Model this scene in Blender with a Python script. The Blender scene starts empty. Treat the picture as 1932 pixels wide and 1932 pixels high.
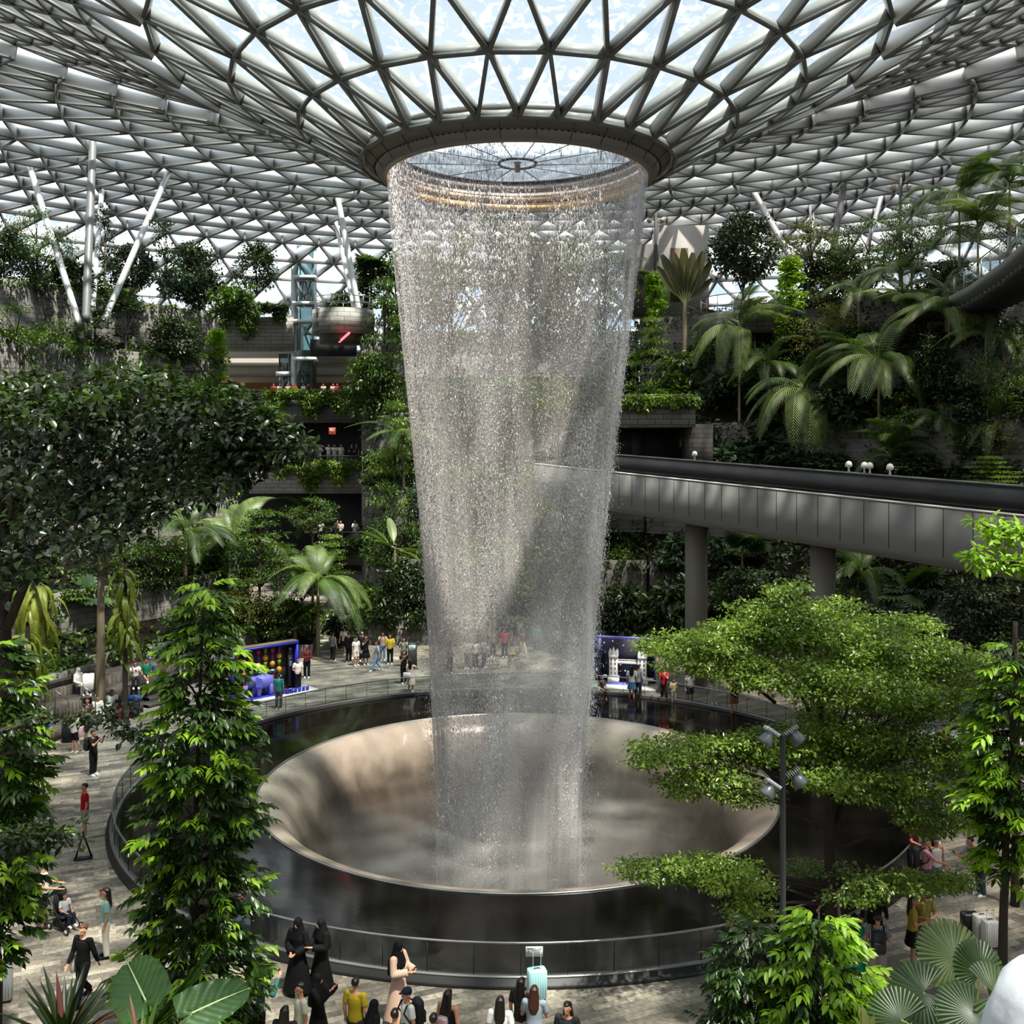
import bpy, math, random
import numpy as np
from mathutils import Vector, Matrix
from mathutils.bvhtree import BVHTree
R0 = np.random.default_rng(7)
random.seed(7)
F, CX, HY, EYE = 1905., 966., 841., 12.3      # focal length and horizon of the photograph, eye height over the plaza
AX, AY = .2, 36.7                              # axis of the waterfall
PI = math.pi
SC = bpy.context.scene
COL = SC.collection

def P(px, py, Z): return np.array([(px-CX)/F*Z, Z, EYE-(py-HY)/F*Z])
def G(px, py, z=0.): return P(px, py, F*(EYE-z)/(py-HY))
def nrm(v):
    v = np.asarray(v, float); n = np.linalg.norm(v, axis=-1, keepdims=True); return v/np.maximum(n, 1e-9)

class MB:
    """collects geometry, links it as one mesh object"""
    def __init__(s): s.v = []; s.n = 0; s.q = []; s.t = []; s.qm = []; s.tm = []; s.m = 0
    def add(s, v, q=None, t=None):
        v = np.asarray(v, float).reshape(-1, 3)
        if q is not None and len(q):
            q = np.asarray(q, int).reshape(-1, 4)+s.n; s.q.append(q); s.qm.append(np.full(len(q), s.m))
        if t is not None and len(t):
            t = np.asarray(t, int).reshape(-1, 3)+s.n; s.t.append(t); s.tm.append(np.full(len(t), s.m))
        s.v.append(v); s.n += len(v); return s
    def box(s, c, size, rz=0., M=None):
        x, y, z = np.asarray(size, float)/2
        v = np.array([[a*x, b*y, d*z] for d in (-1, 1) for b in (-1, 1) for a in (-1, 1)])
        if M is not None: v = v@np.asarray(M).T
        if rz:
            k, w = math.cos(rz), math.sin(rz); v = v@np.array([[k, w, 0], [-w, k, 0], [0, 0, 1]])
        return s.add(v+np.asarray(c, float), [[0, 2, 3, 1], [4, 5, 7, 6], [0, 1, 5, 4], [2, 6, 7, 3], [0, 4, 6, 2], [1, 3, 7, 5]])
    def bars(s, A, B, U, w, d):
        """many square bars A->B, width w across, depth d along -U"""
        A, B, U = (np.asarray(a, float).reshape(-1, 3) for a in (A, B, U))
        D = nrm(B-A); S = nrm(np.cross(D, U)); U = np.cross(S, D)
        n = len(A); V = np.zeros((n, 8, 3)); k = 0
        for p in (A, B):
            for a, b in ((-1, 0), (1, 0), (1, -1), (-1, -1)):
                V[:, k] = p+S*(a*w/2)+U*(b*d); k += 1
        f = np.array([[0, 1, 5, 4], [1, 2, 6, 5], [2, 3, 7, 6], [3, 0, 4, 7], [0, 3, 2, 1], [4, 5, 6, 7]])
        return s.add(V, (f[None]+8*np.arange(n)[:, None, None]).reshape(-1, 4))
    def bar(s, a, b, w, d=None, up=(0, 0, 1)):
        a, b = np.asarray(a, float), np.asarray(b, float); d = w if d is None else d
        if abs(np.dot(nrm(b-a), nrm(np.array(up, float)))) > .98: up = (1, 0, 0)
        return s.bars(a+np.array(up)*d/2, b+np.array(up)*d/2, up, w, d)
    def tube(s, pts, rad, n=8, cap=True, ell=None):
        pts = np.asarray(pts, float); m = len(pts); rad = np.broadcast_to(np.asarray(rad, float), (m,))
        T = nrm(np.gradient(pts, axis=0)); u = np.array([0, 0, 1.]) if abs(T[m//2, 2]) < .8 else np.array([0, 1., 0])
        V = []
        a = np.linspace(0, 2*PI, n, endpoint=False)
        for i in range(m):
            x = nrm(np.cross(T[i], u)); y = np.cross(T[i], x)
            e = 1. if ell is None else ell[i]
            V.append(pts[i]+rad[i]*(np.cos(a)[:, None]*x+np.sin(a)[:, None]*y*e))
        V = np.concatenate(V); q = []; j = np.arange(n); k = (j+1) % n
        for i in range(m-1): q.append(np.stack([i*n+j, i*n+k, (i+1)*n+k, (i+1)*n+j], 1))
        t = []
        if cap:
            V = np.vstack([V, pts[0], pts[-1]]); b = m*n
            t = [[b, k[i], j[i]] for i in range(n)]+[[b+1, (m-1)*n+j[i], (m-1)*n+k[i]] for i in range(n)]
        return s.add(V, np.concatenate(q), t)
    def lathe(s, prof, n=64, c=(0, 0, 0), a0=0., a1=2*PI, close=False):
        prof = np.asarray(prof, float); full = abs(a1-a0-2*PI) < 1e-6
        a = np.linspace(a0, a1, n+(0 if full else 1), endpoint=not full); na = len(a); m = len(prof)
        V = np.zeros((m, na, 3)); V[..., 0] = prof[:, None, 0]*np.cos(a); V[..., 1] = prof[:, None, 0]*np.sin(a); V[..., 2] = prof[:, None, 1]
        q = []; j = np.arange(na if full else na-1); k = (j+1) % na
        for i in range(m if close else m-1):
            i2 = (i+1) % m; q.append(np.stack([i*na+j, i*na+k, i2*na+k, i2*na+j], 1))
        return s.add(V.reshape(-1, 3)+np.asarray(c, float), np.concatenate(q))
    def ball(s, c, r, n=10, m=7, M=None):
        th = np.linspace(0, PI, m+1)[1:-1]; a = np.linspace(0, 2*PI, n, endpoint=False)
        V = np.array([[math.sin(t)*math.cos(b), math.sin(t)*math.sin(b), math.cos(t)] for t in th for b in a]+[[0, 0, 1], [0, 0, -1]])
        V = V*np.broadcast_to(np.asarray(r, float), (3,))
        if M is not None: V = V@np.asarray(M).T
        q = [[i*n+j, (i+1)*n+j, (i+1)*n+(j+1) % n, i*n+(j+1) % n] for i in range(m-2) for j in range(n)]
        b = (m-1)*n
        t = [[b, j, (j+1) % n] for j in range(n)]+[[b+1, (m-2)*n+(j+1) % n, (m-2)*n+j] for j in range(n)]
        return s.add(V+np.asarray(c, float), q, t)
    def prism(s, poly, z0, z1):
        """vertical extrusion of a convex-ish outline"""
        p = np.asarray(poly, float); n = len(p)
        V = np.vstack([np.c_[p, np.full(n, z0)], np.c_[p, np.full(n, z1)]])
        q = [[i, (i+1) % n, n+(i+1) % n, n+i] for i in range(n)]
        t = [[0, i+1, i] for i in range(1, n-1)]+[[n, n+i, n+i+1] for i in range(1, n-1)]
        return s.add(V, q, t)
    def mesh(s, name, mats):
        me = bpy.data.meshes.new(name)
        v = np.concatenate(s.v); q = np.concatenate(s.q) if s.q else np.zeros((0, 4), int); t = np.concatenate(s.t) if s.t else np.zeros((0, 3), int)
        me.vertices.add(len(v)); me.vertices.foreach_set('co', v.astype('f').ravel())
        L = np.concatenate([q.ravel(), t.ravel()]); me.loops.add(len(L)); me.loops.foreach_set('vertex_index', L.astype('i'))
        tot = np.concatenate([np.full(len(q), 4), np.full(len(t), 3)]); st = np.concatenate([[0], np.cumsum(tot)[:-1]])
        me.polygons.add(len(tot)); me.polygons.foreach_set('loop_start', st.astype('i')); me.polygons.foreach_set('loop_total', tot.astype('i'))
        if s.m:
            mi = np.concatenate(s.qm+s.tm) if (s.qm or s.tm) else []
            me.polygons.foreach_set('material_index', np.asarray(mi).astype('i'))
        for mm in (mats if isinstance(mats, (list, tuple)) else [mats]): me.materials.append(mm)
        me.update(calc_edges=True)
        return me
    def build(s, name, mats, parent=None, smooth=False, loc=None):
        if not s.v: return None
        me = s.mesh(name, mats)
        if smooth: me.polygons.foreach_set('use_smooth', np.ones(len(me.polygons), bool))
        return link(name, me, parent, loc)

def link(name, me, parent=None, loc=None):
    o = bpy.data.objects.new(name, me); COL.objects.link(o)
    if parent is not None: o.parent = parent
    if loc is not None: o.location = loc
    return o
def tag(o, label=None, cat=None, group=None, kind=None):
    if label: o['label'] = label
    if cat: o['category'] = cat
    if group: o['group'] = group
    if kind: o['kind'] = kind
    return o
def thing(name, loc=(0, 0, 0), label=None, cat=None, group=None, rz=0., kind=None):
    o = link(name, None, None, loc); o.rotation_euler = (0, 0, rz); o.empty_display_size = .2
    return tag(o, label, cat, group, kind)
def kids(o): return [c for c in ALLKIDS.get(o.name, [])]
ALLKIDS = {}

# ---------------------------------------------------------------- materials
def lin(h):
    if isinstance(h, str):
        h = [int(h[i:i+2], 16)/255 for i in (0, 2, 4)]; h = [c/12.92 if c <= .04045 else ((c+.055)/1.055)**2.4 for c in h]
    return (*h[:3], 1.)
def newmat(name):
    m = bpy.data.materials.new(name); m.use_nodes = True; nt = m.node_tree; nt.nodes.clear()
    return m, nt.nodes, nt.links, nt.nodes.new('ShaderNodeOutputMaterial')
MATS = {}
def mat(col, rough=.6, metal=0., spec=.5, noise=0., scale=4., bump=0., emit=0., name=None):
    key = (col, rough, metal, spec, noise, scale, bump, emit)
    if key in MATS: return MATS[key]
    m, N, L, out = newmat(name or 'paint'); b = N.new('ShaderNodeBsdfPrincipled')
    c = lin(col); b.inputs['Base Color'].default_value = c; b.inputs['Roughness'].default_value = rough
    b.inputs['Metallic'].default_value = metal; b.inputs['Specular IOR Level'].default_value = spec
    if emit: b.inputs['Emission Color'].default_value = c; b.inputs['Emission Strength'].default_value = emit
    if noise or bump:
        tc = N.new('ShaderNodeTexCoord'); nz = N.new('ShaderNodeTexNoise'); nz.inputs['Scale'].default_value = scale; nz.inputs['Detail'].default_value = 4
        L.new(tc.outputs['Object'], nz.inputs['Vector'])
        if noise:
            mx = N.new('ShaderNodeMix'); mx.data_type = 'RGBA'; mx.inputs[6].default_value = [x*(1-noise) for x in c[:3]]+[1]; mx.inputs[7].default_value = [min(1, x*(1+noise)) for x in c[:3]]+[1]
            L.new(nz.outputs['Fac'], mx.inputs[0]); L.new(mx.outputs[2], b.inputs['Base Color'])
        if bump:
            bp = N.new('ShaderNodeBump'); bp.inputs['Strength'].default_value = bump; bp.inputs['Distance'].default_value = .05
            L.new(nz.outputs['Fac'], bp.inputs['Height']); L.new(bp.outputs[0], b.inputs['Normal'])
    L.new(b.outputs[0], out.inputs[0]); MATS[key] = m; return m
def leafmat(name, c1, c2, trans=.3, rough=.4, spec=.45, scale=.35):
    """leaf green that varies from leaf to leaf and from clump to clump"""
    m, N, L, out = newmat(name); b = N.new('ShaderNodeBsdfPrincipled'); t = N.new('ShaderNodeBsdfTranslucent'); mx = N.new('ShaderNodeMixShader')
    g = N.new('ShaderNodeNewGeometry'); tc = N.new('ShaderNodeTexCoord'); nz = N.new('ShaderNodeTexNoise'); nz.inputs['Scale'].default_value = scale; nz.inputs['Detail'].default_value = 2
    L.new(g.outputs['Position'], nz.inputs['Vector'])
    a = N.new('ShaderNodeMath'); a.operation = 'MULTIPLY_ADD'; L.new(g.outputs['Random Per Island'], a.inputs[0]); a.inputs[1].default_value = .55
    mr = N.new('ShaderNodeMapRange'); mr.inputs[1].default_value = .35; mr.inputs[2].default_value = .7; mr.inputs[4].default_value = .5; L.new(nz.outputs['Fac'], mr.inputs[0]); L.new(mr.outputs[0], a.inputs[2])
    cm = N.new('ShaderNodeMix'); cm.data_type = 'RGBA'; cm.inputs[6].default_value = lin(c1); cm.inputs[7].default_value = lin(c2); L.new(a.outputs[0], cm.inputs[0])
    L.new(cm.outputs[2], b.inputs['Base Color']); b.inputs['Roughness'].default_value = rough; b.inputs['Specular IOR Level'].default_value = spec
    br = N.new('ShaderNodeMix'); br.data_type = 'RGBA'; br.blend_type = 'MULTIPLY'; br.inputs[0].default_value = 1; br.inputs[7].default_value = (1.6, 1.7, .7, 1); L.new(cm.outputs[2], br.inputs[6]); L.new(br.outputs[2], t.inputs[0])
    mx.inputs[0].default_value = trans; L.new(b.outputs[0], mx.inputs[1]); L.new(t.outputs[0], mx.inputs[2]); L.new(mx.outputs[0], out.inputs[0])
    return m
def brickmat(name, c1, c2, mortar, w, h, rough=.7, polar=False, msize=.012, spec=.4, bump=.3, dirt=.35):
    """courses of stone: floor paving in plan, or wall blocks around the vertical axis"""
    m, N, L, out = newmat(name); b = N.new('ShaderNodeBsdfPrincipled'); g = N.new('ShaderNodeNewGeometry'); br = N.new('ShaderNodeTexBrick')
    if polar:
        sp = N.new('ShaderNodeSeparateXYZ'); L.new(g.outputs['Position'], sp.inputs[0])
        ad = N.new('ShaderNodeMath'); ad.operation = 'MULTIPLY_ADD'; L.new(sp.outputs[1], ad.inputs[0]); ad.inputs[1].default_value = .8; L.new(sp.outputs[0], ad.inputs[2])
        cb = N.new('ShaderNodeCombineXYZ'); L.new(ad.outputs[0], cb.inputs[0]); L.new(sp.outputs[2], cb.inputs[1]); L.new(cb.outputs[0], br.inputs[0])
    else:
        mp = N.new('ShaderNodeMapping'); mp.inputs['Rotation'].default_value = (0, 0, -.42); L.new(g.outputs['Position'], mp.inputs[0]); L.new(mp.outputs[0], br.inputs[0])
    br.inputs['Color1'].default_value = lin(c1); br.inputs['Color2'].default_value = lin(c2); br.inputs['Mortar'].default_value = lin(mortar)
    br.inputs['Scale'].default_value = 1; br.inputs['Mortar Size'].default_value = msize; br.inputs['Brick Width'].default_value = w; br.inputs['Row Height'].default_value = h; br.inputs['Bias'].default_value = 0
    nz = N.new('ShaderNodeTexNoise'); nz.inputs['Scale'].default_value = .9; nz.inputs['Detail'].default_value = 6; L.new(g.outputs['Position'], nz.inputs[0])
    n2 = N.new('ShaderNodeTexNoise'); n2.inputs['Scale'].default_value = 9; n2.inputs['Detail'].default_value = 3; L.new(g.outputs['Position'], n2.inputs[0])
    s = N.new('ShaderNodeMath'); s.operation = 'ADD'; L.new(nz.outputs[0], s.inputs[0]); L.new(n2.outputs[0], s.inputs[1])
    mr = N.new('ShaderNodeMapRange'); mr.inputs[1].default_value = .7; mr.inputs[2].default_value = 1.3; mr.inputs[3].default_value = 1-dirt; mr.inputs[4].default_value = 1+dirt; L.new(s.outputs[0], mr.inputs[0])
    mx = N.new('ShaderNodeMix'); mx.data_type = 'RGBA'; mx.blend_type = 'MULTIPLY'; mx.inputs[0].default_value = 1; L.new(br.outputs[0], mx.inputs[6]); L.new(mr.outputs[0], mx.inputs[7])
    L.new(mx.outputs[2], b.inputs['Base Color']); b.inputs['Roughness'].default_value = rough; b.inputs['Specular IOR Level'].default_value = spec
    bp = N.new('ShaderNodeBump'); bp.inputs['Strength'].default_value = bump; bp.inputs['Distance'].default_value = .02; L.new(n2.outputs[0], bp.inputs['Height']); L.new(bp.outputs[0], b.inputs['Normal'])
    L.new(b.outputs[0], out.inputs[0]); return m
def glassmat(name, tint=(.86, .9, .9), refl=.08, rough=.02, bump=0., scale=1.5, white=0., wscale=2.):
    """thin clear sheet: light goes straight through, a little is mirrored; white = milky streaks of water running over it"""
    m, N, L, out = newmat(name); t = N.new('ShaderNodeBsdfTransparent'); t.inputs[0].default_value = (*tint, 1)
    g = N.new('ShaderNodeBsdfGlossy'); g.inputs['Roughness'].default_value = rough; mx = N.new('ShaderNodeMixShader')
    lw = N.new('ShaderNodeLayerWeight'); lw.inputs[0].default_value = .25; mm = N.new('ShaderNodeMath'); mm.operation = 'MULTIPLY_ADD'; L.new(lw.outputs['Fresnel'], mm.inputs[0]); mm.inputs[1].default_value = .5; mm.inputs[2].default_value = refl*.3
    L.new(mm.outputs[0], mx.inputs[0]); L.new(t.outputs[0], mx.inputs[1]); L.new(g.outputs[0], mx.inputs[2]); last = mx
    if bump or white:
        ge = N.new('ShaderNodeNewGeometry'); nz = N.new('ShaderNodeTexNoise'); nz.inputs['Scale'].default_value = scale; nz.inputs['Detail'].default_value = 5; nz.inputs['Distortion'].default_value = 1.; L.new(ge.outputs['Position'], nz.inputs[0])
        if bump:
            bp = N.new('ShaderNodeBump'); bp.inputs['Strength'].default_value = bump; bp.inputs['Distance'].default_value = .1; L.new(nz.outputs[0], bp.inputs['Height']); L.new(bp.outputs[0], g.inputs['Normal'])
        if white:
            w = N.new('ShaderNodeBsdfTranslucent'); w.inputs[0].default_value = (.85, .9, .92, 1); m2 = N.new('ShaderNodeMixShader')
            mr = N.new('ShaderNodeMapRange'); mr.inputs[1].default_value = .5; mr.inputs[2].default_value = .72; mr.inputs[3].default_value = white*.25; mr.inputs[4].default_value = white; L.new(nz.outputs[0], mr.inputs[0])
            L.new(mr.outputs[0], m2.inputs[0]); L.new(mx.outputs[0], m2.inputs[1]); L.new(w.outputs[0], m2.inputs[2]); last = m2
    L.new(last.outputs[0], out.inputs[0]); return m

M_STEEL = mat('eceef0', .5, .0, .4, name='white_steel'); M_FRAME = mat('b3b0a8', .45, .0, .5, noise=.12, scale=1.2, name='weathered_steel')
M_RING = mat('7a7670', .5, .3, .5, name='ring_metal')
M_GREY = mat('8f9192', .5, .2, .5, name='grey_panel')
M_DARK = mat('1c1b1a', .5, .2, .5, name='dark_metal')
M_BLACK = mat('070707', .6, name='black')
M_RAIL = mat('9a9a98', .3, .8, .5, name='rail_metal')
M_WHITE = mat('e6e4de', .5, name='white')
M_STONE = brickmat('stone_wall', '5b5753', '6e6a65', '2a2826', 1.3, .32, polar=True, msize=.014)
M_STONE_L = brickmat('stone_balcony', '86827c', '9a958e', '46423e', 1.1, .36, polar=True, msize=.02, dirt=.2)
M_PAVE = brickmat('slate_paving', '5d5750', '98907f', '57514a', .85, .21, rough=.62, msize=.006, dirt=.5)
M_WOOD = brickmat('dark_timber', '3a3430', '4a433d', '15130f', 3.5, .14, rough=.6, msize=.012)
M_SOIL = mat('120f0a', .95, spec=.1, noise=.4, scale=2, name='soil')
M_GLASS = glassmat('clear_glass', (.87, .91, .9), .12)
M_FGLASS = glassmat('fence_glass', (.72, .76, .74), .1)

# ---------------------------------------------------------------- camera, sky, sun
cam = bpy.data.cameras.new('camera'); cam.sensor_width = 36; cam.sensor_fit = 'HORIZONTAL'; cam.lens = 36*F/1932; cam.shift_y = -(966-HY)/1932; cam.clip_end = 600; cam.clip_start = .1
co = link('camera', cam, None, (0, 0, EYE)); co.rotation_euler = (PI/2, 0, 0); SC.camera = co
W = bpy.data.worlds.new('sky'); SC.world = W; W.use_nodes = True; nt = W.node_tree; nt.nodes.clear(); N, L = nt.nodes, nt.links
wo = N.new('ShaderNodeOutputWorld'); bg = N.new('ShaderNodeBackground'); tc = N.new('ShaderNodeTexCoord')
mp = N.new('ShaderNodeMapping'); mp.inputs['Scale'].default_value = (1, 1, 2.2); L.new(tc.outputs['Generated'], mp.inputs[0])
nz = N.new('ShaderNodeTexNoise'); nz.inputs['Scale'].default_value = 2.6; nz.inputs['Detail'].default_value = 8; nz.inputs['Roughness'].default_value = .6; L.new(mp.outputs[0], nz.inputs[0])
cr = N.new('ShaderNodeValToRGB'); cr.color_ramp.elements[0].position = .4; cr.color_ramp.elements[0].color = (.50, .64, .82, 1); cr.color_ramp.elements[1].position = .62; cr.color_ramp.elements[1].color = (.88, .92, .97, 1)
L.new(nz.outputs[0], cr.inputs[0]); L.new(cr.outputs[0], bg.inputs[0]); bg.inputs[1].default_value = 1.2; L.new(bg.outputs[0], wo.inputs[0])
sun = bpy.data.lights.new('sun', 'SUN'); sun.energy = 10.4; sun.angle = .035; sun.color = (1., .93, .82)
so = link('sun', sun); so.rotation_euler = Vector((-.25, .33, -1.)).to_track_quat('-Z', 'Y').to_euler()
vs = SC.view_settings; SC.display_settings.display_device = 'sRGB'; vs.view_transform = 'Standard'; vs.look = 'None'; vs.gamma = 1; vs.exposure = .36; vs.use_curve_mapping = False
cy = SC.cycles; cy.max_bounces = 6; cy.diffuse_bounces = 3; cy.glossy_bounces = 3; cy.transmission_bounces = 4; cy.transparent_max_bounces = 24; cy.volume_bounces = 0; cy.use_denoising = True
cy.sample_clamp_indirect = 4.; cy.caustics_reflective = False; cy.caustics_refractive = False
# ---------------------------------------------------------------- the roof: triangulated steel shell that dips into the funnel
RP = np.array([[5.5, 10.45], [7.6, 11.6], [9.6, 12.6], [12, 13.8], [15, 15.3], [20, 17.4], [26, 19.4], [32, 20.7], [38, 21.2], [44, 21.2], [52, 20.8], [60, 19.7], [68, 16.6], [75, 11.], [80, 3.], [83, -6], [84, -12.3]])
def roof_z(r): return EYE+np.interp(r, RP[:, 0], RP[:, 1])
rings, r, n, off = [], 5.5, 28, 0.
while True:
    rings.append((r, n, off))
    if r > 83: break
    dr = 2*PI*r/n*.95
    if r < 12.5: r2, n2 = {5.5: 7.66, 7.66: 9.95, 9.95: 12.6}.get(r, 14.), n
    elif n < 56: r2, n2 = r+2.2, 56
    elif 41 < r and n < 112: r2, n2 = r+2.6, 112
    else: r2, n2 = r+min(3.4, dr), n
    da = 2*PI/n
    off = off+da/2 if n2 == n else off
    r, n = min(r2, 84.), n2
pts, base = [], []
for (r, n, off) in rings:
    base.append(sum(len(p) for p in pts)); a = off+2*PI/n*np.arange(n)-PI/2
    z = roof_z(r); pts.append(np.c_[AX+r*np.cos(a), AY+r*np.sin(a), np.full(n, z)])
PT = np.concatenate(pts); tri, edges, ribs = [], set(), set()
for i, (r, n, off) in enumerate(rings):
    b = base[i]
    for j in range(n): edges.add((b+j, b+(j+1) % n))
    if i+1 < len(rings):
        c, n2 = base[i+1], rings[i+1][1]
        for j in range(n):
            j1 = (j+1) % n
            if n2 == n:
                tri += [(b+j, b+j1, c+j), (b+j1, c+j1, c+j)]; edges |= {(b+j, c+j), (b+j1, c+j)}; ribs.add((b+j, c+j))
            else:
                k, k1, k2 = 2*j, (2*j-1) % n2, (2*j+1) % n2
                tri += [(b+j, c+k, c+k1), (b+j, c+k2, c+k), (b+j, b+j1, c+k2)]; edges |= {(b+j, c+k), (b+j, c+k1), (b+j, c+k2)}; ribs.add((b+j, c+k))
E = np.array(sorted(edges)); TR = np.array(tri)
NR = np.zeros_like(PT); fn = np.cross(PT[TR[:, 1]]-PT[TR[:, 0]], PT[TR[:, 2]]-PT[TR[:, 0]]); fn *= np.sign(fn[:, 2:3]+1e-9)
for k in range(3): np.add.at(NR, TR[:, k], nrm(fn))
NR = nrm(NR)
rr = np.hypot(PT[:, 0]-AX, PT[:, 1]-AY); er = rr[E].mean(1)
ceil_root = thing('ceiling', (0, 0, 0), 'curved glass and steel roof shell dipping to a ring over the waterfall', kind='structure')
for lo, hi, w, d, nm in ((0, 13, .12, .36, 'steel_frame'), (13, 25, .12, .6, 'steel_lattice'), (25, 99, .12, 1.25, 'steel_lattice')):
    e = E[(er >= lo) & (er < hi)]; m = MB(); m.bars(PT[e[:, 0]], PT[e[:, 1]], nrm(NR[e[:, 0]]+NR[e[:, 1]]), w, d); m.build(nm, M_FRAME if lo == 0 else M_STEEL, ceil_root)
M_FLANGE_SHADE = mat('6e6e6a', .5, .0, .4, name='flange_shade_grey')  # shade on the lower beam edges, put into the grey of added bars
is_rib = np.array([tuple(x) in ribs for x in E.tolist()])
for sel, w, nm in ((is_rib & (er >= 13), .2, 'rib_flange_shade'), (~is_rib & (er >= 13), .085, 'bottom_flange_shade'), (er < 13, .13, 'bottom_flange_shade')):
    e = E[sel]; nn = nrm(NR[e[:, 0]]+NR[e[:, 1]]); dp = np.where(er[sel] < 13, .34, np.where(er[sel] < 25, .58, 1.22))[:, None]; m = MB(); m.bars(PT[e[:, 0]]-nn*dp, PT[e[:, 1]]-nn*dp, nn, w, .1); m.build(nm, M_FLANGE_SHADE, ceil_root)
tr_r = rr[TR].mean(1)
M_WET = glassmat('wet_roof_glass', (.45, .53, .575), .12, .05, .5, 2.2, .35)
M_ROOFG = glassmat('roof_glass', (.84, .89, .91), .06)
tc_ = PT[TR].mean(1); bl = (tr_r >= 16) & (tc_[:, 0] > np.where(tc_[:, 1] > 21, 8.5, 18)) & (tc_[:, 1] > -8) & (tr_r < 64)  # added blinds, laid out to keep sun off the right slope and guideway
m_, N, L, out = newmat('sun_block_fabric'); d = N.new('ShaderNodeBsdfDiffuse'); d.inputs[0].default_value = (.78, .79, .8, 1); t = N.new('ShaderNodeBsdfTranslucent'); t.inputs[0].default_value = (.7, .71, .72, 1); mx = N.new('ShaderNodeMixShader'); mx.inputs[0].default_value = .5; L.new(d.outputs[0], mx.inputs[1]); L.new(t.outputs[0], mx.inputs[2]); tp = N.new('ShaderNodeBsdfTransparent'); m2 = N.new('ShaderNodeMixShader'); m2.inputs[0].default_value = .38; L.new(mx.outputs[0], m2.inputs[1]); L.new(tp.outputs[0], m2.inputs[2]); L.new(m2.outputs[0], out.inputs[0]); M_SHADE = m_
for sel, mm, nm in ((tr_r < 12.5, M_WET, 'wet_glass'), ((tr_r >= 12.5) & ~bl, M_ROOFG, 'glass'), (bl, M_SHADE, 'added_sun_shades')):
    m = MB(); m.add(PT+NR*.03, None, TR[sel]); m.build(nm, mm, ceil_root)

# ---------------------------------------------------------------- the ring the water falls from
LIP = EYE+9.62
ring = thing('oculus_ring', (AX, AY, LIP), 'dark metal ring at the mouth of the roof funnel, water pouring from it', 'ring')
pr = [(4.72, 0), (4.95, .05), (5.12, .28), (5.13, .33), (5.17, .33), (5.17, .30), (5.52, .66), (5.6, .8), (5.58, .95), (5.45, 1.0), (5.2, 1.0), (5.0, .8), (4.74, .3)]
MB().lathe(pr, 112, close=True).build('collar', M_RING, ring, True)
m = MB()
for k in range(150):
    a = 2*PI*k/150; m.box((5.15*math.cos(a), 5.15*math.sin(a), .3), (.05, .07, .05), a)
m.build('perforation', M_BLACK, ring)
m = MB()
for k in range(28):
    a = 2*PI*(k+.5)/28; c, s = math.cos(a), math.sin(a)
    m.bar((4.98*c, 4.98*s, .06), (5.14*c, 5.14*s, .28), .014); m.bar((5.19*c, 5.19*s, .31), (5.53*c, 5.53*s, .66), .014)
m.build('panel_joint', M_BLACK, ring)
MB().lathe([(4.70, .0), (4.70, .32), (4.75, .32), (4.75, 0)], 112, close=True).build('inner_lip', mat('c9a878', .45, .3, noise=.3, scale=3, name='stained_metal'), ring)
MB().lathe([(4.66, .36), (4.66, .62), (4.73, .62), (4.73, .36)], 112, close=True).build('inner_band', mat('b89c80', .45, .3, noise=.4, scale=2, name='stained_metal'), ring)
MB().lathe([(4.6, .72), (4.6, 1.12), (4.68, 1.12), (4.68, .72)], 112, close=True).build('weir', mat('8d857c', .25, .5, noise=.3, scale=2, name='weir_metal'), ring)
MB().lathe([(4.55, 1.12), (4.55, 1.2), (4.72, 1.2), (4.72, 1.12)], 112, close=True).build('weir_edge', M_DARK, ring)
hub = thing('spoke_hub', (AX, AY, EYE+10.25), 'round hub held by thin cables inside the ring opening', 'hub')
a = np.linspace(0, 2*PI, 41); MB().tube(np.c_[.68*np.cos(a), .68*np.sin(a), 0*a], .05, 8, False).build('hub_ring', M_DARK, hub)
MB().lathe([(.001, -.3), (.1, -.3), (.1, .02), (.16, .04), (.001, .06)], 16).build('nozzle', M_GREY, hub)
for k in range(12):
    t = 2*PI*(k+.5)/12; MB().bar((.68*math.cos(t), .68*math.sin(t), 0), (4.6*math.cos(t), 4.6*math.sin(t), .35), .025).build('cable', M_DARK, hub)

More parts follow.
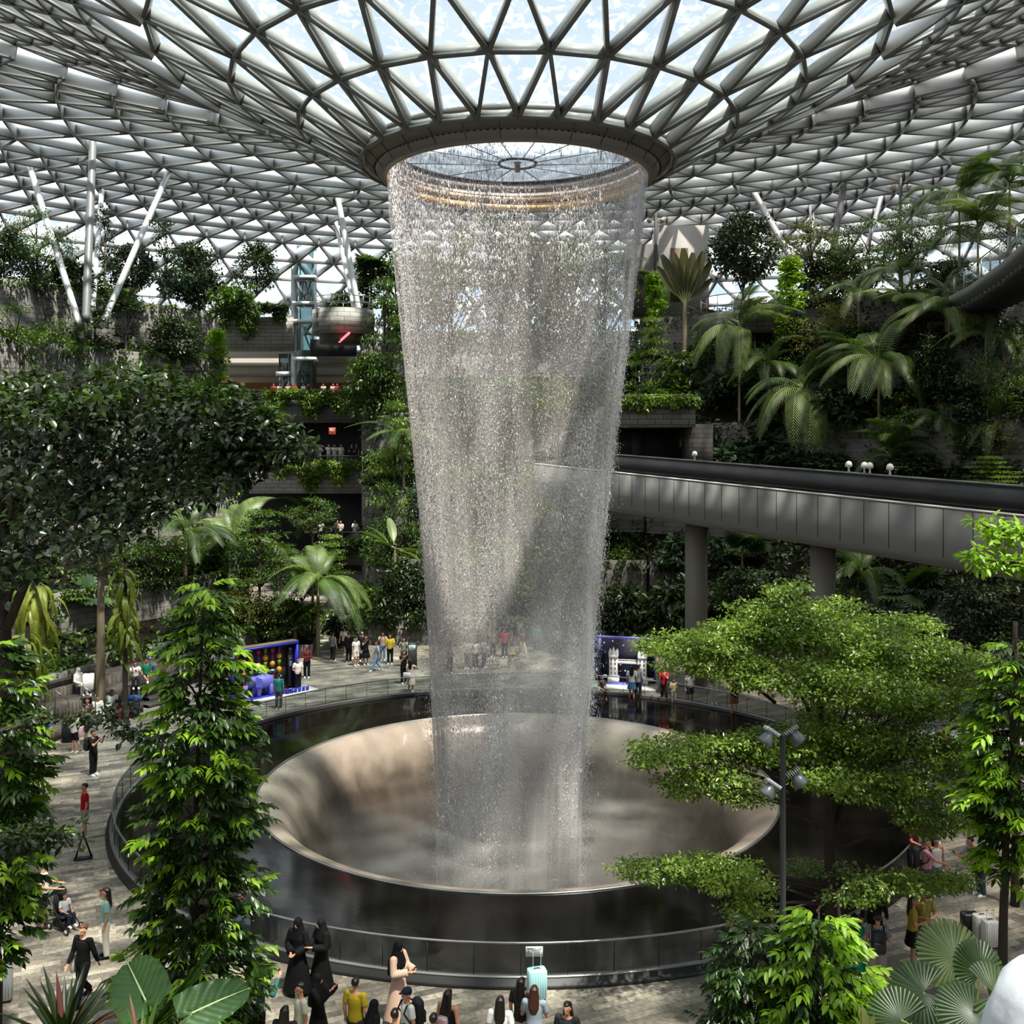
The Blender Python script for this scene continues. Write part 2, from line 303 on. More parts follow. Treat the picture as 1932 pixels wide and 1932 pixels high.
# ---------------------------------------------------------------- plaza floor, pool, funnel
m = MB(); m.lathe([(13.85, 0), (84, 0)], 120, (AX, AY, 0)); tag(m.build('floor', M_PAVE), kind='structure')
pool = thing('pool', (AX, AY, 0), 'round black stone pool with a wide funnel opening under the waterfall', 'pool')
def watermat(name, col, rough, bump, scale, spec=.5, stretch=1., noise=0.):
    m, N, L, out = newmat(name); b = N.new('ShaderNodeBsdfPrincipled'); b.inputs['Base Color'].default_value = lin(col); b.inputs['Roughness'].default_value = rough; b.inputs['IOR'].default_value = 1.4; b.inputs['Specular IOR Level'].default_value = spec
    g = N.new('ShaderNodeTexCoord'); mp = N.new('ShaderNodeMapping'); mp.inputs['Scale'].default_value = (1, 1, stretch); L.new(g.outputs['Object'], mp.inputs[0])
    nz = N.new('ShaderNodeTexNoise'); nz.inputs['Scale'].default_value = scale; nz.inputs['Detail'].default_value = 5; nz.inputs['Distortion'].default_value = .6; L.new(mp.outputs[0], nz.inputs[0])
    bp = N.new('ShaderNodeBump'); bp.inputs['Strength'].default_value = bump; bp.inputs['Distance'].default_value = .05; L.new(nz.outputs[0], bp.inputs['Height']); L.new(bp.outputs[0], b.inputs['Normal'])
    if noise:
        c = lin(col); mx = N.new('ShaderNodeMix'); mx.data_type = 'RGBA'; mx.inputs[6].default_value = [x*(1-noise) for x in c[:3]]+[1]; mx.inputs[7].default_value = [x*(1+noise) for x in c[:3]]+[1]; L.new(nz.outputs[0], mx.inputs[0]); L.new(mx.outputs[2], b.inputs['Base Color'])
    L.new(b.outputs[0], out.inputs[0]); return m
M_POOL = watermat('black_water', '110f0d', .08, .06, .9, .18)
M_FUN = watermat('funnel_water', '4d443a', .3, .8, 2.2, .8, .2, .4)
MB().lathe([(13.62, .1), (9.25, .1)], 120).build('water_surface', M_POOL, pool, True)
MB().lathe([(9.27, .1), (9.27, .14), (9.2, .14), (9.2, .05)], 120).build('rim_strip', M_RAIL, pool, True)
fp = [(9.2, .09), (9.0, .08), (8.8, .03), (8.6, -.08), (8.4, -.26), (8.15, -.6), (7.85, -1.15), (7.5, -1.95), (7.05, -3.1), (6.5, -4.6), (5.8, -6.6), (5., -8.8), (4.2, -11), (3.4, -13.5), (.01, -13.6)]
nt = M_FUN.node_tree; N, L = nt.nodes, nt.links; bs = next(n for n in N if n.type == 'BSDF_PRINCIPLED'); old = bs.inputs['Base Color'].links[0].from_socket      # sunlit band put into the wall colour at the top, darker below
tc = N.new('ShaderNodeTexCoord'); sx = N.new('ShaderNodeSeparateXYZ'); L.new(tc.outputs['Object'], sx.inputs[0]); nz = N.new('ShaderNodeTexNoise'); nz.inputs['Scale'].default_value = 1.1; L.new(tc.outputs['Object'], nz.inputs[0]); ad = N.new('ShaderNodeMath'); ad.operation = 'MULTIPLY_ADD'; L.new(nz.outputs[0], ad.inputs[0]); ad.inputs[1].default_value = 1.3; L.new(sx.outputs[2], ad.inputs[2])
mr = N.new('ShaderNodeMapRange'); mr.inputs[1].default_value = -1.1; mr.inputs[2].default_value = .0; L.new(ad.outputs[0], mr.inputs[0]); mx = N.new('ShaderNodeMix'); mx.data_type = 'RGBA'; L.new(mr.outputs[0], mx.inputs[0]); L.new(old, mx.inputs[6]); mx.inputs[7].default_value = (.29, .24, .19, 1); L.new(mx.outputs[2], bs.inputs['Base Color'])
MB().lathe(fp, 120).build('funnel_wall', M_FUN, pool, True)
# glass fence round the pool
fence = thing('pool_fence', (AX, AY, 0), 'curved glass fence with steel handrail around the pool', 'fence')
MB().lathe([(13.9, 0), (13.9, .1), (13.8, .1), (13.8, .2), (13.6, .2), (13.6, -.05)], 150).build('plinth', M_DARK, fence)
MB().lathe([(13.79, .2), (13.79, .24), (13.62, .24), (13.62, .2)], 150, close=True).build('kick_strip', mat('8a8987', .35, .7, name='strip_metal'), fence, True)
MB().lathe([(13.7, .2), (13.7, .95)], 150).build('glass_panels', M_FGLASS, fence, True)
a = np.linspace(0, 2*PI, 181); MB().tube(np.c_[13.7*np.cos(a), 13.7*np.sin(a), .97+0*a], .028, 8, False).build('handrail', M_RAIL, fence, True)
for k in range(80):
    t = 2*PI*k/80; c, s = math.cos(t), math.sin(t); MB().bar((13.7*c, 13.7*s, .22), (13.7*c, 13.7*s, .95), .018).build('panel_joint', M_BLACK, fence)

# ---------------------------------------------------------------- falling water
def col_r(z): return np.interp(z, [-12, 0, 1.5, 4, 7.5, 11.1, 16, 19, 20.5, 21.2, 23], [2.4, 2.6, 2.7, 2.85, 3.08, 3.43, 3.98, 4.32, 4.47, 4.55, 4.6])
def col_c(z): return np.interp(z, [-12, 22], [-.45, 0.])
nd = 430000
z = R0.uniform(-9, 22.9, nd)
k = R0.integers(0, 420, nd); ang0 = R0.uniform(0, 2*PI, 420); wgt = R0.uniform(.02, .12, 420)
ang = np.where(R0.random(nd) < .62, ang0[k]+R0.normal(0, 1, nd)*wgt[k], R0.uniform(0, 2*PI, nd))
strip = np.sin(ang*7+1.3)*.5+np.sin(ang*17+.4)*.3+np.sin(ang*3+2)*.4
keep = R0.random(nd) < np.clip(.5+.55*strip, .1, 1); z, ang = z[keep], ang[keep]; nd = len(z)
drop = np.clip((22.9-z)/20, 0, 1)
rad = col_r(z)+R0.normal(0, 1, nd)*(.02+.17*drop)+np.where(R0.random(nd) < .04, R0.normal(0, .55, nd)*drop, 0)
C = np.c_[AX+col_c(z)+rad*np.cos(ang), AY+rad*np.sin(ang), z]
sz = R0.uniform(.004, .009, nd)*(1+R0.exponential(.45, nd)); ln = sz*np.where(z > 19.5, R0.uniform(2, 9, nd), R0.uniform(1.2, 3.2, nd))
o6 = np.array([[1, 0, -.6], [-.5, .87, -.6], [-.5, -.87, -.6], [0, 0, 1.6]])
V = C[:, None]+o6[None]*np.stack([sz, sz, ln], 1)[:, None]
tf = np.array([[0, 1, 3], [1, 2, 3], [2, 0, 3], [0, 2, 1]])
m_, N, L, out = newmat('water_drops'); d = N.new('ShaderNodeBsdfDiffuse'); d.inputs[0].default_value = (1, .97, .97, 1); t = N.new('ShaderNodeBsdfTranslucent'); t.inputs[0].default_value = (1, .97, .97, 1); g = N.new('ShaderNodeBsdfGlossy'); g.inputs[1].default_value = .25
mx = N.new('ShaderNodeMixShader'); L.new(d.outputs[0], mx.inputs[1]); L.new(t.outputs[0], mx.inputs[2]); mx.inputs[0].default_value = .5; m2 = N.new('ShaderNodeMixShader'); m2.inputs[0].default_value = .15; L.new(mx.outputs[0], m2.inputs[1]); L.new(g.outputs[0], m2.inputs[2]); L.new(m2.outputs[0], out.inputs[0])
M_DROP = m_
fall = thing('waterfall', (0, 0, 0), 'tall round curtain of falling water between the roof ring and the pool funnel', 'waterfall')
m = MB(); m.add(V, None, (tf[None]+4*np.arange(nd)[:, None, None]).reshape(-1, 3)); tag(m.build('droplets', M_DROP, fall), kind='stuff')
# thin spray between the drops: optical depth grows where the sheet is seen edge-on
m_, N, L, out = newmat('spray'); tr = N.new('ShaderNodeBsdfTransparent'); w = N.new('ShaderNodeBsdfTranslucent'); w.inputs[0].default_value = (1, .96, .94, 1); df = N.new('ShaderNodeBsdfDiffuse'); df.inputs[0].default_value = (1, .96, .94, 1); g0 = N.new('ShaderNodeNewGeometry'); va = N.new('ShaderNodeVectorMath'); va.operation = 'MULTIPLY_ADD'; L.new(g0.outputs['Normal'], va.inputs[0]); va.inputs[1].default_value = (.5, .5, .5); va.inputs[2].default_value = (0, 0, 1); vn = N.new('ShaderNodeVectorMath'); vn.operation = 'NORMALIZE'; L.new(va.outputs[0], vn.inputs[0]); L.new(vn.outputs[0], w.inputs['Normal']); L.new(vn.outputs[0], df.inputs['Normal'])
wd = N.new('ShaderNodeMixShader'); wd.inputs[0].default_value = .5; L.new(w.outputs[0], wd.inputs[1]); L.new(df.outputs[0], wd.inputs[2])
ge = N.new('ShaderNodeNewGeometry'); mp = N.new('ShaderNodeMapping'); mp.inputs['Scale'].default_value = (1, 1, .06); L.new(ge.outputs['Position'], mp.inputs[0]); nz = N.new('ShaderNodeTexNoise'); nz.inputs['Scale'].default_value = 1.7; nz.inputs['Detail'].default_value = 4; nz.inputs['Roughness'].default_value = .6; L.new(mp.outputs[0], nz.inputs[0])
mr = N.new('ShaderNodeMapRange'); mr.inputs[1].default_value = .36; mr.inputs[2].default_value = .72; mr.inputs[3].default_value = .3; mr.inputs[4].default_value = 2.; L.new(nz.outputs[0], mr.inputs[0])
dt = N.new('ShaderNodeVectorMath'); dt.operation = 'DOT_PRODUCT'; L.new(ge.outputs['Normal'], dt.inputs[0]); L.new(ge.outputs['Incoming'], dt.inputs[1]); ab = N.new('ShaderNodeMath'); ab.operation = 'ABSOLUTE'; L.new(dt.outputs['Value'], ab.inputs[0])
mxm = N.new('ShaderNodeMath'); mxm.operation = 'MAXIMUM'; mxm.inputs[1].default_value = .11; L.new(ab.outputs[0], mxm.inputs[0])
tau = N.new('ShaderNodeMath'); tau.operation = 'DIVIDE'; L.new(mr.outputs[0], tau.inputs[0]); L.new(mxm.outputs[0], tau.inputs[1])
sc_ = N.new('ShaderNodeMath'); sc_.operation = 'MULTIPLY'; L.new(tau.outputs[0], sc_.inputs[0]); sx = N.new('ShaderNodeSeparateXYZ'); L.new(ge.outputs['Position'], sx.inputs[0]); hz0 = N.new('ShaderNodeMapRange'); hz0.inputs[1].default_value = 21; hz0.inputs[2].default_value = -3; L.new(sx.outputs[2], hz0.inputs[0]); pw = N.new('ShaderNodeMath'); pw.operation = 'POWER'; L.new(hz0.outputs[0], pw.inputs[0]); pw.inputs[1].default_value = 2.6; hz_ = N.new('ShaderNodeMath'); hz_.operation = 'MULTIPLY_ADD'; L.new(pw.outputs[0], hz_.inputs[0]); hz_.inputs[1].default_value = -.2; hz_.inputs[2].default_value = -.034; L.new(hz_.outputs[0], sc_.inputs[1])
ex = N.new('ShaderNodeMath'); ex.operation = 'EXPONENT'; L.new(sc_.outputs[0], ex.inputs[0]); iv = N.new('ShaderNodeMath'); iv.operation = 'SUBTRACT'; iv.inputs[0].default_value = 1; L.new(ex.outputs[0], iv.inputs[1])
ms = N.new('ShaderNodeMixShader'); L.new(iv.outputs[0], ms.inputs[0]); L.new(tr.outputs[0], ms.inputs[1]); L.new(wd.outputs[0], ms.inputs[2]); L.new(ms.outputs[0], out.inputs[0])
M_SPRAY = m_
m = MB()
for f_ in (1.03, .98, .92):
    zz = np.linspace(-11, 21.5 if f_ < 1 else 21.9, 34); prof = np.c_[col_r(zz)*f_, zz]
    nv = 72; aa = np.linspace(0, 2*PI, nv, endpoint=False); V = np.zeros((34, nv, 3)); V[..., 0] = AX+col_c(zz)[:, None]+prof[:, :1]*np.cos(aa); V[..., 1] = AY+prof[:, :1]*np.sin(aa); V[..., 2] = zz[:, None]
    j = np.arange(nv); kk = (j+1) % nv; m.add(V, np.concatenate([np.stack([i*nv+j, i*nv+kk, (i+1)*nv+kk, (i+1)*nv+j], 1) for i in range(33)]))
tag(m.build('spray', M_SPRAY, fall, True), kind='stuff')

# mist hanging in the funnel
m_, N, L, out = newmat('mist'); tr = N.new('ShaderNodeBsdfTransparent'); w = N.new('ShaderNodeBsdfTranslucent'); w.inputs[0].default_value = (.95, .9, .84, 1); df = N.new('ShaderNodeBsdfDiffuse'); df.inputs[0].default_value = (.95, .9, .84, 1); wd = N.new('ShaderNodeMixShader'); L.new(w.outputs[0], wd.inputs[1]); L.new(df.outputs[0], wd.inputs[2])
tc = N.new('ShaderNodeTexCoord'); ln = N.new('ShaderNodeVectorMath'); ln.operation = 'LENGTH'; cb = N.new('ShaderNodeVectorMath'); cb.operation = 'MULTIPLY'; cb.inputs[1].default_value = (1, 1, 0); L.new(tc.outputs['Object'], cb.inputs[0]); L.new(cb.outputs[0], ln.inputs[0])
fa = N.new('ShaderNodeMapRange'); fa.inputs[1].default_value = 7.6; fa.inputs[2].default_value = 3.; L.new(ln.outputs['Value'], fa.inputs[0]); nz = N.new('ShaderNodeTexNoise'); nz.inputs['Scale'].default_value = .55; nz.inputs['Detail'].default_value = 3; L.new(tc.outputs['Object'], nz.inputs[0])
mu = N.new('ShaderNodeMath'); mu.operation = 'MULTIPLY'; L.new(fa.outputs[0], mu.inputs[0]); L.new(nz.outputs[0], mu.inputs[1]); m3 = N.new('ShaderNodeMath'); m3.operation = 'MULTIPLY'; m3.inputs[1].default_value = .3; L.new(mu.outputs[0], m3.inputs[0])
ms = N.new('ShaderNodeMixShader'); L.new(m3.outputs[0], ms.inputs[0]); L.new(tr.outputs[0], ms.inputs[1]); L.new(wd.outputs[0], ms.inputs[2]); L.new(ms.outputs[0], out.inputs[0])
m = MB()
for zz, rr_ in ((-1.4, 7.6), (-2.3, 7.2), (-3.4, 6.8), (-4.8, 6.3)): m.lathe([(rr_, zz), (rr_*.6, zz+.2), (.01, zz+.35)], 60)
tag(m.build('mist', m_, fall, True, (AX, AY, 0)), kind='stuff')
# ---------------------------------------------------------------- terraced hills (the setting)
TV, TQ, TN = [], [], [0]
def terr(m):
    for v in m.v: TV.append(v)
    for q in m.q: TQ.append(np.asarray(q)+TN[0])
    TN[0] += m.n
def resample(p, n):
    p = np.asarray(p, float); d = np.r_[0, np.cumsum(np.linalg.norm(np.diff(p, axis=0), axis=1))]; t = np.linspace(0, d[-1], n)
    return np.stack([np.interp(t, d, p[:, k]) for k in range(p.shape[1])], 1)
def hill(side, inner, outer, steps, plateau, n=40):
    a, b = resample(inner, n), resample(outer, n); wall, bed = MB(), MB(); L_ = []
    for i, (t, z0, z1) in enumerate(steps):
        p = a+(b-a)*t; L_.append((p, z0, z1))
    for i, (p, z0, z1) in enumerate(L_):
        lo, hi = np.c_[p, np.full(n, z0-.6)], np.c_[p, np.full(n, z1+.35)]
        back = p+nrm(b-a)*.3; hb = np.c_[back, np.full(n, z1+.35)]; j = np.arange(n-1)
        wall.add(np.vstack([lo, hi, hb, np.c_[back, np.full(n, z1-.2)]]), np.concatenate([np.stack([k*n+j, k*n+j+1, (k+1)*n+j+1, (k+1)*n+j], 1) for k in range(3)]))
        if i+1 < len(L_): e, ze = L_[i+1][0], L_[i+1][1]
        else: e, ze = p+nrm(b-a)*plateau, z1
        bed.add(np.vstack([np.c_[p, np.full(n, z1)], np.c_[e, np.full(n, ze)]]), np.stack([j, j+1, n+j+1, n+j], 1))
    for k in (0, -1):                      # closes the ends of the hill
        q = [np.array([*L_[0][0][k], -.2])]
        for (p, z0, z1) in L_: q += [np.array([*p[k], z0]), np.array([*p[k], z1])]
        q = np.array(q); g = q.copy(); g[:, 2] = -.2; j = np.arange(len(q)-1); nq = len(q)
        wall.add(np.vstack([q, g]), np.stack([j, j+1, nq+j+1, nq+j], 1))
    tag(wall.build('wall_'+side, M_STONE), kind='structure'); tag(bed.build('ground_'+side, M_SOIL), kind='structure')
    terr(bed); return a, b, L_
ST = [(0, 0, 1.6), (.2, 2.6, 4.4), (.42, 6.2, 8.6), (.64, 11, 13.6), (.84, 16, 18.4), (1., 19.6, 22.4)]
arc = lambda r, d0, d1, n=12: [(AX+r*math.cos(math.radians(d)), AY+r*math.sin(math.radians(d))) for d in np.linspace(d0, d1, n)]
HL = hill('left', arc(24.6, 228, 130)+[(-14.6, 58.6)], [(-44, 5), (-43, 25), (-38, 46), (-32.5, 61), (-28, 71), (-23.5, 80)], ST, 14)
HR = hill('right', [(8.6, 61.5), (13, 58), (18.5, 52), (21.8, 45), (23.4, 37), (23, 28), (20, 19)], [(10.5, 83), (19, 78), (28, 66), (35, 54), (39, 42), (41, 28), (40, 12)], ST, 14)
ST2 = [(0, 0, 1.4), (.22, 2.6, 4.4), (.45, 6.2, 9), (.7, 11.5, 14.5), (1., 18, 21.4)]
HC = hill('rear', [(-9.6, 66), (-9, 62.5), (-2, 62), (4, 62), (8.4, 61.6)], [(-12.5, 84), (-8, 84), (-2, 84), (4, 84), (10.4, 83)], ST2, 16)
# hill on the camera's own side of the hall, seen only in reflections and as shade
hill('near', arc(46, 232, 308, 16), arc(58, 232, 308, 16), [(0, 0, 8), (.4, 9, 14), (1, 15, 20)], 10)
# passage planter in front of the tunnel
m = MB(); pp = [(-14.9, 58.2), (-11.6, 58.6), (-12.2, 64), (-14.4, 72), (-19, 74)]
m.prism(pp, 0, .75); tag(m.build('wall_passage', M_STONE), kind='structure'); m2 = MB(); q = np.array([[*p, .8] for p in pp]); m2.add(q, [[0, 1, 2, 3]], [[0, 3, 4]]); tag(m2.build('ground_passage', M_SOIL), kind='structure'); terr(m2)
BVH = BVHTree.FromPolygons([tuple(v) for v in np.concatenate(TV)], [tuple(int(i) for i in q) for q in np.concatenate(TQ)])
def tz(x, y):
    h = BVH.ray_cast(Vector((x, y, 60)), Vector((0, 0, -1))); return h[0].z if h[0] is not None else 0.

# seating steps on the left, concentric with the pool
def ringblock(name, r0, r1, d0, d1, z0, z1, mm, n=30):
    return tag(MB().lathe([(r0, z0), (r0, z1), (r1, z1), (r1, z0)], n, (AX, AY, 0), math.radians(d0), math.radians(d1), True).build(name, mm), kind='structure')
ringblock('floor_bench_step', 19.9, 21.4, 150, 200, 0, .42, M_WOOD)
ringblock('floor_middle_step', 21.4, 22.8, 140, 200, 0, .84, M_WOOD)
ringblock('floor_upper_step', 22.8, 24.6, 128, 205, 0, 1.26, M_WOOD)
ringblock('wall_planter', 23.0, 23.3, 150, 168, 1.26, 1.9, M_STONE)
for d in (147.5, 146.0, 144.5):
    ringblock('floor_stair', 20.2+(147.5-d)*.4, 21.4, d-4, d+1, 0, .14*(1+(147.5-d)/1.5), M_WOOD, 6)
def handrail(lab, a, b, h=.95):
    a, b = np.array(a, float), np.array(b, float); t = thing('stair_handrail', a, lab, 'handrail'); d = b-a
    MB().tube([(0, 0, 0), (0, 0, h*.96), (0, 0, h)], .024).build('post', M_RAIL, t); MB().tube([d, d+(0, 0, h*.9), d+(0, 0, h)], .024).build('post', M_RAIL, t)
    MB().tube([(0, 0, h), d/2+(0, 0, h), d+(0, 0, h)], .028).build('rail', M_RAIL, t)
for lab, pa, pb in (('steel stair handrail above the bench, beside the blue-shirted sitter', (104, 1345, .84), (129, 1362, .42)), ('steel stair handrail beside the two people in white on the bench', (155, 1335, .84), (180, 1352, .42)), ('steel handrail on the upper steps near the woman with crossed ankles', (232, 1292, 1.26), (250, 1298, .84)), ('steel handrail on the upper steps beside the tan suitcase', (283, 1279, 1.26), (302, 1288, .84))):
    handrail(lab, G(*pa), G(*pb))

# ---------------------------------------------------------------- shop levels at the rear left
def band(name, x0, x1, y0, y1, Z, depth, mm):
    a, b = P(x0, y0, Z), P(x1, y1, Z)
    return tag(MB().box(((a[0]+b[0])/2, Z+depth/2, (a[2]+b[2])/2), (b[0]-a[0], depth, a[2]-b[2])).build(name, mm), kind='structure')
band('wall_balcony_top', 230, 552, 598, 662, 96, 5, M_STONE_L)
band('wall_balcony_upper', 440, 760, 765, 797, 95, 8, M_STONE)
band('wall_balcony_middle', 470, 775, 888, 931, 88, 9, M_STONE_L)
band('wall_balcony_lower', 632, 772, 1036, 1066, 76, 14, M_STONE)
band('floor_upper', 440, 760, 757, 766, 95.5, 9, M_WOOD); band('floor_middle', 470, 775, 875, 889, 88.5, 12, M_WOOD); band('floor_lower', 632, 772, 1024, 1037, 76.5, 16, M_WOOD)
M_CREAM = mat('cfc6b4', .6, noise=.05, name='cream_soffit'); M_TAN = mat('8a5f3a', .5, name='tan_wall')
tag(MB().box((-20, 101, EYE+9.0), (22, 9, .3)).build('ceiling_shop', M_CREAM), kind='structure')
band('wall_shop', 230, 680, 668, 722, 103, .3, M_CREAM); band('wall_shop_base', 230, 680, 722, 760, 102.5, .3, M_TAN)
band('trim_shop', 400, 680, 686, 692, 102.6, .3, mat('9c9484', .5)); band('trim_shop', 400, 680, 707, 711, 102.6, .3, mat('8c8474', .5))
lp = tag(band('shop_light_panel', 420, 545, 668, 684, 102.4, .1, mat('fff4e2', .5, emit=.55, name='lit_panel')), 'long lit cream panel over the shop front behind the lift', 'light panel', kind='thing')
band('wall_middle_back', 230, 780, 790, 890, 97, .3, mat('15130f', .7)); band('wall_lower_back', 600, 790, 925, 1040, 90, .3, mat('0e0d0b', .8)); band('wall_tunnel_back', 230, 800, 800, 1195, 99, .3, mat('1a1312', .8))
sg = thing('exit_sign', P(627, 813, 93), 'small red lit exit sign in the dark middle balcony', 'sign'); MB().box((0, 0, 0), (.62, .06, .62)).build('casing', mat('b04a3c', .5, emit=.5, name='red_sign'), sg)
def text(body, size, loc, rot, mm, parent=None, name='lettering'):
    c = bpy.data.curves.new(name, 'FONT'); c.body = body; c.size = size; c.align_x = 'CENTER'; c.align_y = 'CENTER'; c.extrude = .003; c.materials.append(mm)
    o = link(name, c, parent, loc); o.rotation_euler = rot; return o
MB().box((0, -.04, 0), (.4, .02, .09)).build('lettering', M_WHITE, sg); MB().box((-.12, -.04, -.02), (.09, .02, .4)).build('lettering', M_WHITE, sg)
def railing(lab, x0, x1, ytop, ybot, Z, step=1.6):
    a, b = P(x0, ybot, Z), P(x1, ybot, Z); h = P(0, ytop, Z)[2]-a[2]; t = thing('balcony_railing', a, lab, 'railing'); w = b[0]-a[0]
    MB().box((w/2, 0, h), (w, .06, .05)).build('handrail', M_RAIL, t); MB().box((w/2, 0, h/2), (w, .015, h*.92)).build('glass_panel', M_FGLASS, t)
    for k in range(int(w/step)+1): MB().box((k*step, .03, h/2), (.04, .05, h)).build('post', M_RAIL, t)
railing('thin railing on the highest shop balcony below the lift', 470, 690, 736, 757, 94.8); railing('thin glass railing on the middle shop balcony', 525, 770, 860, 875, 87.8); railing('thin railing on the lowest balcony over the tunnel', 632, 722, 1004, 1024, 75.8)
# round stone balcony
c = P(646, 585, 80); rb = thing('round_balcony', (c[0], 80.5, c[2]), 'round stone balcony drum jutting out to the right of the glass lift', 'balcony')
MB().lathe([(.01, 0), (2.45, 0), (2.45, -1.95), (2.3, -1.95), (.01, -1.95)], 48).build('drum', M_STONE_L, rb)
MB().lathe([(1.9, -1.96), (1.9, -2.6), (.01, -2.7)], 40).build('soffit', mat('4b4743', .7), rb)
a = np.linspace(0, 2*PI, 49)
for k, h in enumerate((.45, .95)): MB().tube(np.c_[2.35*np.cos(a), 2.35*np.sin(a), h+0*a], .03, 6, False).build('rail', M_RAIL, rb)
for k in range(18): MB().tube([(2.35*math.cos(k*PI/9), 2.35*math.sin(k*PI/9), z) for z in (0, .5, .95)], .022, 6).build('post', M_RAIL, rb)
t0 = P(640, 645, 79); t1 = P(659, 628, 77); m = MB(); m.bar(t0, t1, .12); tag(m.build('light_strip', mat('ff5a64', .4, emit=3., name='red_light')), 'thin red light strip under the round balcony', 'light')
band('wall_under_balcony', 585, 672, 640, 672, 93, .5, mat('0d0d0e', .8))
# glass lift tower
lx = P(555, 725, 97); lt = thing('glass_lift', (lx[0], 97, 10.), 'glass lift shaft hung on a tall pale steel mast', 'lift')
MB().box((0, 0, 10.8), (.5, .5, 21.6)).build('mast', mat('d3d7d6', .45), lt)
H0, H1 = 5.9, 21.4
m = MB()
for sx in (.45, 1.95):
    for sy in (-.7, .7): m.box((sx, sy, (H0+H1)/2), (.1, .1, H1-H0))
m.build('shaft_frame', mat('8d9898', .4, .3), lt)
for z in (6.4, 10.6, 14.2, 15.9, 18.4): MB().box((1.1, -.1, z), (2.2, 1.5, .32)).build('landing_beam', mat('e3e6e4', .5), lt)
m = MB(); m.box((1.2, -.75, (H0+H1)/2), (1.6, .02, H1-H0)); m.box((2., 0, (H0+H1)/2), (.02, 1.5, H1-H0)); m.build('shaft_glass', glassmat('lift_glass', (.42, .54, .55), .3), lt)
m = MB()
for sx in (-1.5, -.5): m.box((sx, .4, 8.6), (.12, .12, 12.6))
m.build('side_frame', mat('77807f', .4, .3), lt); MB().box((-1., .2, 8.6), (1., .02, 12)).build('side_glass', glassmat('lift_glass_side', (.36, .45, .46), .3), lt)
for z in (5.6, 9.2, 12.): MB().box((-1., 0, z), (1.3, 1., .4)).build('side_beam', mat('d6d9d7', .5), lt)
MB().box((1.2, .1, 16.8), (1.3, 1.2, 2.3)).build('lift_car', mat('9fa6a5', .3, .3), lt)
# cross-braced crane post beside the lift
# ---------------------------------------------------------------- right side: pale building, round terrace, balcony slab, walkway
pb = thing('pale_building', P(1288, 590, 86), 'pale grey box building behind the traveller palm', 'building', rz=.0)
MB().box((.1, 2, 3.6), (4.3, 4, 7.7)).build('body', mat('b7b6b2', .6, noise=.04), pb); MB().box((-.3, -.03, 3.2), (1.5, .06, 4.6)).build('door_panel', mat('6e5a48', .6), pb); MB().box((-3.4, 1.5, 2.8), (2.6, 3, 6)).build('side_wing', mat('6d6c6a', .7), pb)
m = MB(); m.bar((-3.6, 1.2, 5), (-3.6, 1.2, 8.5), .28); m.build('flue', mat('b8b8b4', .4, .4), pb)
c = P(1430, 592, 77); rt = thing('round_terrace', (c[0], 78.5, c[2]), 'round stone viewing terrace with steel rails above the right garden', 'balcony')
MB().lathe([(.01, 0), (4.2, 0), (4.2, -1.7), (.01, -1.7)], 48).build('drum', M_STONE, rt)
for h in (.5, 1.3): MB().tube(np.c_[4.05*np.cos(a), 4.05*np.sin(a), h+0*a], .04, 6, False).build('rail', M_RAIL, rt)
for k in range(20): MB().tube([(4.05*math.cos(k*PI/10), 4.05*math.sin(k*PI/10), z) for z in (0, .6, 1.3)], .03, 6).build('post', M_RAIL, rt)
MB().box((0, 1.2, .7), (2.6, .2, 1.4)).build('notice_board', M_WHITE, rt)
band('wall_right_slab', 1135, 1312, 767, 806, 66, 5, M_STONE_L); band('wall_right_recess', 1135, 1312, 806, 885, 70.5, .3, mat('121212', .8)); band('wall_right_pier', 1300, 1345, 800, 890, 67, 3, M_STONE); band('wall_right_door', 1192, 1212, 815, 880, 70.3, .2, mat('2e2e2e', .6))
railing('thin dark railing on the planted slab right of the waterfall', 1150, 1300, 745, 766, 67)
def sweep(path, prof, close=True):
    """profile (across, up) carried along a plan path"""
    path = np.asarray(path, float); prof = np.asarray(prof, float); d = nrm(np.gradient(path[:, :2], axis=0)); nn = np.c_[d[:, 1], -d[:, 0]]; k, n = len(prof), len(path)
    V = np.zeros((n, k, 3)); V[..., :2] = path[:, None, :2]+nn[:, None]*prof[None, :, :1]; V[..., 2] = path[:, None, 2]+prof[None, :, 1]
    j = np.arange(k if close else k-1); j2 = (j+1) % k
    q = np.concatenate([np.stack([i*k+j, i*k+j2, (i+1)*k+j2, (i+1)*k+j], 1) for i in range(n-1)]); e = [[0, i, i+1] for i in range(1, k-1)] if close else []
    return V.reshape(-1, 3), q, e+[[(n-1)*k+b for b in reversed(x)] for x in e]
wp = resample([(26.8, 62), (26.2, 58), (24.6, 51), (22.9, 45), (21.8, 39), (21.5, 33)][::-1], 30); wp = np.c_[wp, np.full(30, 21.1)]
wk = thing('canopy_walkway', (0, 0, 0), 'curved raised walkway with glass balustrade at the right edge', 'walkway')
MB().add(*sweep(wp, [(0, .35), (0, -.1), (.5, -.5), (2.3, -.5), (2.8, -.1), (2.8, .35), (2.6, .35), (2.6, .05), (.2, .05), (.2, .35)])).build('deck', mat('5b5b5a', .6), wk)
m = MB()
for i in range(0, 29):
    x, y, z = (wp[i]+wp[i+1])/2; m.box((x+1.4, y, z-.6), (2.6, .25, .3))
m.build('underside_ribs', mat('262625', .7), wk)
MB().add(*sweep(wp, [(.08, .35), (.08, 1.35), (.1, 1.35), (.1, .35)])).build('glass_panels', M_GLASS, wk); MB().tube(wp+(.0, 0, 1.4), .035, 6).build('handrail', M_RAIL, wk)
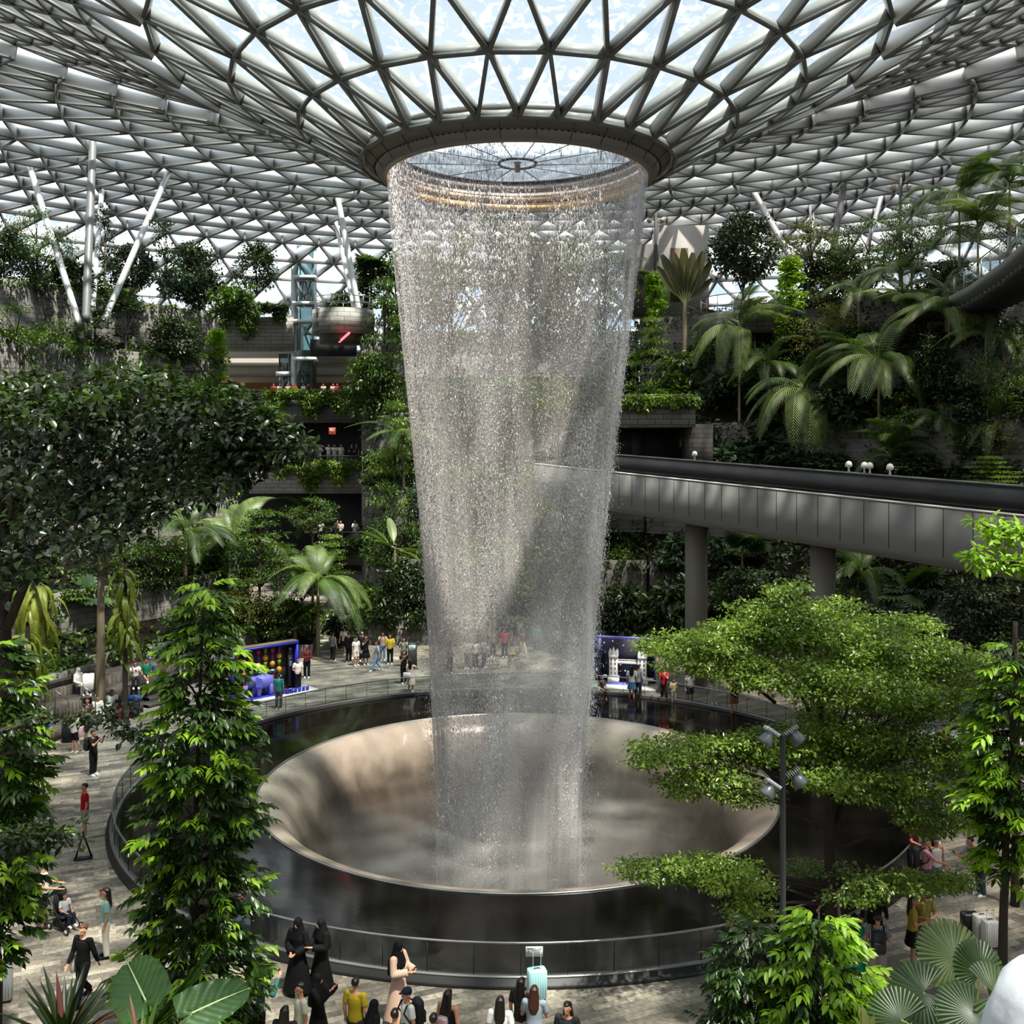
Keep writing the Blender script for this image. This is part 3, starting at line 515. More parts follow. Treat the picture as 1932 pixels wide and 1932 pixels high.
for i in range(0, 30, 2): MB().box(wp[i]+(.05, 0, .8), (.06, .06, 1.2)).build('post', M_RAIL, wk)
# ---------------------------------------------------------------- monorail guideway
A_, B_ = np.array([16.5, 33.8, 9.99]), np.array([5.1, 55.9, 10.86]); dv = (B_-A_)/np.linalg.norm((B_-A_)[:2])
gp = np.array([A_+dv*s for s in np.linspace(-22, 33, 24)]); gw = thing('guideway', (0, 0, 0), 'long pale grey train guideway crossing over the plaza behind the trees', 'bridge')
gp[:, :2] += 0
MB().add(*sweep(gp, [(0, 0), (0, -1.75), (.08, -1.98), (.28, -2.16), (.5, -2.2), (3.3, -2.2), (3.7, -1.9), (3.8, 0), (3.8, .72), (3.5, .72), (3.45, -.5), (.35, -.5), (.3, 0)])).build('girder', mat('72716e', .55, .0, noise=.08, scale=.6, name='girder_panel'), gw)
m = MB(); m.add(*sweep(gp, [(3.42, .66), (3.42, -.45), (3.46, -.45), (3.46, .66)])); m.build('inner_parapet', mat('222222', .4), gw)
m = MB(); m.add(*sweep(gp, [(3.4, .72), (3.4, .78), (3.85, .78), (3.85, .72)])); m.build('parapet_cap', mat('5a5a58', .4), gw)
m = MB(); m.add(*sweep(gp, [(-.02, 0), (-.02, .05), (.32, .05), (.32, 0)])); m.build('edge_cap', mat('b5b4b0', .45), gw)
for k in range(-10, 24):
    p = A_+dv*1.23*k; nn = np.array([dv[1], -dv[0], 0]); m = MB(); m.bar(p-nn*.004, p-nn*.004-(0, 0, 1.75), .025, .02); m.build('panel_joint', mat('3c3b39', .7), gw)
m = MB()
for o_ in (1.0, 2.6): m.add(*sweep(gp, [(o_, -.5), (o_, -.25), (o_+.16, -.25), (o_+.16, -.5)]))
m.build('track_beam', M_DARK, gw)
MB().tube(gp+np.array([dv[1]*.6, -dv[0]*.6, .12]), .025, 6).build('cable', M_BLACK, gw)
for s in (10.25, 19.1):
    p = A_+dv*s+np.array([dv[1], -dv[0], 0])*1.9; m = MB(); m.box((0, 0, (p[2]-2.2)/2), (.92, .92, p[2]-2.1), -.48); tag(m.build('bridge_column', mat('7d7870', .6, noise=.1, scale=1), None, False, (p[0], p[1], 0)), 'square concrete column under the guideway '+('near the spreading tree' if s < 12 else 'close to the waterfall'), 'column')
for px, lab in ((1310, 'alone by the stone slab'), (1600, 'left of three together'), (1630, 'middle of three together'), (1641, 'right of three together'), (1677, 'in front of the palm')):
    s = min(np.linspace(-10, 30, 400), key=lambda s: abs(CX+F*(A_+dv*s+np.array([dv[1], -dv[0], 0])*3.6)[0]/(A_+dv*s+np.array([dv[1], -dv[0], 0])*3.6)[1]-px)); p = A_+dv*s+np.array([dv[1], -dv[0], 0])*3.62
    t = thing('guideway_lamp', (p[0], p[1], p[2]+.78), 'small white lamp on the far guideway edge, '+lab, 'lamp', 'lamps on the guideway edge'); MB().lathe([(.001, 0), (.07, 0), (.04, .12), (.04, .2)], 12).build('stem', M_WHITE, t); MB().lathe([(.04, .2), (.15, .24), (.15, .36), (.1, .46), (.001, .5)], 14).build('head', M_WHITE, t)
# sloping roof columns: the top end meets the roof shell
def roof_hit(px, py):
    d = np.array([(px-CX)/F, 1, -(py-HY)/F]); Z = np.arange(40, 118, .2); p = d*Z[:, None]; h = p[:, 2]+EYE-roof_z(np.hypot(p[:, 0]-AX, p[:, 1]-AY)); i = np.argmax(h > 0) if (h > 0).any() else 200; return d*Z[i]+(0, 0, EYE)
M_TUBE = mat('c2c3c2', .35, .3, name='tube_steel')
for i, (a, b, Zb, w, lab) in enumerate((((48, 290), (150, 520), 64, .42, 'pale sloping roof column at the far left'), ((176, 247), (162, 505), 62, .5, 'dark upright roof column in the left group'), ((194, 335), (172, 480), 66, .36, 'short pale roof column behind the dark upright one'), ((330, 298), (190, 505), 66, .42, 'pale roof column leaning right in the left group'), ((634, 355), (690, 580), 80, .5, 'sloping roof column rising from the round balcony'), ((629, 398), (684, 575), 81, .36, 'thinner twin of the column by the round balcony'), ((752, 440), (712, 540), 82, .5, 'roof column leaning in behind the waterfall edge'), ((1411, 343), (1545, 580), 74, .5, 'pale roof column crossing the dark round tree'), ((1597, 318), (1553, 570), 76, .5, 'dark roof column among the pale trees on the right'), ((1530, 375), (1540, 540), 80, .42, 'short roof column behind the pale trees'), ((1668, 352), (1600, 545), 78, .36, 'pale leaning roof column right of the dark one'))):
    top = roof_hit(*a); bot = P(*b, Zb); bot[2] = min(bot[2], max(tz(bot[0], bot[1]), 20)); top = bot+(top-bot)*.985
    t = thing('roof_column', bot, lab, 'column'); D = top-bot; MB().tube([D*0, D*.02, D*.95, D*.97], [w/2*.7, w/2, w/2, w/4], 14).build('tube', M_TUBE if i not in (1, 8) else mat('6e6f6e', .45, .2), t, True); MB().tube([D*.96, D*.985, D], [w*.3, w*.3, w*.16], 10).build('top_joint', M_GREY, t)
# ---------------------------------------------------------------- plants
M_BARK = mat('5a4c3e', .8, noise=.35, scale=6, bump=.4, name='bark'); M_BARKD = mat('2c231b', .85, noise=.3, scale=6, name='dark_bark'); M_PALE = mat('8a7c66', .75, noise=.3, scale=5, name='pale_bark')
LM = {'dark': leafmat('dark_leaf', '16210d', '34481a', .22), 'mid': leafmat('mid_leaf', '24350f', '4d6a20', .3), 'bright': leafmat('bright_leaf', '4d7012', 'a3c83a', .42),
      'olive': leafmat('olive_leaf', '353c16', '747a34', .3), 'blue': leafmat('bluish_leaf', '1a2a1a', '3d5438', .2), 'palm': leafmat('palm_leaf', '1f3012', '4f6a2c', .28, .42, .45), 'pale': leafmat('pale_palm_leaf', '3f5226', '7a8c50', .3, .42, .45), 'yellow': leafmat('yellow_fern', '4f5e14', '98a03a', .35), 'tier': leafmat('small_leaf', '3a5218', '87a042', .33, .3, .6), 'gloss': leafmat('glossy_leaf', '12200b', '3b5a1c', .2, .36, .45)}
def leaves(mb, pos, ax, up, L, w, fold=.18, fine=False, curl=.15):
    pos = np.asarray(pos, float); n = len(pos); ax = nrm(ax); S = nrm(np.cross(ax, up)); U = np.cross(S, ax)
    L = np.broadcast_to(np.asarray(L, float), (n,))[:, None]; w = np.broadcast_to(np.asarray(w, float), (n,))[:, None]
    if not fine:
        m = pos+ax*L*.45
        V = np.stack([pos, m+S*w*.5+U*w*fold, pos+ax*L-U*L*curl, m-S*w*.5+U*w*fold], 1)
        f = np.array([[0, 1, 2], [0, 2, 3]]); mb.add(V, None, (f[None]+4*np.arange(n)[:, None, None]).reshape(-1, 3)); return
    s1, s2 = pos+ax*L*.3-U*L*curl*.1, pos+ax*L*.68-U*L*curl*.45
    V = np.stack([pos, s1+S*w*.46+U*w*fold, s1, s1-S*w*.46+U*w*fold, s2+S*w*.4+U*w*fold, s2, s2-S*w*.4+U*w*fold, pos+ax*L-U*L*curl], 1); o = 8*np.arange(n)[:, None, None]
    mb.add(V, (np.array([[1, 4, 5, 2], [2, 5, 6, 3]])[None]+o).reshape(-1, 4), (np.array([[0, 1, 2], [0, 2, 3], [4, 7, 5], [5, 7, 6]])[None]+o).reshape(-1, 3))
def rdir(n, zb=0., g=R0):
    d = g.normal(0, 1, (n, 3)); d[:, 2] += zb; return nrm(d)
def cloud(mb, cen, rad, n, L, w, droop=.2, flat=.6, fine=False):
    """leaf clusters: n leaves round every centre, pointing outwards and down a little"""
    cen = np.repeat(np.asarray(cen, float), n, 0); rad = np.repeat(np.broadcast_to(np.asarray(rad, float), (len(cen)//n, 3)) if np.ndim(rad) < 2 else rad, n, 0)
    d = rdir(len(cen)); p = cen+d*rad*(R0.random((len(cen), 1))**.45)
    ax = d*np.array([1, 1, .5])+R0.normal(0, .45, d.shape); ax[:, 2] -= droop; up = R0.normal(0, flat, d.shape)+np.array([0, 0, 1])+d*.3
    s = R0.uniform(.7, 1.25, len(p)); leaves(mb, p, ax, up, L*s, w*s, fine=fine)
def limb(mb, a, b, r0, r1, sag=.15, n=5, sides=6):
    a, b = np.asarray(a, float), np.asarray(b, float); t = np.linspace(0, 1, n)[:, None]; L = np.linalg.norm(b-a)
    p = a+(b-a)*t; p[:, 2] += (np.sin(PI*t[:, 0])*sag*L); p[1:-1] += R0.normal(0, .02*L, (n-2, 3)); mb.tube(p, np.linspace(r0, r1, n), sides, False)
CR = {}
def proto(kind, leafm, W_, H_, cl, rad, n, L, w, trunk_r=.0, droop=.2, flat=.6):
    mb = MB(); cloud(mb, cl, rad, n, L, w, droop, flat); mb.m = 1
    pick = cl[R0.permutation(len(cl))[:22]]
    for c in pick:
        z0 = max(-.05*H_, c[2]-R0.uniform(.25, .5)*H_); limb(mb, (c[0]*.05, c[1]*.05, z0), c, .035*W_/4, .012, .05, 4, 5)
    limb(mb, (0, 0, -.1*H_), (0, 0, .75*H_), .05*W_/4, .02, 0, 4, 6)
    CR.setdefault(kind, []).append((mb.mesh('foliage', [LM[leafm], M_BARKD]), W_, H_))
def shell(n, W_, H_, lo=.0, inner=.35):
    d = rdir(n, .25); r = R0.uniform(inner, 1, (n, 1))**.5; p = d*r*np.array([W_/2, W_/2, H_/2]); p[:, 2] += H_/2; return p[p[:, 2] > lo*H_]
for v in range(3): proto('round', ('dark', 'blue', 'dark')[v], 5, 5, shell(70, 4.3, 4.3, .05)+R0.normal(0, .15, (1, 3)), (.75, .75, .5), 55, .3, .16)
for v in range(2): proto('dense', ('mid', 'dark')[v], 4, 5, shell(60, 3.4, 4.6), (.6, .6, .45), 55, .26, .14)
for v in range(2):
    c = shell(46, 4.6, 3.6, 0, .1); proto('airy', ('mid', 'olive')[v], 5, 4, c, (.75, .75, .22), 46, .2, .09, flat=.3)
for v in range(2):
    h = np.repeat(np.linspace(.3, 3.9, 7), 9); a = R0.uniform(0, 2*PI, len(h)); r = R0.uniform(.2, 1, len(h))*np.interp(h, [.3, 2, 3.9], [2.3, 2., .6]); proto('tiered', ('mid', 'tier')[v], 5, 4, np.c_[r*np.cos(a), r*np.sin(a), h], (.7, .7, .16), 52, .17, .09, flat=.25)
for v in range(3):
    h = R0.uniform(.1, 5.9, 60); a = R0.uniform(0, 2*PI, 60); r = R0.uniform(.2, .6, 60)*np.interp(h, [0, 4, 6], [1, 1, .3]); proto('column', ('bright', 'mid', 'tier')[v], 1.8, 6, np.c_[r*np.cos(a), r*np.sin(a), h], (.34, .34, .24), 34, .26, .15, droop=.4)
for v in range(2):
    h = R0.uniform(.3, 5.6, 34); a = R0.uniform(0, 2*PI, 34); r = R0.uniform(.2, 1., 34); proto('slender', ('dark', 'blue')[v], 2.6, 6, np.c_[r*np.cos(a), r*np.sin(a), h], (.42, .42, .26), 34, .24, .13)
for v in range(3): proto('shrub', ('dark', 'mid', 'blue')[v], 3, 2, shell(30, 2.6, 1.7, .1), (.45, .45, .3), 40, .34, .17, droop=.3)
M_TR = MB(); M_TR.tube([(0, 0, -.15), (.004, 0, 0), (.02, .01, .4), (-.01, .015, .75), (0, 0, 1.02)], [1.25, 1.1, .9, .8, .6], 9); TRUNK = {k: M_TR.mesh('trunk', m) for k, m in (('b', M_BARK), ('d', M_BARKD), ('p', M_PALE))}
def ground_at(px, py, zlo=24, zhi=100):
    """where the line of sight through a point of the photograph meets the terraces or the floor"""
    d = np.array([(px-CX)/F, 1, -(py-HY)/F]); Z = np.arange(zlo, zhi, .25); p = d*Z[:, None]+(0, 0, EYE)
    for q in p:
        if tz(q[0], q[1]) >= q[2]: return float(q[1])+.35
    return None
def plateau_at(px):
    for Z in np.arange(46, 96, .5):
        if tz((px-CX)/F*Z, Z) > 21.3: return float(Z)+1.2
    return None
def tree(kind, px, yt, yb, Z, wpx, label, v=None, bark='b', tr=None, group=None, name=None, base=None, foot=None):
    """crown from yt down to yb at depth Z, trunk on to the ground"""
    Z0 = Z
    if base is None:
        Zg = plateau_at(px) if (yb <= 600 or yb == 655) and not foot else ground_at(px, foot or yb+(6 if kind == 'shrub' else 16))
        if Zg: Z = Zg
        elif yb <= 600: base = P(px, yb, Z)[2]
    top, bot = P(px, yt, Z), P(px, yb, Z); W_ = wpx/F*Z; zb = tz(top[0], Z) if base is None else base; zb = min(zb, bot[2]-.05)
    t = thing(name or {'shrub': 'shrub', 'column': 'climber_column'}.get(kind, 'tree'), (top[0], Z, zb), label, 'shrub' if kind == 'shrub' else 'tree', group, R0.uniform(0, 6))
    pr = CR[kind]; me, w0, h0 = pr[R0.integers(len(pr)) if v is None else v % len(pr)]
    c = link('foliage', me, t, (0, 0, bot[2]-zb)); c.scale = (W_/w0, W_/w0, (top[2]-bot[2])/h0)
    h = bot[2]-zb+.35*(top[2]-bot[2])
    if kind != 'shrub' or h > 2.5:
        k = link('trunk', TRUNK[bark], t, (0, 0, 0)); r = tr or .05+.005*(top[2]-zb); k.scale = (r, r, h)
    return t
# palms -------------------------------------------------------------
def frond_mesh(leafm, L, n, ll, w, rise, fall, ld, fwd=.55, broad=False):
    mb = MB(); t = np.linspace(0, 1, 12); curve = lambda t: np.stack([L*(t-.18*fall*t**2), 0*t, L*(rise*t-fall*t**2)], -1)
    mb.m = 0; ts = np.linspace(.13, 1., n); p = curve(ts); T = nrm(curve(ts+.01)-p); U = np.cross(T, np.array([0, 1., 0])); U = np.where(U[:, 2:3] < 0, -U, U)
    s = np.sin(PI*np.clip(.12+.82*ts, 0, 1))**.6*ll
    for sd in (-1, 1):
        D = nrm(T*fwd*(1+ts[:, None])+np.array([0, sd, 0.])+U*.25+np.array([0, 0, -ld*.3])); D2 = nrm(D+np.array([0, 0, -ld])); q = p+D*s[:, None]*.5; e = q+D2*s[:, None]*.5
        ww = T*w; V = np.stack([p-ww*.35, p+ww*.35, q-ww*.5, q+ww*.5, e], 1); o = 5*np.arange(n)[:, None, None]
        mb.add(V, (np.array([[0, 1, 3, 2]])[None]+o).reshape(-1, 4), (np.array([[2, 3, 4]])[None]+o).reshape(-1, 3))
    mb.m = 1; mb.tube(curve(t), np.linspace(.03, .006, 12)*L/2.5, 5, False); return mb.mesh('frond', [LM[leafm], mat('5d6a34', .5, name='rachis')])
FR = {'feather': [frond_mesh('palm', 2.6, 44, .62, .042, .75, .85, .8), frond_mesh('palm', 2.6, 44, .7, .045, .55, 1.0, 1.2)],
      'areca': [frond_mesh('palm', 2.4, 32, .7, .05, .8, .9, 1.1), frond_mesh('pale', 2.4, 32, .75, .052, .6, 1.05, 1.4)],
      'broad': [frond_mesh('pale', 2.6, 34, .62, .07, .7, .95, .6), frond_mesh('palm', 2.6, 34, .64, .07, .5, 1.0, .8)],
      'fern': [frond_mesh('yellow', 1.4, 30, .22, .06, .5, 1.0, .3), frond_mesh('yellow', 1.4, 30, .24, .06, .3, 1.3, .4)]}
def fan_mesh(leafm, R_, n, spread, w, pet, droop=.15):
    mb = MB(); a = np.linspace(-spread/2, spread/2, n); ca, sa = np.cos(a), np.sin(a); z = np.zeros(n); c = np.array([pet, 0, pet*.25])
    r = R_*(1-.12*np.abs(a)/(spread/2)); k = spread/n*.5
    rib = lambda f, dz: c+np.stack([ca*r*f, sa*r*f, z+dz], -1)
    l1 = c+np.stack([np.cos(a-k)*r*.62, np.sin(a-k)*r*.62, z-.035*R_], -1); r1 = c+np.stack([np.cos(a+k)*r*.62, np.sin(a+k)*r*.62, z-.035*R_], -1)
    V = np.stack([np.broadcast_to(c, (n, 3)), l1, rib(.62, .02*R_), r1, rib(1., -droop*R_)], 1); o = 5*np.arange(n)[:, None, None]
    mb.add(V, None, (np.array([[0, 1, 2], [0, 2, 3], [1, 4, 2], [2, 4, 3]])[None]+o).reshape(-1, 3)); mb.m = 1; mb.tube([(0, 0, 0), (pet*.5, 0, pet*.2), c], [.02, .015, .012], 5, False)
    return mb.mesh('fan_leaf', [LM[leafm], mat('5d6a34', .5, name='rachis')])
FR['fan'] = [fan_mesh('blue', .8, 16, 4.8, .1, .7), fan_mesh('palm', .8, 18, 5., .1, .8)]
FR['palegreen_fan'] = [fan_mesh('pale', .8, 16, 4.8, .1, .7), fan_mesh('palm', .8, 18, 5., .1, .8)]
def paddle_mesh(leafm, L, w, pet, tip=None, wavy=0.):
    mb = MB(); n = 12; t = np.linspace(0, 1, n); hw = w/2*np.sin(PI*np.clip(t, .03, .97))**.45; x = pet+L*t; z = .12*L*t-.18*L*t**2
    y = np.array([-1, -.55, 0, .55, 1]); V = np.zeros((n, 5, 3)); V[..., 0] = x[:, None]; V[..., 1] = y[None]*hw[:, None]; V[..., 2] = z[:, None]+np.abs(y[None])*hw[:, None]*.25+(np.arange(n)[:, None] % 2)*wavy*np.abs(y[None])
    j = np.arange(4); mb.add(V.reshape(-1, 3), np.concatenate([np.stack([i*5+j, i*5+j+1, (i+1)*5+j+1, (i+1)*5+j], 1) for i in range(n-1)])); mb.m = 1; mb.tube([(0, 0, 0), (pet, 0, .0), (pet+L*.5, 0, .015*L), (pet+L, 0, -.06*L)], [.05, .04, .025, .006], 6, False)
    return mb.mesh('paddle_leaf', [LM[leafm], mat('7d8a4a', .5, name='midrib')])
FR['paddle'] = [paddle_mesh('palm', 2.2, .75, .7, wavy=.02), paddle_mesh('pale', 2.2, .7, .7, wavy=.02)]
def palm(kind, px, py, Z, rpx, label, n=12, bark='p', elev=(.1, 1.5), group=None, name=None, base=None, tr=.11, cat='palm', foot=None):
    if base is None and foot == 0: Z = plateau_at(px) or Z
    elif base is None and foot: Z = ground_at(px, foot) or Z
    c = P(px, py, Z); s = rpx/F*Z/(1.25 if kind == 'fern' else 1.5 if 'fan' in kind else 2.3); zb = tz(c[0], Z) if base is None else base; zb = min(zb, c[2]-.2)
    t = thing(name or {'fan': 'fan_palm', 'palegreen_fan': 'fan_palm', 'fern': 'hanging_fern', 'paddle': 'banana_plant'}.get(kind, 'palm'), (c[0], Z, zb), label, cat, group)
    k = link('trunk', TRUNK[bark], t); k.scale = (tr, tr, c[2]-zb); a0 = R0.uniform(0, 6)
    for i in range(n):
        me = FR[kind][R0.integers(2)]; f = link('frond' if kind not in ('fan', 'palegreen_fan', 'paddle') else 'leaf_blade', me, t, (0, 0, c[2]-zb-(R0.uniform(0, .3) if kind in ('fan', 'palegreen_fan') else 0)))
        e = elev[0]+(elev[1]-elev[0])*((i*.618) % 1); q = s*R0.uniform(.85, 1.1); f.scale = (q, q, q); f.rotation_euler = (R0.uniform(-.25, .25), .45-e, a0+i*2.4)
    return t

# ---- undergrowth on the beds (nobody could count it)
def undergrowth(name, H, dens, leafm, label, zmax=99, drop=True):
    a, b, L_ = H; n = len(a); mb = MB(); ln = np.linalg.norm(np.diff((a+b)/2, axis=0), axis=1).sum(); wd = np.linalg.norm(b-a, axis=1).mean(); N_ = int(ln*wd*dens); u = R0.uniform(0, n-1.001, N_); t = R0.uniform(0.01, 1.2, N_); i = u.astype(int); f = (u-i)[:, None]
    p = (a[i]+(b[i]-a[i])*t[:, None])*(1-f)+(a[i+1]+(b[i+1]-a[i+1])*t[:, None])*f
    ok = (p[:, 1] > 14) & (np.abs(p[:, 0])/np.maximum(p[:, 1], 1) < .64); p = p[ok]; z = np.array([tz(x, y) for x, y in p]); s = R0.uniform(.5, 1.5, len(p))
    cloud(mb, np.c_[p, z+.25*s], np.stack([.6*s, .6*s, .5*s], 1), 22, .36, .17, .25, .5)
    if drop:                                  # trailing plants over the wall tops
        for (w, z0, z1) in L_:
            m = int(ln*16); u = R0.uniform(0, n-1.001, m); i = u.astype(int); f = (u-i)[:, None]; q = w[i]*(1-f)+w[i+1]*f; ok = (q[:, 1] > 14) & (np.abs(q[:, 0])/np.maximum(q[:, 1], 1) < .64); q, uu = q[ok], u[ok]
            ph = np.clip(.5+.5*np.sin(uu*1.9+z1)+.4*np.sin(uu*5.3), .02, 1.4); d = R0.random(len(q))**1.6*ph*(z1-z0)*1.0; out = nrm(q-np.array([AX, AY]))
            c = np.c_[q-out*(.12+.1*R0.random((len(q), 1))), z1+.4-d]; cloud(mb, c, (.16, .16, .2), 4, .24, .14, .7, .9)
    return tag(mb.build(name, LM[leafm]), label, 'plants', kind='stuff')
undergrowth('undergrowth', HL, .85, 'mid', 'mixed leafy undergrowth and trailing creepers over the left terraces')
undergrowth('undergrowth', HR, 1.3, 'dark', 'dark leafy undergrowth and trailing creepers over the right terraces')
undergrowth('undergrowth', HC, 1.6, 'mid', 'leafy undergrowth on the planted bank behind the waterfall')
def fringe(x0, x1, ytop, ybot, Z, leafm, label, n=900, hang=1.):
    mb = MB(); px = R0.uniform(x0, x1, n); k = R0.random(n); y = ytop+(ybot-ytop)*k*np.clip(.45+.4*np.sin(px*.11)+.3*np.sin(px*.043+1), .15, 1)*hang
    c = np.stack([(px-CX)/F*Z, Z-R0.uniform(0, .5, n), EYE-(y-HY)/F*Z], 1); cloud(mb, c, (.3, .25, .3), 6, .3, .16, .6, .7); tag(mb.build('trailing_plants', LM[leafm]), label, 'plants', kind='stuff')
fringe(500, 720, 738, 790, 94.7, 'tier', 'bright trailing plants along the highest shop balcony', 1300); fringe(515, 690, 872, 925, 87.6, 'tier', 'trailing creepers along the middle shop balcony', 1100); fringe(630, 720, 1022, 1062, 75.6, 'mid', 'trailing plants along the lowest balcony', 400)
fringe(1150, 1312, 752, 772, 65.8, 'tier', 'low bright planting on the stone slab right of the waterfall', 700); fringe(420, 540, 575, 640, 95.5, 'mid', 'plants spilling over the stone wall left of the lift', 700)
p_ = np.array([R0.uniform((-19, 58.4), (-11.8, 73)) for _ in range(60)])
m = MB(); cloud(m, np.c_[p_, [tz(*q)+.35 for q in p_]], (.7, .7, .5), 40, .36, .18); tag(m.build('undergrowth', LM['mid']), 'low planting in the bed beside the tunnel entrance', 'plants', kind='stuff')
a_ = np.radians(R0.uniform(150, 196, 330)); r_ = R0.uniform(23.4, 24.7, 330); m = MB(); cloud(m, np.c_[AX+r_*np.cos(a_), AY+r_*np.sin(a_), 1.9+0*r_], (.4, .4, .3), 30, .26, .14); tag(m.build('ground_cover', LM['mid']), 'glossy ground cover behind the low wall above the seating steps', 'plants', kind='stuff')

# ---- trees and palms placed one by one
T = [('airy', 70, 378, 540, 60, 140, 'airy feathery tree at the far left of the top terrace', 0), ('slender', 198, 382, 500, 62, 46, 'slim dark tree in front of the dark roof column', 0), ('slender', 312, 405, 540, 68, 60, 'thin bare-stemmed tree between the round trees, top left', 1),
 ('round', 250, 447, 560, 62, 100, 'round dense tree left of the thin tree on the left terrace', 0), ('round', 374, 440, 580, 68, 105, 'dense round tree in the middle of the left terrace', 2), ('dense', 484, 450, 550, 80, 84, 'pointed dark tree just left of the lift', 1), ('dense', 8, 420, 560, 58, 90, 'dark tree cut off by the left edge, top terrace', 1),
 ('shrub', 335, 500, 560, 64, 80, 'rounded brownish shrub under the thin tree', 2), ('shrub', 140, 490, 560, 60, 110, 'low dark bush at the foot of the roof columns', 0), ('shrub', 445, 530, 600, 75, 100, 'leafy bush hanging over the wall left of the lift', 1), ('shrub', 210, 530, 590, 58, 120, 'green bush under the round dense tree', 1),
 ('slender', 70, 470, 570, 50, 80, 'slim tree with long bare stem in front of the left wall', 1), ('slender', 238, 540, 640, 50, 60, 'thin tree with straight stem before the left wall', 0), ('slender', 178, 560, 660, 48, 90, 'spindly dark tree above the big spreading tree', 0), ('airy', 30, 560, 700, 46, 160, 'loose dark tree at the left edge below the wall', 0), ('airy', 120, 590, 700, 50, 130, 'broad-leaved climber tree by the left wall', 0), ('dense', 330, 590, 690, 56, 110, 'bushy small tree by the left stairs', 1), ('column', 410, 622, 720, 58, 50, 'bright leafy climber column left of the lit shop', 0),
 ('shrub', 640, 545, 590, 86, 60, 'bush on the round stone balcony', 1), ('tiered', 725, 530, 760, 66, 130, 'layered green tree left of the waterfall, upper', 0), ('dense', 700, 640, 830, 68, 110, 'leafy tree hanging over the highest balcony', 0), ('tiered', 745, 760, 960, 66, 110, 'layered green tree left of the waterfall, middle', 1), ('airy', 740, 900, 1080, 64, 110, 'loose tree left of the waterfall, lower', 0), ('dense', 760, 1050, 1200, 63, 120, 'dark tree at the right of the tunnel mouth', 1), ('column', 690, 480, 580, 72, 60, 'clipped leafy column behind the round balcony', 1),
 ('round', 1402, 388, 545, 72, 140, 'dense dark round tree behind the right terrace', 0), ('airy', 1530, 400, 520, 70, 150, 'pale airy tree right of the dark round tree', 1), ('airy', 1640, 395, 560, 66, 170, 'tall airy tree in the middle of the right garden', 0), ('dense', 1570, 460, 600, 68, 130, 'shaded tree behind the right columns', 1), ('airy', 1720, 370, 500, 62, 130, 'dark tree behind the tall palms', 0), ('airy', 1905, 410, 470, 52, 130, 'olive flat-topped tree above the walkway', 1),
 ('column', 1236, 515, 640, 70, 52, 'bright climber column beside the waterfall', 0), ('column', 1490, 485, 640, 66, 70, 'tall bright climber column by the round terrace', 0), ('tiered', 1228, 600, 735, 67, 100, 'bushy tree on the long bare stem right of the waterfall', 1), ('slender', 1424, 560, 640, 66, 80, 'leafy tree in front of the round terrace', 0), ('dense', 1500, 590, 720, 62, 90, 'dark tree on the right slope below the climber column', 1), ('slender', 1740, 560, 720, 54, 100, 'dark slim tree amid the right palms', 0),
 ('shrub', 1195, 640, 700, 68, 120, 'light green bush close to the right of the waterfall', 1), ('shrub', 1290, 650, 740, 68, 120, 'mid green bush under the pale building', 1), ('shrub', 1390, 690, 770, 64, 130, 'dark bush on the right slope above the pier', 0), ('shrub', 1250, 725, 765, 67, 140, 'wide low bush along the stone slab', 1), ('shrub', 1430, 820, 890, 58, 190, 'pale broad-leaved bush behind the guideway', 2), ('shrub', 1330, 780, 870, 60, 90, 'dark bush beside the stone pier', 0), ('shrub', 1590, 720, 800, 56, 150, 'dark bush between the palms on the right slope', 0),
 ('tiered', 1870, 862, 920, 40, 130, 'small yellow-green tree at the right edge above the guideway', 1), ('slender', 1830, 700, 860, 46, 110, 'dark slim tree at the right edge of the slope', 0), ('airy', 1900, 600, 800, 46, 150, 'loose dark tree under the walkway', 0), ('dense', 1770, 620, 760, 50, 100, 'dark tree under the end of the walkway', 1),
 ('tiered', 490, 965, 1100, 52, 190, 'fine-leaved tree with brown trunk behind the lantern display', 0), ('airy', 590, 930, 1010, 62, 110, 'light green tree in front of the lowest balcony', 0), ('dense', 350, 1130, 1230, 46, 90, 'fine green shrub tree by the upper steps', 0), ('airy', 300, 960, 1100, 46, 170, 'shaded tree on the slope behind the seating', 0), ('tiered', 620, 1010, 1100, 60, 110, 'feathery green tree left of the tunnel', 1),
 ('shrub', 1280, 1080, 1200, 58, 160, 'dark big-leaved plant under the guideway', 0), ('shrub', 1180, 1100, 1200, 60, 120, 'dark bush behind the white bridge display', 0), ('dense', 1400, 1060, 1180, 56, 130, 'dark tree left of the near guideway column', 1), ('airy', 1560, 1040, 1180, 50, 130, 'shaded tree behind the near guideway column', 0), ('dense', 1840, 1090, 1250, 42, 150, 'dark tree below the right end of the guideway', 1), ('round', 1700, 1120, 1300, 46, 190, 'dark broad tree behind the spreading tree', 1), ('shrub', 1320, 1000, 1090, 62, 150, 'dim leafy bush in the shade under the guideway', 2)]
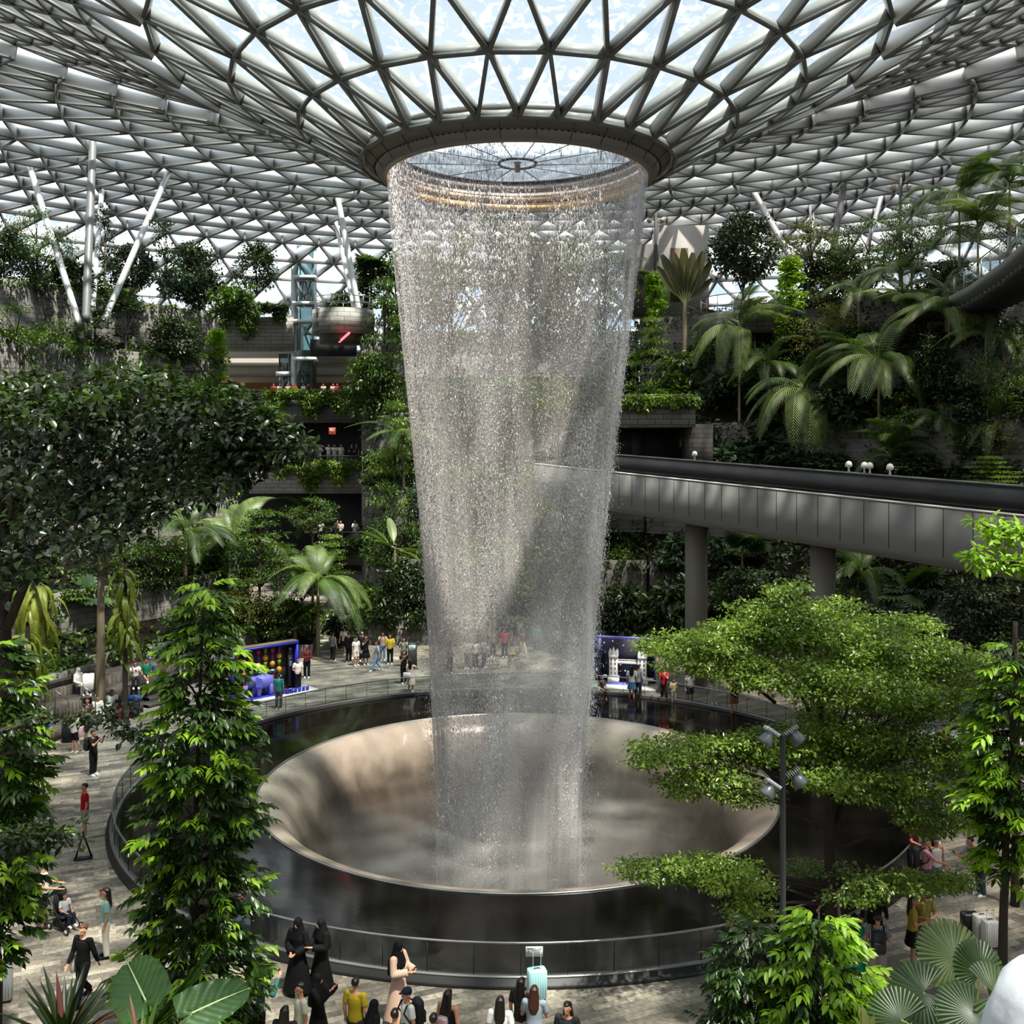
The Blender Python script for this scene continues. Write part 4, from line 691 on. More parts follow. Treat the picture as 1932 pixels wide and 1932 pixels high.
for i, (px, yt, yb, w) in enumerate(((790, 430, 655, 150), (850, 405, 655, 170), (920, 415, 655, 170), (1000, 405, 655, 170), (1080, 420, 655, 170), (1140, 450, 655, 140), (800, 720, 850, 120), (880, 700, 830, 130), (960, 690, 830, 140), (1050, 700, 830, 130), (1120, 720, 840, 100), (820, 880, 1010, 120), (910, 860, 990, 130), (1010, 860, 1000, 140), (1100, 880, 1010, 100), (840, 1030, 1150, 130), (940, 1020, 1150, 140), (1050, 1030, 1160, 140))):
    row = ('top', 'second', 'third', 'lowest')[0 if i < 6 else 1 if i < 11 else 2 if i < 15 else 3]; col_ = ('first', 'second', 'third', 'fourth', 'fifth', 'sixth')[i-(0, 6, 11, 15)[0 if i < 6 else 1 if i < 11 else 2 if i < 15 else 3]]
    T.append((('dense', 'airy', 'tiered', 'round')[i % 4], px, yt, yb, 70, w, f'tree behind the waterfall, {row} row, {col_} from the left', i % 2))
T += [('airy', 1560, 560, 680, 60, 150, 'airy tree under the right columns, mid slope', 1), ('dense', 1620, 600, 720, 60, 120, 'dark tree left of the large dark palm', 1), ('airy', 1450, 640, 760, 60, 140, 'loose tree left of the wide grey-green palm', 0), ('tiered', 1600, 760, 860, 56, 120, 'layered dark tree above the guideway, middle', 0), ('airy', 1720, 720, 860, 52, 150, 'loose dark tree right of the large dark palm', 0), ('dense', 1850, 760, 880, 48, 120, 'dark tree above the yellow-green one at the right', 1), ('shrub', 1720, 850, 900, 50, 110, 'dark bush behind the low palm', 0), ('shrub', 1470, 780, 840, 60, 110, 'dark bush left of the wide palm trunk', 0), ('round', 1780, 470, 600, 58, 120, 'dark round tree left of the walkway end', 2), ('airy', 1590, 500, 620, 64, 130, 'pale airy tree low between the right columns', 1), ('dense', 1350, 610, 700, 66, 90, 'small dark tree below the round terrace', 0), ('airy', 1900, 760, 870, 44, 130, 'loose tree at the right edge, above the guideway', 1), ('shrub', 1660, 620, 680, 60, 120, 'dark bush high on the right slope', 0), ('slender', 1880, 560, 700, 50, 90, 'slim dark tree below the walkway', 1), ('shrub', 1560, 850, 890, 54, 120, 'low dark bush behind the guideway middle', 2)]
T += [('dense', 520, 1120, 1215, 56, 110, 'bushy dark tree in the bed left of the tunnel palm', 1), ('airy', 470, 1080, 1190, 50, 130, 'loose tree at the back of the upper steps', 1), ('dense', 570, 1030, 1130, 62, 90, 'dark bushy tree behind the large tunnel palm', 1), ('shrub', 640, 1150, 1215, 60, 70, 'low bush at the left side of the tunnel mouth', 0)]
FT = {70: 596, 238: 668, 178: 700, 312: 560, 490: 1205, 1228: 745, 1424: 700, 1490: 690, 190: 700, 725: 800, 745: 1000, 590: 1060, 620: 1160, 1870: 1000}
for k, px, yt, yb, Z, w, lab, v in T: tree(k, px, yt, yb, Z, w, lab, v, bark='p' if k in ('slender',) else 'b', foot=FT.get(px) if px != 70 or k == 'slender' else None)
PL = [('broad', 422, 838, 56, 100, 'broad-fronded palm in front of the middle balcony', 11), ('broad', 590, 985, 60, 95, 'tall palm with arching fronds left of the lowest balcony', 9), ('broad', 445, 1030, 52, 130, 'palm with huge drooping fronds behind the fine-leaved tree', 11), ('broad', 600, 1100, 56, 115, 'large palm beside the tunnel entrance', 14), ('broad', 762, 838, 60, 95, 'palm with curved fronds touching the waterfall edge', 8), ('areca', 530, 1080, 56, 90, 'palm with fine leaflets left of the large tunnel palm', 11), ('feather', 350, 1010, 46, 110, 'shaded palm on the left slope', 10),
 ('fan', 150, 1130, 38, 62, 'blue-green fan palm on the left slope above the wall', 14), ('palegreen_fan', 556, 1175, 52, 70, 'pale fan palm behind the lantern display', 16), ('fan', 700, 510, 74, 46, 'spiky palm behind the roof columns', 18),
 ('feather', 1810, 370, 54, 95, 'tallest palm on the right, against the roof', 13), ('feather', 1905, 345, 50, 75, 'palm at the top right corner over the walkway', 11), ('areca', 1845, 430, 52, 85, 'palm with thin banded trunk beside the walkway', 12), ('feather', 1702, 520, 58, 85, 'silvery palm in the upper right garden', 12), ('areca', 1720, 590, 56, 85, 'palm below the silvery palm', 11), ('areca', 1790, 600, 52, 95, 'palm with dark drooping fronds left of the walkway', 12), ('areca', 1395, 622, 62, 90, 'palm with long pale trunk on the right slope', 9), ('areca', 1658, 690, 52, 105, 'large dark palm in the middle of the right slope', 13), ('areca', 1522, 740, 50, 115, 'wide grey-green palm above the guideway', 14), ('areca', 1558, 800, 50, 55, 'small palm to the right of the wide grey-green palm', 9), ('feather', 1680, 860, 46, 80, 'low palm with pale fronds just above the guideway', 13), ('areca', 1785, 800, 48, 75, 'palm with bright new spear on the right slope', 11), ('feather', 1785, 555, 54, 60, 'small palm hidden among the taller right palms', 9),
 ('feather', 1625, 1085, 46, 80, 'dim palm under the guideway right of the column', 10), ('fan', 1725, 1120, 44, 70, 'fan palm under the guideway', 14), ('fan', 1400, 1040, 56, 60, 'dark fan palm left of the near column', 12), ('feather', 1180, 520, 74, 60, 'palm between the waterfall and the pale building', 9), ('areca', 690, 1160, 60, 60, 'small palm in the dark by the tunnel', 8)]
PL = [(k, px, py, Z, r*1.25 if px > 1100 and 'fan' not in k else r, lab, n+3) for k, px, py, Z, r, lab, n in PL]+[('areca', 1620, 560, 60, 90, 'palm with silvery fronds left of the silvery palm pair', 12), ('areca', 1600, 690, 56, 95, 'palm with bright spear left of the large dark palm', 12), ('feather', 1450, 690, 58, 85, 'dark feathery palm left of the wide grey-green palm', 12), ('areca', 1860, 640, 50, 85, 'palm under the walkway with drooping dark fronds', 12), ('areca', 1720, 780, 50, 80, 'palm behind the low pale palm', 12), ('areca', 1880, 800, 44, 80, 'palm at the right edge above the guideway', 12)]
PF = {422: 905, 590: 1090, 445: 1130, 600: 1240, 762: 930, 530: 1180, 350: 1100, 150: 1170, 556: 1215, 700: 0, 1810: 640, 1905: 560, 1845: 700, 1702: 640, 1720: 680, 1790: 740, 1395: 850, 1658: 800, 1522: 885, 1558: 870, 1680: 900, 1785: 870, 1625: 1170, 1725: 1190, 1400: 1100, 1180: 0, 1620: 680, 1600: 800, 1450: 790, 1860: 740, 1880: 890, 690: 1190}
for k, px, py, Z, r, lab, n in PL: palm(k, px, py, Z, r, lab, n, tr=.09 if px > 900 else .12, foot=PF.get(px) if py != 555 else 650)
def fern_column(label, px, y0, y1, wpx, Z, n, lm):
    a, b = P(px, y0, Z), P(px, y1, Z); zb = tz(a[0], Z); t = thing('hanging_fern', (a[0], Z, zb), label, 'fern'); k = link('trunk', TRUNK['d'], t); k.scale = (.12, .12, a[2]-zb); s = wpx/F*Z/1.5
    for i in range(n):
        f = link('frond', FR['fern'][i % 2], t, (R0.normal(0, .12), R0.normal(0, .12), b[2]-zb+(a[2]-b[2])*(i+.5)/n)); q = s*R0.uniform(.8, 1.2); f.scale = (q, q, q); f.rotation_euler = (R0.uniform(-.3, .3), R0.uniform(.1, .8), i*2.4)
fern_column('yellow-green hanging fern, upper, at the left edge', 66, 1095, 1190, 75, 40, 60, 'yellow'); fern_column('yellow-green hanging fern, lower, at the left edge', 52, 1190, 1290, 70, 37, 60, 'yellow'); fern_column('olive fern hanging behind the pale bare trunk', 236, 1070, 1215, 46, 45, 70, 'olive')
palm('paddle', 745, 1035, 63, 60, 'large-leaved plant left of the waterfall', 7, cat='plant')
# traveller palm: a flat fan of paddles in front of the pale building
c = P(1292, 600, 80); tp = thing('traveller_palm', (c[0], 80, min(tz(c[0], 80), c[2])), 'traveller palm with a flat fan of long paddle leaves before the pale building', 'palm'); k = link('trunk', TRUNK['p'], tp); hz = c[2]-tp.location[2]; k.scale = (.2, .2, hz+1.5)
LM['travel'] = leafmat('traveller_leaf', '23260d', '454519', .2, .4, .4)
for i, (an, s) in enumerate(((-.62, 1.25), (-.42, 1.45), (-.2, 1.4), (-.02, 1.5), (.16, 1.4), (.34, 1.5), (.55, 1.35), (1.9, 1.2), (.8, 1.0))):
    f = link('leaf_blade', FR['paddle'][0], tp, (0, 0, hz+1.)); f.scale = (s*1.05, s*.75, s); f.rotation_euler = (PI/2, -(PI/2-an), 0); f.material_slots[0].link = 'OBJECT'; f.material_slots[0].material = LM['travel']
# pale bare trunk on the steps
c = G(184, 1297, 1.26); t = tree('slender', 190, 985, 1085, c[1], 110, 'tall tree with pale knotted bare trunk growing from the seating steps', 0, 'p', .2, base=1.26)
# ---------------------------------------------------------------- the trees nearest to the viewer
def skeleton(mb, pts, r0, r1, sides=9): p = resample(pts, 14); mb.tube(p, np.linspace(r0, r1, 14), sides, True)
def sprays(mb_pair, base, ax, n, rl, ll, lw, bright, droop=.5):
    """pinnate sprays: a short stalk with paired, hanging leaflets; the youngest sprays are bright"""
    for b, a, br in zip(base, ax, bright):
        a = a/np.linalg.norm(a); S = np.cross(a, (0, 0, 1.)); S /= np.linalg.norm(S)+1e-6; U = np.cross(S, a); t = np.linspace(.2, 1, n); L = rl*R0.uniform(.7, 1.2)
        p = b+a*L*t[:, None]-np.array([0, 0, 1])*(L*.35*t**2)[:, None]; q, d, u = [], [], []
        for sd in (-1, 1): q.append(p); d.append(a*.75+S*sd*.9-np.array([0, 0, droop])+R0.normal(0, .12, (n, 3))); u.append(U+S*sd*.2+R0.normal(0, .15, (n, 3)))
        q.append(p[-1:]); d.append((a-np.array([0, 0, .4]))[None]); u.append(U[None]); q, d, u = np.concatenate(q), np.concatenate(d), np.concatenate(u); s = R0.uniform(.75, 1.15, len(q))
        leaves(mb_pair[1 if br else 0], q, d, u, ll*s, lw*s, .14, True, .22)
def column_tree(name, label, x, y, prof, nspray, lean=(0, 0), ll=.25, lw=.085, rl=.42, zb=0., tr=.09, bright=.27):
    """slim tree hung all round with sprays; prof = (height, radius) pairs"""
    prof = np.array(prof, float); t = thing(name, (x, y, zb), label, 'tree'); zt = prof[-1, 0]
    m = MB(); skeleton(m, [(0, 0, -.05), (.05, .02, zt*.3), (lean[0]*.5-.04, .03, zt*.6), (lean[0], lean[1], zt)], tr, .015)
    w = np.interp(np.linspace(prof[0, 0], zt, 200), prof[:, 0], prof[:, 1])+.12; cz = np.interp(R0.random(nspray), np.cumsum(w)/w.sum(), np.linspace(prof[0, 0], zt, 200)); rr = np.interp(cz, prof[:, 0], prof[:, 1])
    wob = 1+.28*np.sin(cz*4.1)+.15*np.sin(cz*9+1); a = R0.uniform(0, 2*PI, nspray); f = R0.random(nspray)**.5*.8; rad = rr*wob*f; cx = np.interp(cz, [0, zt], [0, lean[0]])
    b = np.c_[cx+rad*np.cos(a), rad*np.sin(a), cz]; ax = np.c_[np.cos(a), np.sin(a), R0.uniform(-.2, .7, nspray)]; br = (f > .5) & (R0.random(nspray) < bright*1.6)
    A, B = MB(), MB(); sprays((A, B), b, ax, 5, rl, ll, lw, br); A.build('foliage', LM['gloss'], t); B.build('young_foliage', LM['bright'], t)
    for i in R0.permutation(nspray)[:46]: m.tube([(cx[i]*.9, 0, max(.2, cz[i]-.5)), b[i]*.6+np.array([cx[i]*.4, 0, cz[i]*.4-.1]), b[i]], [.022, .014, .006], 5, False)
    m.build('trunk', M_BARKD, t, True); return t
x0 = P(362, 0, 20)[0]
column_tree('column_tree', 'tall slim tree with bright young leaf tips, left of the pool', x0, 20, [(.5, 1.0), (1.3, 1.3), (2.1, 1.25), (2.7, .95), (3.6, 1.0), (4.6, 1.1), (5.6, 1.1), (6.5, 1.0), (7.4, .85), (8.1, .62), (8.8, .32), (9.6, .1)], 1150, (.25, 0), ll=.23)
column_tree('column_tree', 'leafy tree with bright tips cut off by the left edge', P(-8, 0, 18.5)[0], 18.5, [(2.9, .4), (3.6, .65), (4.6, .75), (5.6, .85), (6.6, .8), (7.4, .75), (8.3, .45), (8.8, .1)], 560, (-.1, 0), ll=.22)
column_tree('column_tree', 'bright leafy tree with knotted bare stem at the right edge', P(1912, 0, 21)[0]-.25, 21, [(3.2, .2), (3.9, .5), (4.4, .8), (5.4, .8), (6.2, .7), (7.0, .75), (7.8, .5), (8.2, .1)], 420, (.35, 0), zb=0, tr=.12, bright=.5)
column_tree('leafy_tree', 'bushy tree with bright yellow-green crown in front of the lamp post base', P(1545, 0, 17)[0], 17, [(.6, .8), (1.6, .95), (2.6, .95), (3.3, .75), (3.9, .5), (4.45, .12)], 560, (0, 0), ll=.22, bright=.62)
column_tree('leafy_tree', 'dark fine-leaved bush left of the lamp post base', P(1420, 0, 17.5)[0], 17.6, [(.8, .6), (1.8, .85), (2.8, .8), (3.5, .5), (4., .1)], 620, (0, 0), ll=.16, lw=.055, rl=.3, bright=.0)
# wide dark tree, top left
t = thing('spreading_tree', (-13.3, 26.5, 0), 'huge dark spreading tree with rounded leaves filling the left side', 'tree'); m = MB()
B0 = np.array([0, 0, 0.]); lw_ = lambda px, py, Z: P(px, py, Z)-np.array([-13.3, 26.5, 0])
skeleton(m, [(0, 0, -.1), (.05, .1, 4), (-.1, 0, 7.5), (-.2, .2, 10.2)], .3, .2)
for pts, r0 in (([(-.2, .2, 10), lw_(60, 860, 27), lw_(150, 768, 28), lw_(300, 730, 28)], .15), ([(0, 0, 7.4), lw_(90, 1000, 26), lw_(200, 960, 27), lw_(360, 880, 28), lw_(490, 850, 28)], .13), ([(-.1, 0, 9), lw_(0, 850, 26), lw_(-60, 760, 26)], .14), ([(0, 0, 8), lw_(60, 950, 25), lw_(180, 1010, 24.5)], .1), ([(-.2, .2, 10.2), lw_(40, 780, 29), lw_(200, 700, 30), lw_(420, 700, 30)], .12)): skeleton(m, pts, r0, .02, 7)
mt = m
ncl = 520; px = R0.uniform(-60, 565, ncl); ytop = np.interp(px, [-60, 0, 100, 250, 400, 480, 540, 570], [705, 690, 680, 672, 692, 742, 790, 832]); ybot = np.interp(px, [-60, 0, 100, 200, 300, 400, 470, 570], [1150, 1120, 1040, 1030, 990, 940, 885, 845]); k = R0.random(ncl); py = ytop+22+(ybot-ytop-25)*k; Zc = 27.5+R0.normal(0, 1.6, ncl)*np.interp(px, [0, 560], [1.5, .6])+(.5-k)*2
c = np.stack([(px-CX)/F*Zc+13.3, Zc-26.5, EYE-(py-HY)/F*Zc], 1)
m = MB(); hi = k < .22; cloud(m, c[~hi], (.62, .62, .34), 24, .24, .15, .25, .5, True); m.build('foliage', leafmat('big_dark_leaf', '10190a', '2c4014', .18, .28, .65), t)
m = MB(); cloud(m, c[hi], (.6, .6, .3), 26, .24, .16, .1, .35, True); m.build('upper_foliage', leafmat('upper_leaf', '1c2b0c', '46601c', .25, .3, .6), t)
for i in R0.permutation(ncl)[:120]: limb(mt, c[i]*np.array([.8, .8, .97])+np.array([0, 0, -.25]), c[i], .02, .006, 0, 3, 4)
mt.build('trunk', M_BARKD, t, True)
# dark drooping branches reaching in from the left edge tree
def side_branch(label, pts, Z, L, w, n, leafm, name='leafy_branch_tree', trunkx=None, tz1=None, fine=True, rad=.22, flat=.35, trunk_r=.12):
    pw = np.array([P(a, b, Z+dz) for a, b, dz in pts]); t = thing(name, (trunkx, pw[0, 1], 0), label, 'tree'); o = np.array([trunkx, pw[0, 1], 0]); m = MB(); skeleton(m, [(0, 0, 0), (.05, 0, tz1*.5), (0, 0, tz1)], trunk_r, .06); skeleton(m, np.vstack([[[0, 0, tz1-.4]], pw-o]), .05, .008, 7); m.build('trunk', M_BARKD, t, True)
    q = resample(pw-o, n)[n//6:]; c = q+R0.normal(0, 1, q.shape)*rad*np.array([1, 1, .5]); m = MB(); cloud(m, c, (rad, rad, rad*.5), 16, L, w, .25, flat, fine); m.build('foliage', LM[leafm], t); return t
side_branch('dark branch with dangling leaves reaching right from the left edge, upper', [(-40, 1385, 0), (90, 1362, 0), (200, 1350, .3), (262, 1385, .5), (300, 1408, .6)], 16.5, .13, .06, 40, 'dark', trunkx=P(-75, 0, 16.5)[0], tz1=7.8, rad=.16)
side_branch('dark branch with dangling leaves reaching right from the left edge, lower', [(-60, 1600, 0), (20, 1580, 0), (70, 1572, .2), (108, 1592, .3)], 16, .14, .07, 44, 'dark', trunkx=P(-95, 0, 16)[0], tz1=6.2, rad=.22)
side_branch('bright leafy branch reaching in at the right edge over the guideway', [(2010, 985, 0), (1945, 1000, 0), (1890, 1012, .2), (1848, 985, .3)], 14, .14, .06, 26, 'bright', trunkx=P(2015, 0, 14)[0], tz1=11.4, rad=.14)
side_branch('bright leafy branch reaching in at the right edge below the guideway', [(2010, 1050, 0), (1945, 1062, 0), (1880, 1060, .2), (1828, 1046, .3)], 13.6, .13, .055, 26, 'bright', trunkx=P(2030, 0, 13.6)[0], tz1=11., rad=.13)
# tiered tree with tiny leaves in front of the pool, right
Zt = 23.6; x0 = P(1566, 0, Zt)[0]; t = thing('tiered_tree', (x0, Zt, 0), 'wide tree with flat tiers of tiny leaves in front of the pool, right', 'tree'); o = np.array([x0, Zt, 0]); m = MB()
w = lambda px, py, dz=0.: P(px, py, Zt+dz)-o
skeleton(m, [(0, 0, -.1), (.03, 0, 1.5), (-.02, .05, 3.2), w(1572, 1450, .2), w(1545, 1320, .4), w(1490, 1190, .4), w(1478, 1110, .4)], .17, .025)
skeleton(m, [(0, 0, 3.0), w(1590, 1500, .5), w(1640, 1380, 1), w(1700, 1290, 1.4)], .1, .02)
TI = [(1300, 1215, -.6, 95, 34), (1400, 1200, .4, 110, 42), (1500, 1185, 0, 110, 46), (1450, 1150, .5, 80, 30), (1600, 1215, .6, 120, 45), (1720, 1240, 0, 120, 46), (1800, 1260, .9, 90, 40), (1350, 1255, -.2, 110, 30), (1480, 1275, -.8, 130, 40), (1620, 1300, -.6, 140, 44), (1750, 1320, -.3, 110, 40), (1560, 1150, .8, 70, 28), (1480, 1112, .3, 42, 24), (1690, 1180, 1.4, 90, 30),
      (1290, 1410, -.9, 95, 32), (1250, 1430, -1.2, 60, 24), (1380, 1420, -.3, 110, 44), (1330, 1475, -.8, 90, 38), (1480, 1400, .6, 100, 44), (1600, 1400, 0, 130, 50), (1720, 1420, -.2, 130, 52), (1800, 1440, .5, 70, 44), (1680, 1490, -.8, 110, 40), (1760, 1545, -.6, 70, 36), (1560, 1470, -1., 80, 30), (1420, 1500, -.5, 50, 26), (1640, 1350, .9, 140, 40), (1840, 1360, 1.2, 50, 30),
      (1250, 1640, -1.3, 90, 26), (1330, 1640, -.9, 100, 36), (1400, 1670, -1.1, 70, 26), (1410, 1720, -1.2, 45, 30), (1700, 1665, -.9, 110, 26), (1780, 1660, -.7, 60, 18), (1620, 1690, -.9, 60, 20), (1545, 1640, .6, 60, 20)]
A, B = MB(), MB(); up_c, lo_c = [], []
for px, py, dz, rx, ry in TI:
    n = int(rx*ry/34); a = R0.uniform(0, 2*PI, n); r = R0.random(n)**.5; qx, qy = px+rx*r*np.cos(a), py+ry*r*np.sin(a)*.75; dd = dz+R0.normal(0, .5, n); c = np.stack([(qx-CX)/F*(Zt+dd)-x0, dd, EYE-(qy-HY)/F*(Zt+dd)], 1); (up_c if py < 1340 else lo_c).append(c)
    e = w(px, py, dz); s = np.array([0, 0, np.clip(e[2]-.9, 1.6, 8.)]); s[:2] = e[:2]*np.clip((s[2]-2)/9, 0, .5); skeleton(m, [s, (s+e)/2+np.array([0, 0, .12]), e], .05, .008, 6)
    for q in c[:7]: m.tube([e, (e+q)/2+np.array([0, 0, .03]), q], [.012, .008, .004], 4, False)
m.build('trunk', M_BARKD, t, True)
for cc, lm, nm in ((np.concatenate(up_c), 'tier', 'upper_foliage'), (np.concatenate(lo_c), 'tier', 'lower_foliage')):
    m = MB(); cloud(m, cc, (.3, .3, .09), 22, .105, .06, .05, .3); m.build(nm, LM[lm], t)
side_branch('small dark tree behind the tiered tree at the right edge', [(1905, 1250, 0), (1880, 1240, 1), (1820, 1250, 2), (1780, 1290, 2)], 27, .15, .09, 46, 'dark', name='small_tree', trunkx=P(1915, 0, 27)[0], tz1=7.6, rad=.5)

# planter ledge just below the frame with the nearest plants
tag(MB().box((0, 7.4, 3.2), (15, 4.4, 6.4)).build('wall_planter_near', M_STONE), kind='structure'); tag(MB().box((0, 7.4, 6.42), (14.6, 4., .1)).build('ground_planter', M_SOIL), kind='structure')
def giant_leaf(mb, tip, base, U, wd, n=70, m_=17):
    """arrow-shaped leaf blade: base lobes, raised midrib, sunken side veins, wavy edge"""
    tip, base, U = np.array(tip, float), np.array(base, float), nrm(np.array(U, float)); ax = nrm(tip-base); S = nrm(np.cross(ax, U)); U = np.cross(S, ax); L = np.linalg.norm(tip-base); t = np.linspace(-.22, 1, n); y = np.linspace(-1, 1, m_)
    hw = wd/2*np.sqrt(np.clip(1-((t-.18)/.84)**2, 0, 1))*(1-.12*t); V = np.zeros((n, m_, 3))
    for i in range(n):
        for j in range(m_):
            lob = -.0 if t[i] > 0 else 0; vein = .007*L*math.cos((t[i]*7-abs(y[j])*2.4)*2*PI); e = .02*L*math.sin(t[i]*26+j)*abs(y[j])**4
            tt = t[i]+(.22 if t[i] < 0 and abs(y[j]) < .12 else 0)
            V[i, j] = base+ax*L*tt+S*(y[j]*hw[i])+U*(abs(y[j])*hw[i]*.28-.16*L*tt*tt+vein+e+(-.012*L if j == m_//2 else 0))
    j = np.arange(m_-1); mb.add(V.reshape(-1, 3), np.concatenate([np.stack([i*m_+j, i*m_+j+1, (i+1)*m_+j+1, (i+1)*m_+j], 1) for i in range(n-1)]))
al = thing('elephant_ear_plant', (-3.0, 8.4, 6.47), 'plant with two giant ribbed heart-shaped leaves at the bottom left', 'plant'); o = np.array([-3.0, 8.4, 6.47])
for tip, bs, U, wd, nm in ((P(232, 1800, 8.9), P(275, 1888, 8.3), (.25, -.9, .55), .47, 'leaf_blade'), (P(472, 1858, 8.3), P(362, 1912, 8.), (.1, -.75, .7), .36, 'leaf_blade')):
    m = MB(); giant_leaf(m, tip-o, bs-o, U, wd); lf = m.build(nm, leafmat('giant_leaf', '24401a', '3d622a', .3, .42, .45, 1.), al, True)
    m = MB(); q = bs-o; skeleton(m, [(0, 0, 0), q*np.array([.4, .4, .6]), q-nrm(np.array(U))*.006], .028, .012, 7); m.build('stem', mat('7d9a54', .4, name='stem_green'), al, True); m = MB(); e = tip-o; ax = e-q; m.tube([q+nrm(np.array(U))*.004, q+ax*.5-nrm(np.array(U))*(.036*np.linalg.norm(ax)), e-nrm(np.array(U))*(.15*np.linalg.norm(ax))], [.010, .007, .002], 6); m.build('midrib', mat('a9bd84', .4, name='midrib_pale'), lf, True)
for a_, b_, lab in ((P(405, 1800, 8.2), P(300, 1925, 8.1), 'leaf_blade'),):
    m = MB(); giant_leaf(m, a_-o, b_-o, (.8, -.5, .3), .13); m.build(lab, LM['gloss'], al, True)
def spiky(label, x, y, z, n, L, w, lm, up=(.3, 1.2), seed_dir=None, name='spiky_plant', cat='plant'):
    t = thing(name, (x, y, 6.47), label, cat); m = MB(); m.tube([(0, 0, 0), (0, 0, (z-6.47)*.5), (0, 0, z-6.47)], .035, 7); m.build('stem', M_BARK, t)
    for i in range(n):
        m = MB(); a = i*2.4; e = R0.uniform(*up); d = np.array([math.cos(a)*math.cos(e), math.sin(a)*math.cos(e), math.sin(e)]); leaves(m, [(0, 0, z-6.47)], [d], [np.array([0, 0, 1])+.01], L*R0.uniform(.8, 1.1), w, .25, True, .12); m.build('leaf_blade', LM[lm] if i % 7 else mat('4a1f12', .4, name='red_leaf'), t)
    return t
spiky('spiky plant with stiff dark blades and some red ones at the bottom left', P(120, 0, 7.6)[0], 7.6, 7.75, 34, .6, .055, 'dark', (.5, 1.35)); spiky('long-bladed green plant between the spiky plant and the giant leaf', P(265, 0, 7.4)[0], 7.4, 7.7, 20, .5, .05, 'mid', (.4, 1.3))
def fanpalm(label, c, pts):
    t = thing('fan_palm', (*c, 6.47), label, 'palm'); o = np.array([*c, 6.47])
    for (px, py, Z, R_, az, el, lm, roll) in pts:
        mb = MB(); n = 34; a = np.linspace(-2.5, 2.5, n); k = 5./n*.52; r = R_*(1-.1*(np.abs(a)/2.5)**2); pt = lambda a, f, z: np.stack([np.cos(a)*r*f, np.sin(a)*r*f, np.full(n, z)-.1*R_*f*f], -1)
        V = np.stack([np.zeros((n, 3)), pt(a-k, .8, -.03*R_), pt(a, .8, .025*R_), pt(a+k, .8, -.03*R_), pt(a-k*.7, 1., -.03*R_), pt(a, .95, .02*R_), pt(a+k*.7, 1., -.03*R_)], 1); q = 7*np.arange(n)[:, None, None]; mb.add(V, (np.array([[1, 4, 5, 2], [2, 5, 6, 3]])[None]+q).reshape(-1, 4), (np.array([[0, 1, 2], [0, 2, 3]])[None]+q).reshape(-1, 3))
        lf = mb.build('fan_leaf', LM[lm], t); p = P(px, py, Z)-o; zn = np.array([roll, -math.cos(el), math.sin(el)]); xa = np.array([math.cos(az), 0, math.sin(az)]); xa = nrm(xa-zn*np.dot(xa, zn)/np.dot(zn, zn)); zn = nrm(zn); ya = np.cross(zn, xa); lf.matrix_local = Matrix(((xa[0], ya[0], zn[0], p[0]), (xa[1], ya[1], zn[1], p[1]), (xa[2], ya[2], zn[2], p[2]), (0, 0, 0, 1))); m = MB(); skeleton(m, [(0, 0, 0), p*np.array([.5, .5, .8]), p], .018, .01, 6); m.build('stem', mat('6d7a3a', .5, name='stem_olive'), t, True)
fanpalm('fan palm with one sunlit pleated leaf among dark ones, bottom right', (3.9, 8.6), [(1802, 1806, 9.2, .36, 2.2, .7, 'pale', .1), (1742, 1872, 8.8, .31, 3.4, .9, 'gloss', -.3), (1852, 1836, 8.7, .28, 1.2, .5, 'gloss', .3), (1880, 1878, 8.3, .3, -.4, .8, 'palm', .3), (1835, 1912, 8., .3, 3.9, .9, 'gloss', 0.), (1700, 1925, 8.4, .28, 2.9, .7, 'gloss', -.2)])  # sun on the lit leaf is put into its paler colour
spiky('small twiggy leafy plant in front of the fan palm', P(1640, 0, 8.2)[0], 8.2, 7.4, 26, .3, .09, 'olive')
# lamp post
t = thing('lamp_post', (P(1477, 0, 20)[0], 20, 0), 'tall dark lamp post with four ribbed floodlights in front of the pool', 'lamp post'); m = MB(); m.tube([(0, 0, 0), (0, 0, 3), (0, 0, 6.55), (0, 0, 6.6)], [.066, .062, .056, .05], 14); m.build('pole', mat('3d3f40', .5, .3, name='pole_grey'), t, True); MB().box((0, 0, .05), (.3, .3, .1)).build('base_plate', M_DARK, t)
for sx, z, dy in ((-1, 6.55, -.05), (1, 6.5, .2), (-1, 5.55, -.15), (1, 5.7, .05)):
    h = np.array([sx*.3, dy, z]); m = MB(); d = nrm(np.array([sx*.55, -.2, -.8])); m.tube([h-d*.12, h+d*.02, h+d*.12, h+d*.16], [.07, .13, .16, .15], 14); hd = m.build('floodlight', mat('6c6f70', .35, .4, name='lamp_grey'), t); m = MB(); m.bar((0, 0, z-.02), h-d*.1, .045); m.build('bracket', M_DARK, hd)
    m = MB(); u = nrm(np.cross(d, (0, 1, 0))); v = np.cross(d, u)
    for k in range(-3, 4): m.bar(h-d*.13+u*.045*k-v*.13, h-d*.13+u*.045*k+v*.13, .012, .07, d)
    m.build('cooling_fins', mat('d4d6d6', .35, .3, name='fin_white'), hd)
